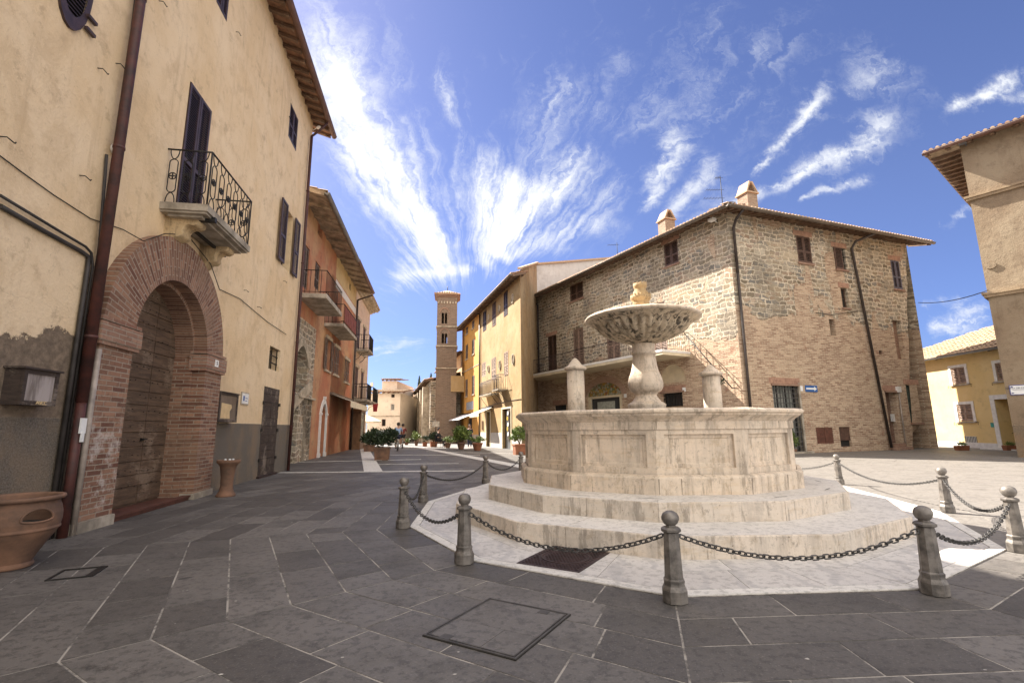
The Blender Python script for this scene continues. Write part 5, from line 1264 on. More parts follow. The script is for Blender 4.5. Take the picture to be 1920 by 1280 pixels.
zz_ = fF.st(700, 780)[1]; MB().box(0, xr+.04, -.05, 0, zz_-.05, zz_+.05).build('string_course', sand_m, bF, fF)
fU = Fr((FH[0], FH[1]+4.5), 90); xu = (ray(745, 715).x/ray(745, 715).y)*49-FH[0]; zu = fU.st(700, 714)[1]
bU = thing('upper_house', 'pale plastered house rising behind the roof of the rose house at the street end', 'building', fU)
uwn = fU.rc(694.5, 699, 717, 724)
wallmesh([(0, 0), (xu, 0), (xu, zu), (0, zu)], [rect(*uwn)], .2).build('wall', B_far, bU, fU); window(bU, fU, uwn, shut_b, dark_m)
body(bU, fU, 0, xu, zu-.02, 8, B_far); eave(bU, fU, 0, xu, zu, .3, .08, None, depth=4, trows=4, ov=(0, .3), tmat=tile_l)
r = rF(708, 727, 806, 811); F = Fr(fF.at((r[0]+r[1])/2), 90, r[2]); w_ = (r[1]-r[0])/2
t = thing('shop_sign', 'long white shop sign on the rose house at the street end', 'sign', F)
MB().box(-w_, w_, -.06, 0, 0, r[3]-r[2]).build('board', white_p, t, F); MB().box(-w_*.5, w_*.8, -.066, -.061, .09, .15).box(-w_*.9, -w_*.65, -.066, -.061, .06, .2).build('print', ink, t, F)
# café parasol
P = gp(684, 832); F = G(*P); t = thing('parasol', 'cream parasol in front of the rose house behind the oleanders', 'parasol', F)
k = P[1]/FPX; zt_ = 2.35
MB().tube([(0, 0, 0), (0, 0, zt_)], .025, 6).build('pole', white_m, t, F)
MB().lathe([(.0, zt_+.05), (.7, zt_-.22), (1.3, zt_-.5), (1.31, zt_-.62)][::-1], 8, sm=False).build('canopy', canvas, t, F)
MB().lathe([(0, 0), (.25, 0), (.25, .08), (0, .1)], 12).build('base', sand_m, t, F)
# houses on the right far end
def farhouse(name, label, P, az, L, zt, wins, mat, out=.4, dep=6, eave_=True, tmat=None, **kw):
    fr = Fr(P, az); b = thing(name, label, 'building', fr)
    wallmesh([(0, 0), (L, 0), (L, zt), (0, zt)], [rect(*r) for r in wins], .18).build('wall', mat, b, fr); body(b, fr, 0, L, zt-.02, dep, mat)
    if eave_: eave(b, fr, 0, L, zt, out, .25, None, depth=dep*.5, trows=4, ov=(.2, .2), sp=.6, tmat=tmat)
    return fr, b
def onray(u, y): q = ray(u, 800); return (q.x*y/q.y, y)
P = onray(761, 62); fr, b = farhouse('old_stone_house', 'old stone house with a plant filled balcony beyond the church', P, 100, 1.5, 5.1, [(.3, .7, 2.2, 3.4), (.5, 1.2, 0, 1.4)], stone_old, tmat=tile_l)
MB().box(.3, .7, .1, .14, 2.2, 3.4).build('shutter', shut_b, b, fr); MB().box(.5, 1.2, .1, .14, 0, 1.4).build('door', wood_s, b, fr)
ob = MB().box(-.2, 1.4, -.5, 0, 1.75, 1.85).build('balcony', slabc, b, fr); railing(ob, fr, -.2, 1.4, .5, 1.85, .55, .12)
foliage(MB(), (.5, -.35, 2.25), (.7, .25, .3), 260, .16, 6).build('balcony_plants', leafA, ob, fr)
MB().box(.25, .45, 1.3, 1.5, 5.3, 6.1).build('chimney', brick_m, b, fr)
P = onray(750.5, 74); fr, b = farhouse('cream_house', 'narrow cream house with two dark windows, farthest down the street', P, 130, 1.4, 4.6, [(.15, .35, 1.3, 2.3), (.6, .85, 1.3, 2.3)], B_far)
for x0, x1 in ((.15, .35), (.6, .85)): MB().box(x0, x1, .08, .12, 1.3, 2.3).build('window', dark_m, b, fr)
# church with pilaster strips
Pn = onray(806, 41.5); Pf = onray(781, 58.0); azc = math.degrees(math.atan2(Pn[0]-Pf[0], Pn[1]-Pf[1])); Lc = math.hypot(Pn[0]-Pf[0], Pn[1]-Pf[1])
fC = Fr(Pf, azc); zc = fC.st(806, 715)[1]; zc2 = fC.st(781, 740)[1]; zc = (zc+zc2)/2
bC = thing('church', 'stone church flank with a row of tall pilaster strips beside the bell tower', 'church', fC)
MB().box(0, Lc, 0, 8, 0, zc).build('wall', stone_old, bC, fC)
for k in range(5):
    x = Lc*(.06+.205*k); MB().box(x, x+.8, -.55, 0, 0, zc-.45).build('pilaster', sand_m, bC, fC)
eave(bC, fC, 0, Lc, zc, .5, .25, gut_dk, depth=5, trows=2, sp=.7)
# bell tower
tb = (ray(832, 600).x/ray(832, 600).y)*46; fT = Fr(onray(815.5, 40), 83); bT = thing('bell_tower', 'tall brick bell tower with twin arched openings and a low tiled roof', 'tower', fT)
wT = 1.06*(ray(852, 700).x-ray(815.5, 700).x)/1.01*40/ray(830, 700).y*1.0; zT = fT.st(833, 553)[1]
op = []
for (v0, v1) in ((586, 606.5), (624.5, 643.5)):
    for (u0, u1) in ((828, 832.6), (834, 838.4)):
        r = fT.rc(u0, u1, v0, v1); op.append(archpoly(r[0], r[1], r[2], r[3]-(r[1]-r[0])/2, n=8))
wallmesh([(0, 0), (wT, 0), (wT, zT), (0, zT)], op, .3).build('wall', brick_tower, bT, fT)
mb = MB(); D = wT
hz0 = [o[0][1] for o in op]
fTs = Fr(fT.at(0, -D), fT.az+90)   # left flank, seen edge on
sop = [archpoly(D*.3, D*.46, o[0][1], o[2][1], n=6) for o in (op[0], op[2])]+[archpoly(D*.52, D*.68, o[0][1], o[2][1], n=6) for o in (op[0], op[2])]
wallmesh([(0, 0), (D, 0), (D, zT), (0, zT)], sop, .3).build('side_wall', brick_tower, bT, fTs)
wallmesh([(0, 0), (D, 0), (D, zT), (0, zT)], op, .3).build('rear_wall', brick_tower, bT, Fr(fT.at(wT, -D), fT.az+180))
MB().poly([(wT, 0, 0), (wT, D, 0), (wT, D, zT), (wT, 0, zT)]).build('side_wall', brick_tower, bT, fT)
for i, v in enumerate((612, 648.5, 690)):
    z = fT.st(833, v)[1]; MB().box(-.07, wT+.07, -.07, D+.07, z-.05, z+.05).build('string_course', sand_m, bT, fT)
mb = MB()
for o in (op[0], op[2]): pass
for i in range(0, 4, 2):
    x = (op[i][1][0]+op[i+1][0][0])/2; mb = MB(); mb.tube([(x, .12, op[i][0][1]), (x, .12, op[i][2][1]+.1)], .028, 6); mb.build('colonnette', white_m, bT, fT)
    xm = x; r_ = op[i+1][1][0]-xm+.12; z_ = op[i][2][1]+.05
    mb = MB()
    for k in range(10):
        a, b_ = math.pi*k/10, math.pi*(k+1)/10
        mb.prism([(xm+r_*math.cos(a), z_+r_*1.2*math.sin(a)), (xm+(r_+.09)*math.cos(a), z_+(r_+.09)*1.2*math.sin(a)), (xm+(r_+.09)*math.cos(b_), z_+(r_+.09)*1.2*math.sin(b_)), (xm+r_*math.cos(b_), z_+r_*1.2*math.sin(b_))], -.04, 0)
    mb.build('hood_mould', brick_m, bT, fT)
mb = MB(); 
for k in range(7): x = wT*(k+.5)/7; mb.box(x-.05, x+.05, -.06, 0, zT-.75, zT-.55)
tag(mb.build('corbel_table', sand_m, bT, fT), kind='stuff')
mb = MB(); zz_ = zT; o = .09
for a in (0, 1, 2): mb.box(-.07-o*a, wT+.07+o*a, -.07-o*a, D+.07+o*a, zz_-.18+.09*a, zz_-.09+.09*a)
mb.build('cornice', brick_m, bT, fT)
mb = MB(); e = .26; c = (wT/2, D/2); zr = zT+.1
pts = [(-e, -e), (wT+e, -e), (wT+e, D+e), (-e, D+e)]
for i in range(4): a, b_ = pts[i], pts[(i+1) % 4]; mb.poly([(*a, zr), (*b_, zr), (*c, zr+.55)]); mb.poly([(*a, zr-.08), (*b_, zr-.08), (*b_, zr), (*a, zr)])
ro = mb.build('roof', tile_m, bT, fT)
tiles(MB(), -e, wT+e, -e-.02, zr, .38, .9, pitch=.2, step=.3, hip=(1, 1)).build('roof_tiles', tile_l, ro, fT)
MB().tube([(c[0], c[1], zr+.5), (c[0], c[1], zr+.95)], .03, 6).build('finial', iron_d, bT, fT)
# cypresses behind
for (u, vt, y, lab) in ((784, 708, 70, 'slender dark cypress rising behind the church roof'), (806, 703, 66, 'tip of a cypress against the left side of the bell tower')):
    P = onray(u, y); zt_ = H+(803-vt)/FPX*y*1.0; F = G(*P); t = thing('cypress_tree', lab, 'tree', F)
    MB().tube([(0, 0, 0), (0, 0, zt_*.8)], [.14, .04], 6).build('trunk', bark, t, F)
    mb = MB(); hgt = zt_
    for _ in range(1500):
        f = rnd(.08, 1); rr_ = .62*(1-f)**.55*(.5+.6*min(1, f*6)); a = rnd(0, 6.28); q = rr_*rnd(.5, 1.05); p = Vector((q*math.cos(a), q*math.sin(a), f*hgt)); up = Vector((rnd(-.3, .3), rnd(-.3, .3), 1)).normalized(); s_ = Vector((math.cos(a+1.5), math.sin(a+1.5), 0)); mb.ct = rnd(0, 1)
        mb.poly([p, p+up*.12+s_*.05, p+up*.3, p+up*.12-s_*.05])
    mb.build('crown', leafC, t, F)
P = onray(755, 90); F = G(*P); t = thing('green_tree', 'leafy tree in the gap beyond the rose house at the street end', 'tree', F)
MB().tube([(0, 0, 0), (0, 0, 3.0)], [.14, .08], 6).build('trunk', bark, t, F); foliage(MB(), (0, 0, 4.0), (1.0, 1.0, 3.6), 1500, .3, 14).build('crown', leafA, t, F)
# ================================================================ right row
f5 = Fr(gp(963, 843), 162.5)
xL5 = f5.st(900.5, 700)[0]; xR5 = 1.5
def r5(u0, u1, v0, v1): return f5.rc(u0, u1, v0, v1)
z5, o5 = fit(f5, (925, 547.5), (935, 558.5), .28); z5 = 9.62; o5 = .55
b5 = thing('cream_ochre_house', 'weathered cream ochre house with oval wall medallions, small iron balcony and stained brown flank', 'building', f5)
W5 = [r5(906, 912, 583, 620), r5(923.5, 930, 566.5, 611), r5(945, 952, 546.5, 592)]
M5 = [r5(903.5, 911, 679, 706), r5(922, 930, 670, 711), r5(945.5, 953, 659, 704)]
ovs = [(917, 595, 6), (937, 578.5, 6.5), (962, 559.5, 8), (916.5, 691, 7), (938, 684, 8.5), (963, 673.5, 9)]
d5a = r5(914.5, 919, 772, 838); d5b = r5(943, 959, 766, 840); d5a = (d5a[0]-.25, d5a[1]+.1, 0, d5a[3]); d5b = (d5b[0], d5b[1], .0, d5b[3])
ohs = []
for (u, v, hh) in ovs:
    x, z = f5.st(u, v); hz2 = hh*30/FPX*.9; ohs.append((x, z, .16, hz2))
zpl = .92
wallmesh([(xL5, 0), (xR5, 0), (xR5, z5+.1), (xL5, z5+.1)], [rect(*r) for r in W5+M5+[d5a, d5b]], .2).build('wall', R5_m, b5, f5)
for a, b_ in ((xL5, d5a[0]-.06), (d5a[1]+.06, d5b[0]-.07), (d5b[1]+.07, xR5-.02)): 
    if b_ > a: MB().box(a, b_, -.03, 0, 0, zpl).build('plinth', R5_low, b5, f5)
pl5 = [(xL5, .0), (xR5-.01, .0), (xR5-8.1, 3.94), (xL5, 4.6)]
MB().prismz([(x, y+.0) for x, y in pl5], 0, z5+.2).build('rear_wall', R5_side, b5, f5) if 0 else None
m = MB(); m.poly([(x, y, z5+.05) for x, y in pl5]); m.poly([(xR5-8.1, 3.94, 0), (xL5, 4.6, 0), (xL5, 4.6, z5), (xR5-8.1, 3.94, z5)]); m.poly([(xL5, 4.6, 0), (xL5, .0, 0), (xL5, .0, z5), (xL5, 4.6, z5)]); m.build('rear_wall', R5_side, b5, f5)
m = MB(); 0 and m.poly([(xL5, -.3, z5+.17), (xR5+.3, -.3, z5+.17), (xR5-7.9, 3.94, z5+.45), (xL5, 4.6, z5+.45)])
for i, r in enumerate(W5): shut(b5, f5, r, shut_p if i != 1 else shut_b, y=-.02, pitch=.09, fw=.07)
for i, r in enumerate(M5): shut(b5, f5, r, shut_g, y=-.02 if i else .0, pitch=.09, fw=.07)
for (x, z, rx, rz) in ohs:
    mb = MB(); n = 20
    for k in range(n):
        a, b_ = 2*math.pi*k/n, 2*math.pi*(k+1)/n
        mb.prism([(x+rx*math.cos(a), z+rz*math.sin(a)), (x+rx*1.25*math.cos(a), z+rz*1.2*math.sin(a)), (x+rx*1.25*math.cos(b_), z+rz*1.2*math.sin(b_)), (x+rx*math.cos(b_), z+rz*math.sin(b_))], -.07, 0)
    o = mb.build('oval_medallion', sand_m, b5, f5)
    MB().prism([(x+rx*math.cos(2*math.pi*k/n), z+rz*math.sin(2*math.pi*k/n)) for k in range(n)], -.02, -.001).build('medallion_field', B_grey, o, f5)
eave(b5, f5, xL5, xR5, z5, o5, .28, gut_dk, raft_m, sof_m, sp=.45, ov=(0, .25), depth=.4, trows=2)
fs5 = Fr(f5.at(xR5), 8.5); Ls = fs5.st(1010, 650)[0]
b5s = wallmesh([(0, 0), (Ls, 0), (Ls, fs5.st(1009, 500)[1]), (0, z5+.35)], [], .1).build('flank_wall', R5_side, b5, fs5)
MB().hexa([(-.3, -.12, z5+.28), (Ls, -.12, fs5.st(1009, 500)[1]), (Ls, .1, fs5.st(1009, 500)[1]), (-.3, .1, z5+.28), (-.3, -.12, z5+.40), (Ls, -.12, fs5.st(1009, 500)[1]+.12), (Ls, .1, fs5.st(1009, 500)[1]+.12), (-.3, .1, z5+.40)]).build('verge_tiles', tile_m, b5, fs5)
x0, x1 = r5(902, 924, 733, 737)[:2]; z = f5.st(925, 735, .5)[1]
for (xa, xb, zz_, oo) in ((f5.st(898.5, 733, .5)[0], f5.st(921, 733, .5)[0], z, .5), (f5.st(922, 730, .6)[0], f5.st(934, 730, .6)[0], z+.1, .6)):
    ob = MB().box(xa, xb, -oo, 0, zz_-.06, zz_).build('balcony', slabc, b5, f5); railing(ob, f5, xa, xb, oo, zz_, .85, .13, mat=rust_m, r=.010)
    mb = MB(); mb.tube([(xa+.2, 0, zz_-.7), (xa+.2, -.25, zz_-.4), (xa+.2, -oo+.05, zz_-.08)], .015, 5); mb.build('bracket', iron_d, ob, f5); mb = MB(); mb.tube([(xb-.2, 0, zz_-.7), (xb-.2, -.25, zz_-.4), (xb-.2, -oo+.05, zz_-.08)], .015, 5); mb.build('bracket', iron_d, ob, f5)
for r, m_ in ((d5a, dark_m), (d5b, glass_m)):
    mb = MB(); x0, x1, z0, z1 = r
    mb.box(x0-.13, x0, -.05, .02, 0, z1+.1); mb.box(x1, x1+.1, -.05, .02, 0, z1+.1); mb.box(x0, x1, -.05, .02, z1, z1+.1); fr_ = mb.build('door_frame', cream_m, b5, f5)
    MB().box(x0, x1, .13, .16, 0, z1).build('shop_window', m_, fr_, f5)
mb = MB(); x, zb = (d5b[0]+d5b[1])/2, 0
mb.box(x-.12, x+.38, .02, .06, .55, d5b[3]-.15); pn_ = mb.build('display_board', wood_b, b5, f5)
for i, (z, c) in enumerate(((2.05, white_p), (1.75, simple('yellow glazed plate', (.62, .42, .03), .4)), (1.40, white_p), (1.15, simple('yellow glazed dish', (.60, .44, .08), .4)), (.85, white_p))):
    mb = MB(); r_ = .12
    mb.prism([(x+.13+(.06 if i % 2 == 0 else -.05)+r_*math.cos(2*math.pi*k/16), z+r_*math.sin(2*math.pi*k/16)) for k in range(16)], -.01, .018); mb.build('plate', c, pn_, f5)
def awning(root, fr, x0, x1, z, out, drop, mat, val=.2):
    mb = MB(); n = 10
    mb.poly([(x0, -.03, z), (x1, -.03, z), (x1, -out, z-drop), (x0, -out, z-drop)]); mb.poly([(x0, -.03, z-.012), (x1, -.03, z-.012), (x1, -out, z-drop-.012), (x0, -out, z-drop-.012)][::-1])
    for k in range(n): a, b_ = x0+(x1-x0)*k/n, x0+(x1-x0)*(k+1)/n; mb.poly([(a, -out, z-drop), (b_, -out, z-drop), (b_, -out, z-drop-val), ((a+b_)/2, -out, z-drop-val-.04), (a, -out, z-drop-val)][::-1])
    o = mb.build('awning', mat, root, fr); mb = MB(); mb.tube([(x0, -.05, z+.02), (x1, -.05, z+.02)], .05, 8); mb.tube([(x0+.03, -.03, z-.25), (x0+.03, -out, z-drop)], .012, 5); mb.tube([(x1-.03, -.03, z-.25), (x1-.03, -out, z-drop)], .012, 5)
    mb.build('awning_roller', iron_d, o, fr); return o
za = f5.st(925, 763)[1]; awning(b5, f5, d5a[0]-.9, d5a[1]+.75, za, 1.0, .38, canvas)
x, z = f5.st(905.5, 797); MB().box(x-.14, x+.14, -.06, 0, z-.3, z+.3).build('notice_box', wood_s, b5, f5)
mb = MB(); mb.tube([(xL5+.08, -.08, z5-.1), (xL5+.08, -.08, 0)], .055, 8); mb.tube([(xL5+.08, -.08, z5-.1), (xL5+.08, -o5, z5)], .05, 8); mb.build('downpipe', pipe_dk, b5, f5)
mb = MB(); 
def w5(u, v, o=.02): x, z = f5.st(u, v, o); return (x, -o, z)
mb.tube([w5(900, 766), w5(930, 757), w5(955, 751), w5(977, 748)], .015, 5); mb.build('cable', iron_d, b5, f5)
# orange house
xL4 = f5.st(866, 700)[0]; f6 = Fr(f5.at(xL4), 162.5); L6 = xL5-xL4
def r6(u0, u1, v0, v1): return f6.rc(u0, u1, v0, v1)
z6, o6 = f6.st(880, 606)[1], .5
b6 = thing('orange_house', 'narrow saturated orange house with slim shuttered windows and a white awning', 'building', f6)
W6 = [r6(874, 877.5, 613, 626), r6(885.5, 889.5, 601, 615), r6(873.5, 877.5, 646, 673), r6(885.5, 890, 636, 664), r6(873, 877, 711, 743), r6(885.5, 890, 704, 739)]
d6 = r6(876, 885, 784, 838); d6 = (d6[0], d6[1], 0, d6[3])
wallmesh([(0, 0), (L6, 0), (L6, z6+.1), (0, z6+.1)], [rect(*r) for r in W6+[d6]], .2).build('wall', R4_m, b6, f6); body(b6, f6, 0, L6, z6, 8, R4_m)
eave(b6, f6, 0, L6, z6, o6, .3, gut_dk, sp=.45, ov=(.3, 0))
for r in W6: shut(b6, f6, r, shut_o, y=-.02, pitch=.1, fw=.08); MB().box(r[0]-.08, r[1]+.08, -.08, 0, r[2]-.07, r[2]-.002).build('sill', sand_m, b6, f6)
MB().box(d6[0], d6[1], .1, .14, 0, d6[3]).build('door', glass_m, b6, f6)
z = f6.st(880, 692)[1]; MB().box(0, L6, -.03, 0, z-.03, z+.03).build('string_course', sand_m, b6, f6)
awning(b6, f6, f6.st(866.5, 785)[0]+.15, f6.st(893, 785)[0], f6.st(885, 775)[1], 1.25, .45, canvas_w, .02)
r = r6(875, 888, 753, 768); t_ = MB().box(r[0], r[1], -.03, 0, r[2], r[3]).build('tiled_sign', simple('grey blue tiles', (.38, .40, .42), .5, 0, .5, 14), b6, f6)
# yellow house with the long parapet balcony
P3 = f5.at(xL4); f7 = Fr(P3, 164.5); x7L = f7.st(824.5, 780)[0]
b7 = thing('warm_yellow_house', 'low warm yellow house with a solid parapet balcony full of plants beside the bell tower', 'building', f7)
def r7(u0, u1, v0, v1): return f7.rc(u0, u1, v0, v1)
z7 = f7.st(855, 672)[1]
W7 = [r7(838.5, 841, 694, 706), r7(842.5, 845, 691, 704), r7(847, 849.5, 688, 704), r7(851, 855, 685, 705), r7(841, 844, 742, 772), r7(850.5, 854, 737, 770)]
d7 = r7(837, 847, 796, 835); d7 = (d7[0], d7[1], 0, d7[3]); d7b = r7(849, 860, 796, 835); d7b = (d7b[0], d7b[1], 0, d7b[3])
W7 = [r for r in W7 if r[1] < -.1]
wallmesh([(x7L, 0), (0, 0), (0, z7+.1), (x7L, z7+.1)], [rect(*r) for r in W7+[d7, d7b]], .2).build('wall', R3_m, b7, f7); body(b7, f7, x7L, 0, z7, 8, R3_m)
eave(b7, f7, x7L, 0, z7, .55, .28, gut_dk, sp=.5, ov=(.3, 0))
for r in W7: shut(b7, f7, r, shut_b, y=-.0, pitch=.1, fw=.1, n=1)
for r in (d7, d7b): MB().box(r[0], r[1], .1, .14, 0, r[3]).build('door', dark_m if r is d7b else simple('grey door leaf', (.12, .12, .15), .6), b7, f7)
xa, xb = f7.st(824, 720)[0], f7.st(842, 720, 1.1)[0]; zb_ = f7.st(842, 733, 1.1)[1]; zt_ = f7.st(842, 707, 1.1)[1]
bp = MB().box(xa, xb+1.2, -1.1, 0, zb_-.12, zb_).box(xa, xb+1.2, -1.1, -1.0, zb_, zt_).box(xb+1.1, xb+1.2, -1.0, 0, zb_, zt_).box(xa, xa+.1, -1.0, 0, zb_, zt_).build('parapet_balcony', R3_m, b7, f7)
foliage(MB(), ((xa+xb)/2+.6, -.95, zt_+.2), ((xb-xa)/2+.4, .2, .35), 500, .16, 14).build('balcony_plants', leafB, bp, f7)
MB().box(x7L-.05, 0, -.08, 0, f7.st(850, 780)[1]-.04, f7.st(850, 780)[1]+.04).build('string_course', sand_m, b7, f7)
# ================================================================ brick and stone palace
PC = (9.87, 20.75)
fL = Fr(PC, 151.4); fR = Fr(PC, 70.0); ZP = 10.79
xLl = -16.75; xRr = 10.25; xRt = fR.st(1705, 497)[0]
pa = thing('stone_palace', 'big corner palace of rough stone over brick with bronze gutters and a long concrete balcony', 'building', G(*PC))
def rL(u0, u1, v0, v1, o=0): return fL.rc(u0, u1, v0, v1, o)
def rR(u0, u1, v0, v1, o=0): return fR.rc(u0, u1, v0, v1, o)
LA, LB = rL(1068.5, 1093.5, 531, 562), rL(1245, 1271.5, 453, 497)
D1, D2_, D3, D4 = rL(1026.7, 1043.7, 629, 696), rL(1075, 1094.5, 615, 683), rL(1137, 1162, 600, 672), rL(1225, 1249.5, 588, 654)
zbal = fL.st(1294, 661)[1]
D = [D1, D2_, D3, D4]; zd0, zd1 = zbal+.01, D1[3]
D = [(d_[0], d_[1], zd0, d_[3] if i in (0, 1) else zd1) for i, d_ in enumerate(D)]
def archL(u0, u1, vs, vt, zbase):
    um = (u0+u1)/2; x0, x1 = fL.st(u0, vs)[0], fL.st(u1, vs)[0]; zs, zt = fL.st(um, vs)[1], fL.st(um, vt)[1]; return archpoly(x0, x1, zbase, zs, rise=zt-zs)
AR = archL(1234.5, 1286.5, 716, 682, fL.st(1260, 717)[1]-.02); AM = archL(1101, 1166, 741, 717, 0.0); AL = archL(1035, 1062, 715, 703, fL.st(1050, 718)[1])
WR = rL(1243.5, 1280, 733, 762); WLl = rL(1039, 1062, 757, 790); WLl = (WLl[0], WLl[1], 1.2, WLl[3])
wallmesh([(xLl, 0), (0, 0), (0, ZP+.1), (xLl, ZP+.1)], [rect(*r) for r in [LA, LB]+D+[WR, WLl]]+[AR, AM, AL], .3).build('side_facade', palL, pa, fL)
def sR(u, v): return fR.st(u, v)
RW = {'a': rR(1494.5, 1521, 443.5, 493), 'b': rR(1565, 1586, 465, 505), 'c': rR(1673, 1689, 489, 542), 'd': rR(1578, 1590.5, 540, 577), 'e': rR(1556, 1566, 598.5, 629),
      'f': (sR(1678, 636)[0], sR(1693, 636)[0], sR(1686, 673)[1], sR(1678, 600)[1]), 'h': rR(1531, 1562, 801, 831), 'i': rR(1575, 1596, 800, 837),
      'k': (sR(1667, 790)[0], sR(1688, 790)[0], .32, sR(1666, 732)[1]), 'w': (sR(1703, 756)[0], sR(1724, 756)[0], sR(1714, 792)[1], sR(1714, 721)[1]),
      's': rR(1648, 1655, 657, 664)}
dg = (sR(1453, 780)[0], sR(1502, 780)[0], .08, sR(1465, 719)[1])
# leaning far corner and quoin raggedness
edge = []
for k in range(15):
    f = k/14; edge.append((xRr+(xRt-xRr)*f+.45*max(0, .22-f)+(rnd(-.06, .06) if 0 < k < 14 else 0), (ZP+.1)*f))
wallmesh([(0, 0)]+edge+[(0, ZP+.1)], [rect(*r) for n_, r in RW.items()]+[rect(*dg)], .35).build('front_facade', palR, pa, fR)
m = MB()
ex, ey = fR.at(xRt); lx, ly = fL.at(xLl)
b = G(*PC)
cn = [(0, 0), (fR.d[0]*xRt, fR.d[1]*xRt), (fR.d[0]*xRt-fL.d[0]*5.5, fR.d[1]*xRt-fL.d[1]*5.5), (fR.d[0]*5-fL.d[0]*6, fR.d[1]*5-fL.d[1]*6), (fL.d[0]*xLl+fR.d[0]*5, fL.d[1]*xLl+fR.d[1]*5), (fL.d[0]*xLl, fL.d[1]*xLl)]
m.poly([(x, y, ZP) for x, y in cn])
for i in (1, 2, 3, 4): a, c = cn[i], cn[i+1]; m.poly([(*a, 0), (*c, 0), (*c, ZP), (*a, ZP)])
m.build('rear_wall', palR, pa, b)
OV = .78
eave(pa, fL, xLl, 0, ZP, OV, .27, gut_dk, raft_m, sof_m, sp=.36, rw=.09, ov=(.15, OV), depth=4, trows=2, hip=(0, 1), gr=.095)
eave(pa, fR, 0, xRt, ZP, OV, .27, gut_dk, raft_m, sof_m, sp=.36, rw=.09, ov=(OV, .75), depth=3.5, trows=3, hip=(1, .6), gr=.095)
# upper windows with brick jambs
def brickjamb(root, fr, r, top=True, w_=.22, y=-.012):
    x0, x1, z0, z1 = r
    MB().box(x0-.05, x1+.05, -.07, 0, z0-.09, z0-.003).build('sill', brick_m, root, fr)
    if top:
        mb = MB(); n = int((x1-x0+.3)/.085)
        for k in range(n): x = x0-.15+(x1-x0+.3)*k/n; mb.box(x+.006, x+(x1-x0+.3)/n-.006, y, 0, z1+.004, z1+.26)
        tag(mb.build('lintel', brick_flat, root, fr), kind='stuff')
brick_flat = simple('bare brick', (.40, .24, .165), .9, 0, .4, 5, c2=(.28, .16, .11))
for r in (LA, LB): shut(pa, fL, r, shut_b, y=.02, pitch=.075, fw=.07); brickjamb(pa, fL, r, r is LB)
shut(pa, fL, D[0], shut_b, y=.05, pitch=.07); 
for d_ in D[1:]: shut(pa, fL, d_, simple('beige louvres', (.30, .20, .15), .7) if 'beige louvres' not in bpy.data.materials else bpy.data.materials['beige louvres'], y=.02, pitch=.08)
brickjamb(pa, fL, D[0])
shut(pa, fR, RW['a'], shut_b, y=.0, pitch=.075, fw=.07); brickjamb(pa, fR, RW['a'])
r = RW['b']; leaf(MB(), r[0]-.02, r[0]+.62*(r[1]-r[0]), -.05, r[2], r[3], .04, .07, .06, False).build('shutter', shut_b, pa, fR); MB().box(r[0], r[1], .2, .22, r[2], r[3]).build('window', dark_m, pa, fR); grille(pa, fR, r, .1, 3, 4); brickjamb(pa, fR, r)
shut(pa, fR, RW['c'], shut_p, y=.0, pitch=.075, fw=.07); brickjamb(pa, fR, RW['c'])
window(pa, fR, RW['d'], shut_b, dark_m, nx=2, nz=2); brickjamb(pa, fR, RW['d'])
MB().box(RW['e'][0], RW['e'][1], .3, .32, RW['e'][2], RW['e'][3]).build('window', dark_m, pa, fR)
MB().box(RW['f'][0], RW['f'][1], .22, .25, RW['f'][2], RW['f'][3]).build('blocked_window', brick_m, pa, fR)
MB().box(RW['s'][0], RW['s'][1], .1, .12, RW['s'][2], RW['s'][3]).build('vent', shut_b, pa, fR)
red_h = simple('russet hatch paint', (.13, .05, .03), .7)
r = RW['h']; xm = (r[0]+r[1])/2
for xa, xb in ((r[0], xm-.01), (xm+.01, r[1])): MB().box(xa, xb, .0, .04, r[2], r[3]).prism([(xa, r[2]), (xa+.07, r[2]), (xb, r[3]), (xb-.07, r[3])], -.015, .0).build('hatch', red_h, pa, fR)
r = RW['i']; o = MB().box(r[0], r[1], .05, .09, r[2]+.28, r[3]).build('hatch', shut_b, pa, fR); MB().box(r[0], r[1], .12, .14, r[2], r[2]+.28).build('vent', dark_m, pa, fR)
# barred glass door
x0, x1, z0, z1 = dg
window(pa, fR, dg, iron_d, glass_p, y=.24, nx=3, nz=2, fw=.06, name='glass_door'); grille(pa, fR, dg, .06, 9, 14, .013, simple('grey bars', (.09, .085, .08), .6))
MB().box(x1, x1+.10, -.04, .2, 0, z1+.05).build('door_jamb', slabc, pa, fR); MB().box(x0-.1, x1+.25, -.25, .1, 0, .08).build('threshold', slabc, pa, fR)
brickjamb(pa, fR, (x0, x1, z1-.0, z1), True)
# recessed entrance
x0, x1, z0, z1 = RW['k']
MB().box(x0-.1, x1+.1, .95, 1.0, 0, z1).build('door', wood_b, pa, fR)
m = MB(); m.poly([(x0, .35, 0), (x0, 1, 0), (x0, 1, z1), (x0, .35, z1)]); m.poly([(x1, .35, 0), (x1, 1, 0), (x1, 1, z1), (x1, .35, z1)][::-1]); m.poly([(x0, .3, .34), (x1, .3, .34), (x1, 1, .34), (x0, 1, .34)]); m.build('entrance_wall', brick_m, pa, fR)
m = MB().box(x0-.15, x1+.1, -.35, .0, 0, .16).box(x0-.05, x1, -.12, .1, .16, .32).build('step', brick_m, pa, fR)
MB().box(x1-.16, x1-.02, .2, .32, 1.35, 1.72).build('letter_box', white_m, pa, fR); brickjamb(pa, fR, (x0, x1, z1, z1))
r = RW['w']; window(pa, fR, r, shut_b, simple('greenish pane', (.12, .145, .12), .2), y=.07, nx=2, nz=1, fw=.05); brickjamb(pa, fR, r)
MB().box(r[0]-.12, r[1]+.08, -.14, 0, r[2]-.1, r[2]-.01).build('sill', brick_m, pa, fR) if 0 else None
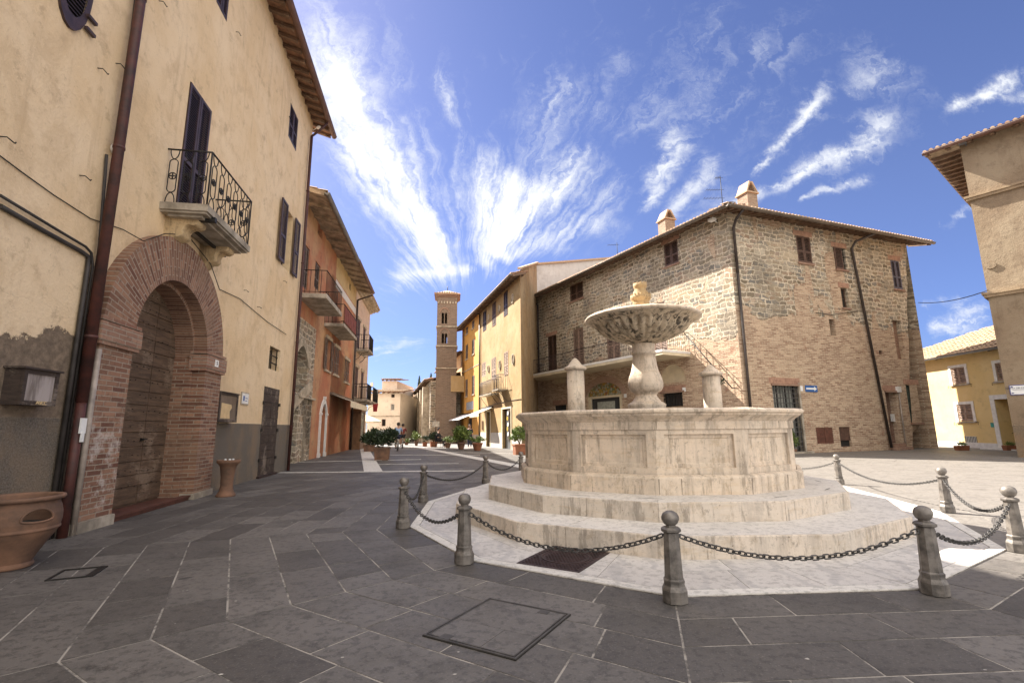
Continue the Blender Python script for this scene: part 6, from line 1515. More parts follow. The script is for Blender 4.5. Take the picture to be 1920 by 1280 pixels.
# downpipes on the palace
def pR(u, v, o=.1): x, z = fR.st(u, v, o); return (x, -o, z)
m = MB(); m.tube([(.12, -OV-.05, ZP-.17), (.14, -.35, ZP-.45), (.2, -.11, ZP-.75), (.2, -.11, 7.9)], .062, 8)
m.tube([(.2, -.11, 8.0), (.2, -.11, .0)], .058, 8); m.build('downpipe', pipe_dk, pa, fR)
xp = sR(1593, 468)[0]; xq = sR(1667, 843)[0]
m = MB(); m.tube([(sR(1609, 449)[0], -OV-.05, ZP-.17), (xp+.05, -.3, ZP-.5), (xp, -.11, ZP-.8), (xq, -.13, .12)], .062, 8); m.build('downpipe', pipe_dk, pa, fR)
m = MB(); a = pR(1686, 735); m.tube([(a[0], -.08, a[2]), (a[0]-.05, -.08, 0)], .035, 6); m.build('gas_pipe', pipe_gr, pa, fR); MB().box(a[0]-.1, a[0]+.1, -.16, 0, a[2], a[2]+.28).build('meter_box', white_m, pa, fR)
xw = fL.st(1011, 600)[0]; m = MB(); m.tube([(xw-.1, -OV, ZP-.15), (xw, -.1, ZP-.6), (xw, -.1, zbal)], .055, 7); m.build('downpipe', pipe_dk, pa, fL)
m = MB(); m.tube([pR(1530, 586, .03), pR(1560, 590, .03), pR(1610, 583, .03)], .014, 5); m.build('cable', iron_d, pa, fR)
# long balcony
x_r, zb_ = fL.st(1294, 661); bo_ = .3
for _ in range(80):
    if fL.st(1242, 656, bo_)[0] < x_r: bo_ += .02
    else: break
zb_ = (fL.st(1242, 656, bo_)[1]+zb_)/2; x_l = fL.st(977, 703, bo_)[0]
ob = MB().box(x_l, x_r, -bo_, 0, zb_-.20, zb_).build('balcony', cream_m, pa, fL)
MB().box(x_l, x_r+.02, -bo_-.03, 0, zb_-.07, zb_+.04).build('slab_edge', white_m, ob, fL)
railing(ob, fL, x_l, x_r, bo_, zb_+.04, .95, .125, r=.010, mat=rust_m)
m = MB()
p0 = (x_r+.05, -.35, zb_+.9); e_ = fL.st(1373, 727.6, .35); p1 = (e_[0], -.35, e_[1])
m.tube([p0, p1], .028, 6); m.tube([(p0[0]+.6, -.35, p0[2]-(p0[2]-p1[2])*.35), (p0[0]+.45, -.0, p0[2]-1.2)], .012, 5); m.tube([p1, (p1[0], 0, p1[2])], .02, 5)
m.build('stay_rod', iron_d, pa, fL)
# arches below
brick_w = brickmat('arch brick', (.34, .19, .13), (.46, .29, .2), (.4, .3, .22), (.40, .34, .27), seed=14)
def ring_(root, fr, ap, w_, mat, y=-.03, name='arch_ring'):
    mb = MB(); n = len(ap); cx = (ap[0][0]+ap[1][0])/2; cz = ap[2][1]
    for i in range(2, n-1):
        (xa, za), (xb, zb) = ap[i], ap[i+1]
        def o_(x, z): d_ = math.hypot(x-cx, z-cz); return (x+(x-cx)/d_*w_, z+(z-cz)/d_*w_)
        oa, ob_ = o_(xa, za), o_(xb, zb); mb.prism([(xa, za), oa, ob_, (xb, zb)], y, 0)
    return mb.build(name, mat, root, fr)
ring_(pa, fL, AM, .42, brick_w)
for ap, m_ in ((AR, cream_m), (AL, cream_m)):
    MB().prism(ap, .12, .14).build('tympanum', m_, pa, fL)
def mosaicmat():
    t, fin = newmat('painted tile lunette'); o = t.oc()
    v = t.n('ShaderNodeTexVoronoi', {'Vector': o, 'Scale': 9.0}); r_, g_, b_ = t.sep(v.outputs['Color'])
    c = t.mix(t.ss(r_, .3, .7), (.38, .24, .05), (.13, .17, .08)); c = t.mix(t.ss(g_, .6, .8), c, (.30, .32, .28)); c = t.mix(t.ss(b_, .8, .95), c, (.22, .08, .04))
    return fin(c, .4)
zs = AM[2][1]; lun = [p for p in AM if p[1] >= zs-.01]
MB().prism(lun, .10, .13).build('lunette', mosaicmat(), pa, fL)
x0, x1 = AM[0][0], AM[1][0]
MB().box(x0, x1, .05, .14, zs-.14, zs-.01).box(x0, x0+.28, .06, .14, 0, zs-.14).box(x1-.28, x1, .06, .14, 0, zs-.14).build('shop_front', cream_m, pa, fL)
MB().box(x0+.28, x1-.28, .18, .2, 0, zs-.14).build('shop_window', glass_m, pa, fL); MB().box(x0+.8, x1-.8, .14, .16, .6, zs-.35).build('poster', simple('pale poster', (.40, .42, .36), .6), pa, fL)
brickjamb(pa, fL, (WR[0]-.1, WR[1]+.1, WR[3], WR[3]), True); window(pa, fL, WR, iron_d, glass_m, y=.15, nx=2, nz=1, fw=.05); grille(pa, fL, WR, .05, 7, 4, .014)
window(pa, fL, WLl, iron_d, glass_m, y=.15, nx=2, nz=2, fw=.05); brickjamb(pa, fL, (WLl[0], WLl[1], WLl[3], WLl[3]), True)
def lamp(root, fr, x, z):
    mb = MB(); mb.tube([(x, 0, z), (x, -.25, z+.02), (x-.05, -.55, z)], .02, 5); mb.box(x-.09, x+.09, -.30, -.12, z+.03, z+.2); return mb.build('wall_lamp', iron_d, root, fr)
a = fL.st(1058, 703, .0); lamp(pa, fL, a[0], a[1])
a = fL.st(1337, 412, .3); MB().box(a[0]-.14, a[0]+.14, -.5, -.25, a[1]-.08, a[1]+.04).tube([(a[0], -.3, a[1]), (a[0], 0, a[1]-.1)], .02, 5).build('floodlight', white_m, pa, fL)
# lights of the wall: street signs and number tiles
r = rR(1509.5, 1531.5, 722.5, 734.5); F = Fr(fR.at((r[0]+r[1])/2), fR.az, r[2]); w_, h_ = (r[1]-r[0])/2, r[3]-r[2]
t = thing('one_way_sign', 'blue rectangular sign with a white arrow pointing right on the brick palace', 'sign', F)
MB().box(-w_, w_, -.03, -.0, 0, h_).build('plate', blue_p, t, F)
MB().prism([(-w_*.9, h_*.36), (w_*.45, h_*.36), (w_*.45, h_*.14), (w_*.9, h_*.5), (w_*.45, h_*.86), (w_*.45, h_*.64), (-w_*.9, h_*.64)], -.034, -.0305).build('arrow', white_p, t, F)
a = sR(1502, 728); MB().box(a[0]-.09, a[0]+.09, -.02, 0, a[1]-.12, a[1]+.12).build('house_number', white_p, pa, fR)
a = fL.st(1283, 730); MB().box(a[0]-.1, a[0]+.1, -.02, 0, a[1]-.1, a[1]+.1).build('house_number', white_p, pa, fL)
a = fL.st(1172.5, 741.5); MB().box(a[0]-.1, a[0]+.1, -.02, 0, a[1]-.1, a[1]+.1).build('house_number', white_p, pa, fL)
# chimneys and aerials
def chimney(u0, u1, vt, vb, y, label, low=False):
    x0, x1 = ray(u0, vb).x/ray(u0, vb).y*y, ray(u1, vb).x/ray(u1, vb).y*y; zb = H+ray(u0, vb).z/ray(u0, vb).y*y-.6; zt = H+ray(u0, vt).z/ray(u0, vt).y*y
    F = G((x0+x1)/2, y, zb, 70); w_ = (x1-x0)/2*.70; h_ = zt-zb; t = thing('chimney', label, 'chimney', F); hs_ = .6+(h_-.6)*.52 if not low else h_*.6
    MB().box(-w_, w_, -w_, w_, 0, hs_).build('stack', brick_ch, t, F); MB().box(-w_-.07, w_+.07, -w_-.07, w_+.07, hs_, hs_+.07).build('ledge', tile_m, t, F)
    m = MB(); hz_ = hs_+.07; p = h_-.08
    m.hexa([(-w_, -w_, hz_), (-w_+.08, -w_, hz_), (-w_+.08, w_, hz_), (-w_, w_, hz_), (-.14, -w_, p), (-.06, -w_, p), (-.06, w_, p), (-.14, w_, p)])
    m.hexa([(w_-.08, -w_, hz_), (w_, -w_, hz_), (w_, w_, hz_), (w_-.08, w_, hz_), (.06, -w_, p), (.14, -w_, p), (.14, w_, p), (.06, w_, p)]); m.build('cowl', brick_ch, t, F)
    m = MB(); m.hexa([(-w_*1.1, -w_*1.1, hz_+.02), (-w_*1.02, -w_*1.1, hz_), (-w_*1.02, w_*1.1, hz_), (-w_*1.1, w_*1.1, hz_+.02), (-.12, -w_, h_), (0, -w_, h_-.02), (0, w_, h_-.02), (-.12, w_, h_)])
    m.hexa([(w_*1.1, -w_*1.1, hz_), (w_*1.18, -w_*1.1, hz_+.02), (w_*1.18, w_*1.1, hz_+.02), (w_*1.1, w_*1.1, hz_), (0, -w_, h_-.02), (.12, -w_, h_), (.12, w_, h_), (0, w_, h_-.02)]); m.build('cap_tiles', tile_m, t, F)
chimney(1386, 1420, 345, 392, 23.0, 'large brick chimney with a gabled tile cap on the palace roof corner')
chimney(1235, 1266, 397, 436, 26.0, 'brick chimney with tile cap over the palace side eave, left of the aerial')
chimney(1608, 1641, 433, 450, 27.0, 'low tiled dormer like chimney on the far part of the palace roof', True)
def aerial(u, v0, v1, y, label, arms):
    k_ = y/ray(u, v1).y; x, z0 = ray(u, v1).x*k_, H+ray(u, v1).z*k_; z1 = H+ray(u, v0).z/ray(u, v0).y*y; F = G(x, y, z0-.4); h_ = z1-z0+.4; t = thing('tv_aerial', label, 'aerial', F)
    MB().tube([(0, 0, 0), (0, 0, h_)], .018, 5).build('mast', iron_d, t, F)
    for (dz, L_) in arms:
        m = MB(); m.tube([(-L_, 0, h_-dz), (.15, .05, h_-dz+.03)], .010, 4)
        for i in range(6): x_ = -L_+i*L_/6; m.tube([(x_, -.16, h_-dz), (x_, .16, h_-dz)], .006, 4)
        m.build('aerial_arm', iron_d, t, F)
aerial(1355, 330, 384, 22.5, 'tall thin TV aerial at the palace roof corner', ((.75, .75), (1.2, .9), (.1, .25)))
aerial(1158, 455, 482, 30, 'small TV aerial above the left part of the palace eave', ((.15, .6),))
aerial(679, 688, 712, 49, 'tiny TV aerial over the upper house at the street end', ((.2, .4),))
# grey house behind the palace eave
gP = onray(1009, 36.0); gx = ray(1140, 480); y2 = 39.5
P2_ = (gx.x*y2/gx.y, y2); azg = math.degrees(math.atan2(P2_[0]-gP[0], P2_[1]-gP[1])); Lg = math.hypot(P2_[0]-gP[0], P2_[1]-gP[1]); fg_ = Fr(gP, azg)
bg_ = thing('grey_gable_house', 'house with a plain whitish grey gable showing above the palace eave', 'building', fg_)
za, zb2 = fg_.st(1009, 500)[1], fg_.st(1135, 484)[1]
wallmesh([(-.3, 0), (Lg, 0), (Lg, zb2), (-.3, za)], [], .1).build('gable_wall', stucco('whitish grey render', (.50, .47, .44), (.60, .57, .53), (.34, .31, .28), streak=.5, seed=50), bg_, fg_)
MB().hexa([(-.4, -.15, za), (Lg+.2, -.15, zb2), (Lg+.2, 4, zb2), (-.4, 4, za), (-.4, -.15, za+.14), (Lg+.2, -.15, zb2+.14), (Lg+.2, 4, zb2+.14), (-.4, 4, za+.14)]).build('roof_edge', tile_m, bg_, fg_)
# ================================================================ sandy building at the right edge
fc_ = Fr(gp(1909, 857), 142.7); rc_ = thing('sandy_building', 'tall sandy plastered building with moulded bands, cut by the right edge', 'building', fc_)
zc_ = fc_.st(1797, 277)[1]; Lr = 9.5
wallmesh([(0, 0), (Lr, 0), (Lr, zc_+.1), (0, zc_+.1)], [], .1).build('wall', RC_m, rc_, fc_)
body(rc_, fc_, 0.0, Lr, zc_, 7, RC_m, 'side_wall')
for v, hh in ((372, .16), (551, .17)):
    z = fc_.st(1812 if v < 400 else 1846, v)[1]
    MB().box(-.10, Lr, -.10, 7, z-hh, z-hh*.35).box(-.15, Lr, -.15, 7.05, z-hh*.35, z+.03).build('string_course', stucco('band plaster %d' % v, (.28, .2, .12), (.33, .24, .15), (.15, .1, .065), seed=v), rc_, fc_)
ocr = 1.02
eave(rc_, fc_, 0, Lr, zc_, .55, .25, gut_red, raft_m, sof_m, sp=.62, rw=.13, ov=(ocr, 0), depth=5, trows=3, gr=.085, hip=(.7, 0))
fcs = Fr(fc_.at(0, -7), fc_.az-90)
F90 = Fr(fc_.at(0), fc_.az+90)   # left return: eave over the hidden flank
mb = MB()
for k in range(12):
    y = .2+k*.5; mb.box(-ocr+.05, .0, y-.05, y+.05, zc_-.16, zc_-.02)
tag(mb.build('rafters', raft_m, rc_, fc_), kind='stuff')
MB().box(-ocr, 0, -.5, 7, zc_-.02, zc_+.06).build('soffit', sof_l, rc_, fc_)
a = fc_.st(1857, 498); MB().lathe([(0, 0), (.0, .0)], 4) if 0 else None
m = MB(); m.prism([(a[0]+.16*math.cos(2*math.pi*k/16), a[1]+.13*math.sin(2*math.pi*k/16)) for k in range(16)], -.05, 0); m.build('wall_boss', RC_m, rc_, fc_)
a = fc_.st(1807, 266, .38); m = MB().box(a[0]-.16, a[0]+.16, -.5, -.25, a[1]-.06, a[1]+.06).tube([(a[0], -.3, a[1]), (a[0], 0, a[1]-.03)], .02, 5); m.build('floodlight', simple('grey lamp housing', (.16, .17, .2), .4), rc_, fc_)
r = fc_.rc(1893, 1932, 721, 740); F = Fr(fc_.at((r[0]+r[1])/2), fc_.az, r[2]); w_, h_ = (r[1]-r[0])/2, r[3]-r[2]
t = thing('street_name_plaque', 'white ceramic street name plaque with blue border on the sandy building', 'plaque', F)
pl_ = MB().box(-w_, w_, -.03, 0, 0, h_).build('plate', white_p, t, F)
m = MB(); q = .025; m.box(-w_, w_, -.034, -.031, 0, q); m.box(-w_, w_, -.034, -.031, h_-q, h_); m.box(-w_, -w_+q, -.034, -.031, q, h_-q); m.box(w_-q, w_, -.034, -.031, q, h_-q)
for sx_ in (-1, 1):
    for zz_ in (.07, h_-.07): m.lathe([(0, -.05), (.05, 0), (0, .05)], 8, (sx_*(w_-.07), -.005, zz_))
m.build('border', simple('blue glaze', (.10, .11, .28), .4), pl_, F)
textobj('PIAZZA DEI CONSOLI', h_*.20, pl_, tM(F, .0, h_*.68, .034), ink); MB().box(-w_*.7, w_*.7, -.034, -.031, h_*.5, h_*.53).build('rule', ink, pl_, F)
# cable between palace and sandy building
A_ = Vector((*fR.at(xRt+.25, .0), 0)); a = fR.st(1720, 567); A_.z = a[1]; Bz = fc_.st(1848, 545)[1]; B_ = Vector((*fc_.at(.03, .02), Bz))
mb = MB(); mb.tube([A_.lerp(B_, i/12)+Vector((0, 0, -.35*4*(i/12)*(1-i/12)*.5)) for i in range(13)], .018, 5)
mid = (A_+B_)/2; mb.v = [(x-mid.x, y-mid.y, z-mid.z) for x, y, z in mb.v]; tag(mb.build('overhead_cable', iron_d, None, G(mid.x, mid.y, mid.z)), 'black overhead cable strung from the palace corner to the sandy building', 'cable')
# ================================================================ yellow house
fy = Fr(gp(1800, 838), 181.34); by = thing('yellow_house', 'bright yellow house with white window surrounds and beige shutters behind the palace', 'building', fy)
def ry(u0, u1, v0, v1): return fy.rc(u0, u1, v0, v1)
zy = fy.st(1800, 668)[1]; Ly = 9.0
WY = [ry(1784.5, 1811, 688.5, 719.5), ry(1868, 1892, 679, 713), ry(1796, 1824, 757.5, 789)]
dy = (fy.st(1872, 790)[0], fy.st(1925, 790)[0]+.3, .0, fy.st(1878, 748)[1]); wb = ry(1809, 1832, 817.5, 829.5)
wallmesh([(-6, 0), (Ly, 0), (Ly, zy+.1), (-6, zy+.1)], [rect(*r) for r in WY+[dy, wb]], .12).build('wall', YE_m, by, fy)
body(by, fy, -6, Ly, zy, 8, YE_m); eave(by, fy, -6, Ly, zy, .4, .12, gut_zn, sof_l, sof_l, sp=3, ov=(.3, 0), depth=.2, trows=1, tl=False)
def yf(u, v):
    return fy.st(u, v)
rt = MB(); zr0 = zy+.0; tiles(rt, -6.3, Ly, -.45, zy+.10, .42, 6.0, pitch=.24, step=.42, amp=.035, seg=5, hip=(1.0, 0)); rt.build('roof_tiles', tile_l, by, fy)
MB().poly([(-6.3, -.42, zy+.10), (Ly, -.42, zy+.10), (Ly, 5.4, zy+2.55), (-.5, 5.4, zy+2.55)]).build('roof', tile_l, by, fy)
for r in WY:
    shut(by, fy, r, shut_g, y=.0, pitch=.085, fw=.05, back=False); x0, x1, z0, z1 = r; q = .14
    MB().box(x0-q, x0, -.03, .0, z0-.02, z1+q).box(x1, x1+q, -.03, 0, z0-.02, z1+q).box(x0, x1, -.03, 0, z1, z1+q).build('window_surround', white_m, by, fy)
    MB().box(x0-q-.03, x1+q+.03, -.09, 0, z0-.10, z0-.022).build('sill', slabc, by, fy)
    for xx in (x0-q-.12, x1+q+.12): MB().tube([(xx, 0, z0-.06), (xx, -.06, z0-.08), (xx+.02, -.08, z0-.2)], .012, 4).build('shutter_catch', iron_d, by, fy)
x0, x1, z0, z1 = dy
MB().box(x0-.22, x0, -.03, .0, .0, z1+.22).box(x0, x1, -.03, 0, z1, z1+.22).build('door_surround', white_m, by, fy)
m = MB(); m.poly([(x0, .12, 0), (x0, 1.6, 0), (x0, 1.6, z1), (x0, .12, z1)][::-1]); m.poly([(x0, 1.2, 0), (x1, 1.2, 0), (x1, 1.2, z1), (x0, 1.2, z1)]); m.poly([(x1, .12, 0), (x1, 1.6, 0), (x1, 1.6, z1), (x1, .12, z1)]); m.poly([(x0, .12, z1), (x1, .12, z1), (x1, 1.6, z1), (x0, 1.6, z1)]); m.build('porch_wall', YE_m, by, fy)
MB().tube([(x0+.35, .2, .75), (x0+.42, .25, .8), (x1, .6, 1.6)], .018, 5).build('handrail', iron_d, by, fy)
MB().box(wb[0], wb[1], .08, .1, wb[2], wb[3]).build('window', dark_m, by, fy); grille(by, fy, wb, .02, 8, 1, .012, white_m)
MB().box(-6, dy[0]-.22, -.05, 0, 0, .26).box(dy[0]-.22, Ly, -.9, 0, 0, .05).build('plinth', white_m, by, fy)
a = fy.st(1861.7, 796.4); MB().box(a[0]-.1, a[0]+.1, -.02, 0, a[1]-.11, a[1]+.11).build('green_badge', simple('teal enamel', (.02, .30, .25), .4), by, fy)
for (u0, u1, lab, nb) in ((1793, 1815, 'terracotta window box of green plants left at the foot of the yellow house', 2), (1884, 1907, 'terracotta window box of green plants by the yellow house porch', 2)):
    P = gp((u0+u1)/2, 844); w_ = (u1-u0)/FPX*P[1]/2*.98; F = G(P[0], P[1], 0, 178); F = G(P[0], P[1]); t = thing('planter_box', lab, 'planter', F, 'planters before the yellow house')
    MB().hexa([(-w_*.92, -.1, 0), (w_*.92, -.1, 0), (w_*.92, .1, 0), (-w_*.92, .1, 0), (-w_, -.13, .22), (w_, -.13, .22), (w_, .13, .22), (-w_, .13, .22)]).build('box', terra2, t, F)
    foliage(MB(), (0, 0, .27), (w_*.95, .12, .09), 260, .08, 12).build('plants', leafB, t, F)
# ================================================================ pots and plants
def pot_round(P, R, h_, label, mat, fol, name='flower_pot', leafm=leafB, grp='terracotta flower pots along the street'):
    F = G(*P); t = thing(name, label, 'plant pot', F, grp)
    MB().lathe([(0, 0), (R*.55, 0), (R*.6, .02), (R*.8, h_*.4), (R*.97, h_*.82), (R*1.06, h_*.86), (R*1.08, h_), (R*.95, h_), (R*.9, h_*.9), (0, h_*.88)], 20).build('pot', mat, t, F)
    (c, rad, n, ls, cl) = fol; foliage(MB(), (0, 0, h_+c), rad, n, ls, cl).build('plant', leafm, t, F)
def pot_square(P, w_, h_, label, fol, leafm=leafA, az=80, name='flower_pot', mat=None, grp='terracotta flower pots along the street'):
    F = G(P[0], P[1], 0, az); t = thing(name, label, 'plant pot', F, grp); q = w_/2
    MB().hexa([(-q*.9, -q*.9, 0), (q*.9, -q*.9, 0), (q*.9, q*.9, 0), (-q*.9, q*.9, 0), (-q, -q, h_*.85), (q, -q, h_*.85), (q, q, h_*.85), (-q, q, h_*.85)]).box(-q*1.08, q*1.08, -q*1.08, q*1.08, h_*.85, h_).box(-q*.55, q*.55, -q*1.0, -q*.9, h_*.25, h_*.65).build('pot', mat or terra, t, F)
    (c, rad, n, ls, cl) = fol; foliage(MB(), (0, 0, h_+c), rad, n, ls, cl).build('plant', leafm, t, F)
    m = MB()
    for i in range(5): a = i*1.3; m.tube([(0, 0, h_-.05), (.1*math.cos(a), .1*math.sin(a), h_+c*.6)], .012, 4)
    m.build('stems', bark, t, F)
def pw(px, y): return px/FPX*y
P = gp(716, 862); y = P[1]; pot_square(P, pw(26, y), pw(23, y), 'broad dark oleander bush in a square terracotta pot, nearest in the street', (pw(17, y), (pw(25, y), pw(25, y), pw(18, y)), 2400, .17, 26), az=82)
P = gp(692, 846); y = P[1]; pot_square(P, pw(18, y), pw(12, y), 'dark oleander in a pot just behind the nearest bush', (pw(10, y), (pw(14, y), pw(14, y), pw(11, y)), 1000, .2, 16), az=82)
for (u, v, wpx, hpx, fol, lab, sq, lm) in (
    (762, 834, 9, 5, (.1, (.28, .28, .16), 160, .16, 6), 'small low flower pot, farthest along the sunny side', 0, leafB),
    (780.5, 835.5, 8, 9, (.34, (.32, .32, .34), 420, .17, 9), 'round pale green shrub in a narrow terracotta pot before the church', 0, leafB),
    (796.4, 836.8, 8, 8, (.12, (.28, .28, .22), 160, .16, 6), 'small dark plant in a square pot before the church pilasters', 1, leafA),
    (812.5, 837.8, 12, 10, (.3, (.34, .34, .32), 500, .18, 9), 'dense dark green shrub in a square pot left of the seated figure', 1, leafA),
    (839.5, 839.8, 13, 10, (.1, (.36, .36, .2), 240, .16, 7), 'squat round pot with pale blooms right of the seated figure', 0, leafB),
    (864.5, 842.3, 16, 13, (.40, (.55, .5, .42), 1100, .2, 16), 'spreading yellow green bush in a terracotta pot before the orange house', 0, leafB),
    (895, 844.5, 20, 14, (.1, (.42, .42, .22), 420, .15, 9), 'wide bowl shaped terracotta pot with leafy plants before the white awnings', 0, leafB),
    (974, 852, 21, 19, (.44, (.40, .40, .38), 800, .16, 14), 'square orange terracotta pot with a silvery shrub partly behind the basin', 1, leafB)):
    P = gp(u, v); y = P[1]
    if sq: pot_square(P, pw(wpx, y), pw(hpx, y), lab, fol, lm, az=75, mat=terra2)
    else: pot_round(P, pw(wpx, y)/2/1.05, pw(hpx, y), lab, terra2 if u > 880 else terra, fol, leafm=lm)
P = gp(1489, 850); F = G(P[0], P[1]); t = thing('bay_shrub', 'small green shrub beside the barred palace door, half hidden by the basin', 'plant', F)
MB().lathe([(0, 0), (.1, 0), (.14, .2), (0, .2)], 12).build('pot', terra, t, F); foliage(MB(), (0, 0, .5), (.22, .2, .35), 400, .11, 8).build('plant', leafB, t, F)
# ================================================================ people and cycles
def skinbody(name, verts, edges, mat, parent, fr, rootv=0, sub=1):
    me = bpy.data.meshes.new(name); me.from_pydata([v[:3] for v in verts], edges, []); me.materials.append(mat)
    o = bpy.data.objects.new(name, me); link(o, parent, fr.M); md = o.modifiers.new('skin', 'SKIN'); md.use_smooth_shade = True
    sv = me.skin_vertices[0].data
    for i, v in enumerate(verts): r_ = v[3]; sv[i].radius = (r_, r_*(v[4] if len(v) > 4 else 1))
    sv[rootv].use_root = True
    s_ = o.modifiers.new('sub', 'SUBSURF'); s_.levels = s_.render_levels = sub
    bpy.context.view_layer.update(); dg_ = bpy.context.evaluated_depsgraph_get(); m2 = bpy.data.meshes.new_from_object(o.evaluated_get(dg_)); o.modifiers.clear(); m2.name = name; o.data = m2
    if not m2.materials: m2.materials.append(mat)
    return o
skin_m = simple('skin', (.48, .28, .20), .6, 0, .1)
def head(parent, fr, c, hair, fwd=(0, 1)):
    x, y, z = c; m = MB(); m.lathe([(0, -.12), (.045, -.11), (.068, -.06), (.078, 0), (.076, .05), (.05, .10), (0, .12)], 14, (x, y, z), rf=lambda an, j, r, zz: 1+.12*abs(math.sin(an)))
    h_ = m.build('head', skin_m, parent, fr)
    m = MB(); m.lathe([(.0, .135), (.06, .115), (.09, .06), (.092, .0), (.07, -.05)][::-1], 14, (x-fwd[0]*.012, y-fwd[1]*.012, z)); m.build('hair', hair, h_, fr)
    m = MB()
    for s_ in (-1, 1): m.lathe([(0, -.008), (.008, 0), (0, .008)], 6, (x+fwd[0]*.082+fwd[1]*.028*s_, y+fwd[1]*.085+fwd[0]*.028*s_, z+.01))
    m.build('eyes', dark_m, h_, fr); MB().hexa([(x+fwd[0]*.08-.01, y+fwd[1]*.08, z-.035), (x+fwd[0]*.08+.01, y+fwd[1]*.08, z-.035), (x+fwd[0]*.105+.008, y+fwd[1]*.105, z-.03), (x+fwd[0]*.105-.008, y+fwd[1]*.105, z-.03), (x+fwd[0]*.08-.006, y+fwd[1]*.08, z+.015), (x+fwd[0]*.08+.006, y+fwd[1]*.08, z+.015), (x+fwd[0]*.09+.004, y+fwd[1]*.09, z+.012), (x+fwd[0]*.09-.004, y+fwd[1]*.09, z+.012)]).build('nose', skin_m, h_, fr)
def cyclist(u, v, k, lab, blab, shirt, shorts, bag=None, bagm=None):
    P = gp(u, v); F = G(P[0], P[1], 0, 80); S_ = k
    t = thing('bicycle', blab, 'bicycle', F)
    for nm, yy_ in (('wheel', -.50), ('wheel', .52)):
        m = MB(); m.tube([(0, (yy_+.33*math.cos(a))*S_, (.34+.33*math.sin(a))*S_) for a in [2*math.pi*i/28 for i in range(28)]], .017*S_, 6, closed=True); w_ = m.build('wheel', dark_m, t, F)
        m = MB()
        for i in range(12): a = math.pi*i/6; m.tube([(0, yy_*S_, .34*S_), (0, (yy_+.32*math.cos(a))*S_, (.34+.32*math.sin(a))*S_)], .002*S_, 3)
        m.tube([(-.04*S_, yy_*S_, .34*S_), (.04*S_, yy_*S_, .34*S_)], .02*S_, 6); tag(m.build('spokes', white_m, w_, F), kind='stuff')
    m = MB()
    def q(x, y, z): return (x*S_, y*S_, z*S_)
    for a, b in (((0, -.5, .34), (0, -.05, .30)), ((0, -.05, .30), (0, .38, .72)), ((0, -.05, .30), (0, -.2, .82)), ((0, -.18, .76), (0, .40, .78)), ((0, -.5, .34), (0, -.18, .76)), ((0, .52, .34), (0, .38, .90))): m.tube([q(*a), q(*b)], .016*S_, 6)
    m.build('frame', white_m, t, F); MB().hexa([q(-.07, -.34, .86), q(.07, -.34, .86), q(.02, -.06, .86), q(-.02, -.06, .86), q(-.07, -.34, .9), q(.07, -.34, .9), q(.02, -.06, .89), q(-.02, -.06, .89)]).build('saddle', dark_m, t, F)
    MB().tube([q(-.28, .34, .98), q(-.05, .40, .94), q(.05, .40, .94), q(.28, .34, .98)], .013*S_, 6).build('handlebar', iron_d, t, F)
    m = MB(); m.tube([q(-.16, -.05, .16), q(-.10, -.05, .16), q(-.04, -.05, .30), q(.04, -.05, .30), q(.10, -.05, .44), q(.16, -.05, .44)], .01*S_, 5); m.build('pedals', iron_d, t, F)
    p = thing('person', lab, 'person', F)
    V = [(0, -.20, .93, .13), (0, -.12, 1.15, .125, .8), (0, .02, 1.38, .15, .7), (0, .07, 1.47, .05), (0, .10, 1.53, .045),
         (-.17, .04, 1.42, .055), (-.24, .18, 1.20, .042), (-.27, .33, 1.02, .03), (.17, .04, 1.42, .055), (.24, .18, 1.20, .042), (.27, .33, 1.02, .03),
         (-.09, -.16, .90, .09), (-.12, .16, .72, .065), (-.12, .02, .36, .045), (-.12, -.02, .24, .035), (-.12, .12, .20, .03),
         (.09, -.16, .90, .09), (.12, .20, .86, .065), (.12, .02, .62, .045), (.12, -.02, .50, .035), (.12, .12, .46, .03)]
    E_ = [(0, 1), (1, 2), (2, 3), (3, 4), (2, 5), (5, 6), (6, 7), (2, 8), (8, 9), (9, 10), (0, 11), (11, 12), (12, 13), (13, 14), (14, 15), (0, 16), (16, 17), (17, 18), (18, 19), (19, 20)]
    skinbody('body', [(x*S_, y*S_, z*S_, r_*S_, *w_) for x, y, z, r_, *w_ in V], E_, skin_m, p, F)
    sh = [V[i] for i in (0, 1, 2, 5, 6, 8, 9)]
    skinbody('shirt', [(x*S_, y*S_, z*S_, (r_*1.14+.004)*S_, *w_) for x, y, z, r_, *w_ in sh], [(0, 1), (1, 2), (2, 3), (3, 4), (2, 5), (5, 6)], shirt, p, F)
    so = [V[0], V[11], (V[12][0], V[12][1]-.08, V[12][2]+.05, .075), V[16], (V[17][0], V[17][1]-.08, V[17][2], .075)]
    skinbody('shorts', [(x*S_, y*S_, z*S_, (r_*1.16+.006)*S_, *w_) for x, y, z, r_, *w_ in so], [(0, 1), (1, 2), (0, 3), (3, 4)], shorts, p, F)
    head(p, F, (0, .13*S_, 1.64*S_), simple('dark hair %d' % u, (.03, .02, .015), .7))
    for s_, (x, y, z) in ((-1, V[15][:3]), (1, V[20][:3])):
        MB().hexa([q(x-.045, y-.14, z-.05), q(x+.045, y-.14, z-.05), q(x+.04, y+.12, z-.05), q(x-.04, y+.12, z-.05), q(x-.035, y-.13, z+.03), q(x+.035, y-.13, z+.03), q(x+.03, y+.1, z-.01), q(x-.03, y+.1, z-.01)]).build('shoe', dark_m, p, F)
    if bag: MB().hexa([q(-.16, -.36, 1.02), q(.16, -.36, 1.02), q(.16, -.22, 1.02), q(-.16, -.22, 1.02), q(-.15, -.26, 1.36), q(.15, -.26, 1.36), q(.15, -.12, 1.40), q(-.15, -.12, 1.40)]).build('backpack', bagm, None, F) and None
    return t, p, F
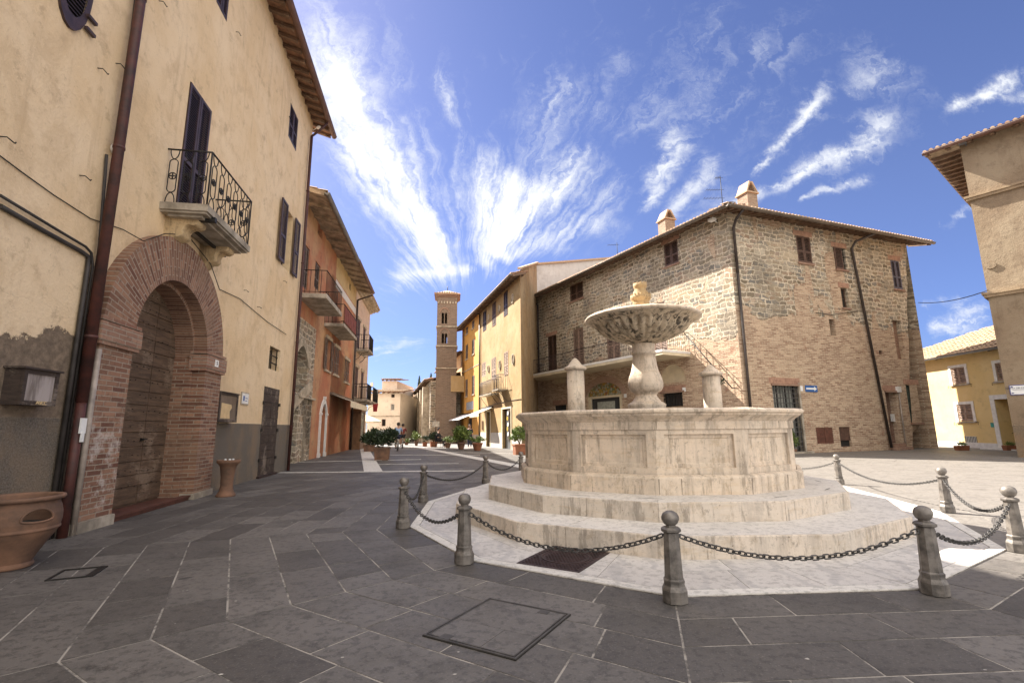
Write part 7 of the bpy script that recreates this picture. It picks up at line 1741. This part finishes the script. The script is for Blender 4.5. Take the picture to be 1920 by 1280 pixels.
denim = simple('navy cloth', (.02, .025, .05), .9, 0, .2); lblue = simple('pale blue shirt', (.26, .36, .52), .9, 0, .15); maroon = simple('maroon jersey', (.17, .03, .025), .9, 0, .2); blk = simple('black cloth', (.02, .02, .024), .9, 0, .2)
cyclist(745.5, 845, .88, 'cyclist seen from behind in a pale blue shirt and dark shorts, riding up the street', 'bicycle ridden by the cyclist in the pale blue shirt', lblue, denim)
cyclist(754.5, 840.5, .86, 'cyclist in a maroon jersey riding just ahead on the right', 'bicycle ridden by the cyclist in maroon', maroon, blk)
# small dog like dark pot stand skipped; seated figure on a folding chair
P = gp(823, 838.5); F = G(P[0], P[1], 0, 100); S_ = .88
t = thing('folding_chair', 'dark low chair under the seated person before the warm yellow house', 'chair', F)
def q(x, y, z): return (x*S_, y*S_, z*S_)
MB().box(-.24*S_, .24*S_, -.22*S_, .22*S_, .42*S_, .46*S_).build('seat', blk, t, F); MB().box(-.24*S_, -.20*S_, -.22*S_, .22*S_, .46*S_, .9*S_).build('backrest', blk, t, F)
for a, b in ((-.2, -.2), (.2, -.2), (-.2, .2), (.2, .2)): MB().tube([q(a*1.1, b, 0), q(a, b, .42)], .014*S_, 6).build('leg', iron_d, t, F)
p = thing('person', 'person in black sitting on a chair beside the dense green shrub', 'person', F)
V = [(-.08, 0, .56, .13), (-.1, 0, .80, .13, .85), (-.08, 0, 1.02, .15, .75), (-.06, 0, 1.12, .05), (-.04, 0, 1.18, .045), (-.07, -.17, 1.03, .055), (.05, -.22, .82, .042), (.25, -.18, .74, .03), (-.07, .17, 1.03, .055), (.05, .22, .82, .042), (.25, .18, .74, .03),
     (.0, -.09, .56, .09), (.38, -.11, .56, .065), (.40, -.11, .28, .045), (.40, -.11, .08, .035), (.52, -.11, .05, .03), (.0, .09, .56, .09), (.38, .13, .56, .065), (.40, .13, .28, .045), (.40, .13, .08, .035), (.52, .13, .05, .03)]
E_ = [(0, 1), (1, 2), (2, 3), (3, 4), (2, 5), (5, 6), (6, 7), (2, 8), (8, 9), (9, 10), (0, 11), (11, 12), (12, 13), (13, 14), (14, 15), (0, 16), (16, 17), (17, 18), (18, 19), (19, 20)]
skinbody('body', [(x*S_, y*S_, z*S_, r_*S_, *w_) for x, y, z, r_, *w_ in V], E_, skin_m, p, F)
skinbody('jacket', [(x*S_, y*S_, z*S_, (r_*1.15+.004)*S_, *w_) for x, y, z, r_, *w_ in [V[i] for i in (0, 1, 2, 5, 6, 7, 8, 9, 10)]], [(0, 1), (1, 2), (2, 3), (3, 4), (4, 5), (2, 6), (6, 7), (7, 8)], blk, p, F)
skinbody('trousers', [(x*S_, y*S_, z*S_, (r_*1.15+.004)*S_, *w_) for x, y, z, r_, *w_ in [V[i] for i in (0, 11, 12, 13, 14, 16, 17, 18, 19)]], [(0, 1), (1, 2), (2, 3), (3, 4), (0, 5), (5, 6), (6, 7), (7, 8)], blk, p, F)
head(p, F, (-.02*S_, 0, 1.30*S_), blk, (1, 0))
# person in the orange doorway
P = gp(880.5, 839.5); F = G(P[0], P[1]); S_ = .80; p = thing('person', 'person in dark blue standing in the orange house doorway', 'person', F)
V = [(0, 0, .95, .13), (0, 0, 1.18, .12, .8), (0, 0, 1.40, .15, .7), (0, .0, 1.50, .05), (0, .0, 1.56, .045), (-.18, 0, 1.42, .055), (-.23, .02, 1.15, .042), (-.22, -.06, .92, .03), (.18, 0, 1.42, .055), (.23, .02, 1.15, .042), (.2, -.08, .92, .03),
     (-.09, 0, .9, .09), (-.1, .01, .5, .06), (-.1, .03, .09, .038), (-.1, -.1, .04, .03), (.09, 0, .9, .09), (.1, .01, .5, .06), (.1, .03, .09, .038), (.1, -.1, .04, .03)]
E_ = [(0, 1), (1, 2), (2, 3), (3, 4), (2, 5), (5, 6), (6, 7), (2, 8), (8, 9), (9, 10), (0, 11), (11, 12), (12, 13), (13, 14), (0, 15), (15, 16), (16, 17), (17, 18)]
skinbody('body', [(x*S_, y*S_, z*S_, r_*S_, *w_) for x, y, z, r_, *w_ in V], E_, skin_m, p, F)
skinbody('shirt', [(x*S_, y*S_, z*S_, (r_*1.15+.004)*S_, *w_) for x, y, z, r_, *w_ in [V[i] for i in (0, 1, 2, 5, 6, 8, 9)]], [(0, 1), (1, 2), (2, 3), (3, 4), (2, 5), (5, 6)], denim, p, F)
skinbody('trousers', [(x*S_, y*S_, z*S_, (r_*1.15+.004)*S_, *w_) for x, y, z, r_, *w_ in [V[i] for i in (0, 11, 12, 13, 15, 16, 17)]], [(0, 1), (1, 2), (2, 3), (0, 4), (4, 5), (5, 6)], denim, p, F)
head(p, F, (0, 0, 1.67*S_), blk, (0, -1))
# shop sign board by the church
P = gp(812, 834); F = G(P[0], P[1]+1); t = thing('sign_post', 'pale board on a thin post before the bell tower foot', 'sign', F)
MB().tube([(0, 0, 0), (0, 0, 1.9)], .02, 5).build('post', iron_d, t, F); MB().box(-.25, .3, -.03, .0, 1.35, 1.75).build('board', simple('pale board', (.55, .50, .42), .7), t, F)
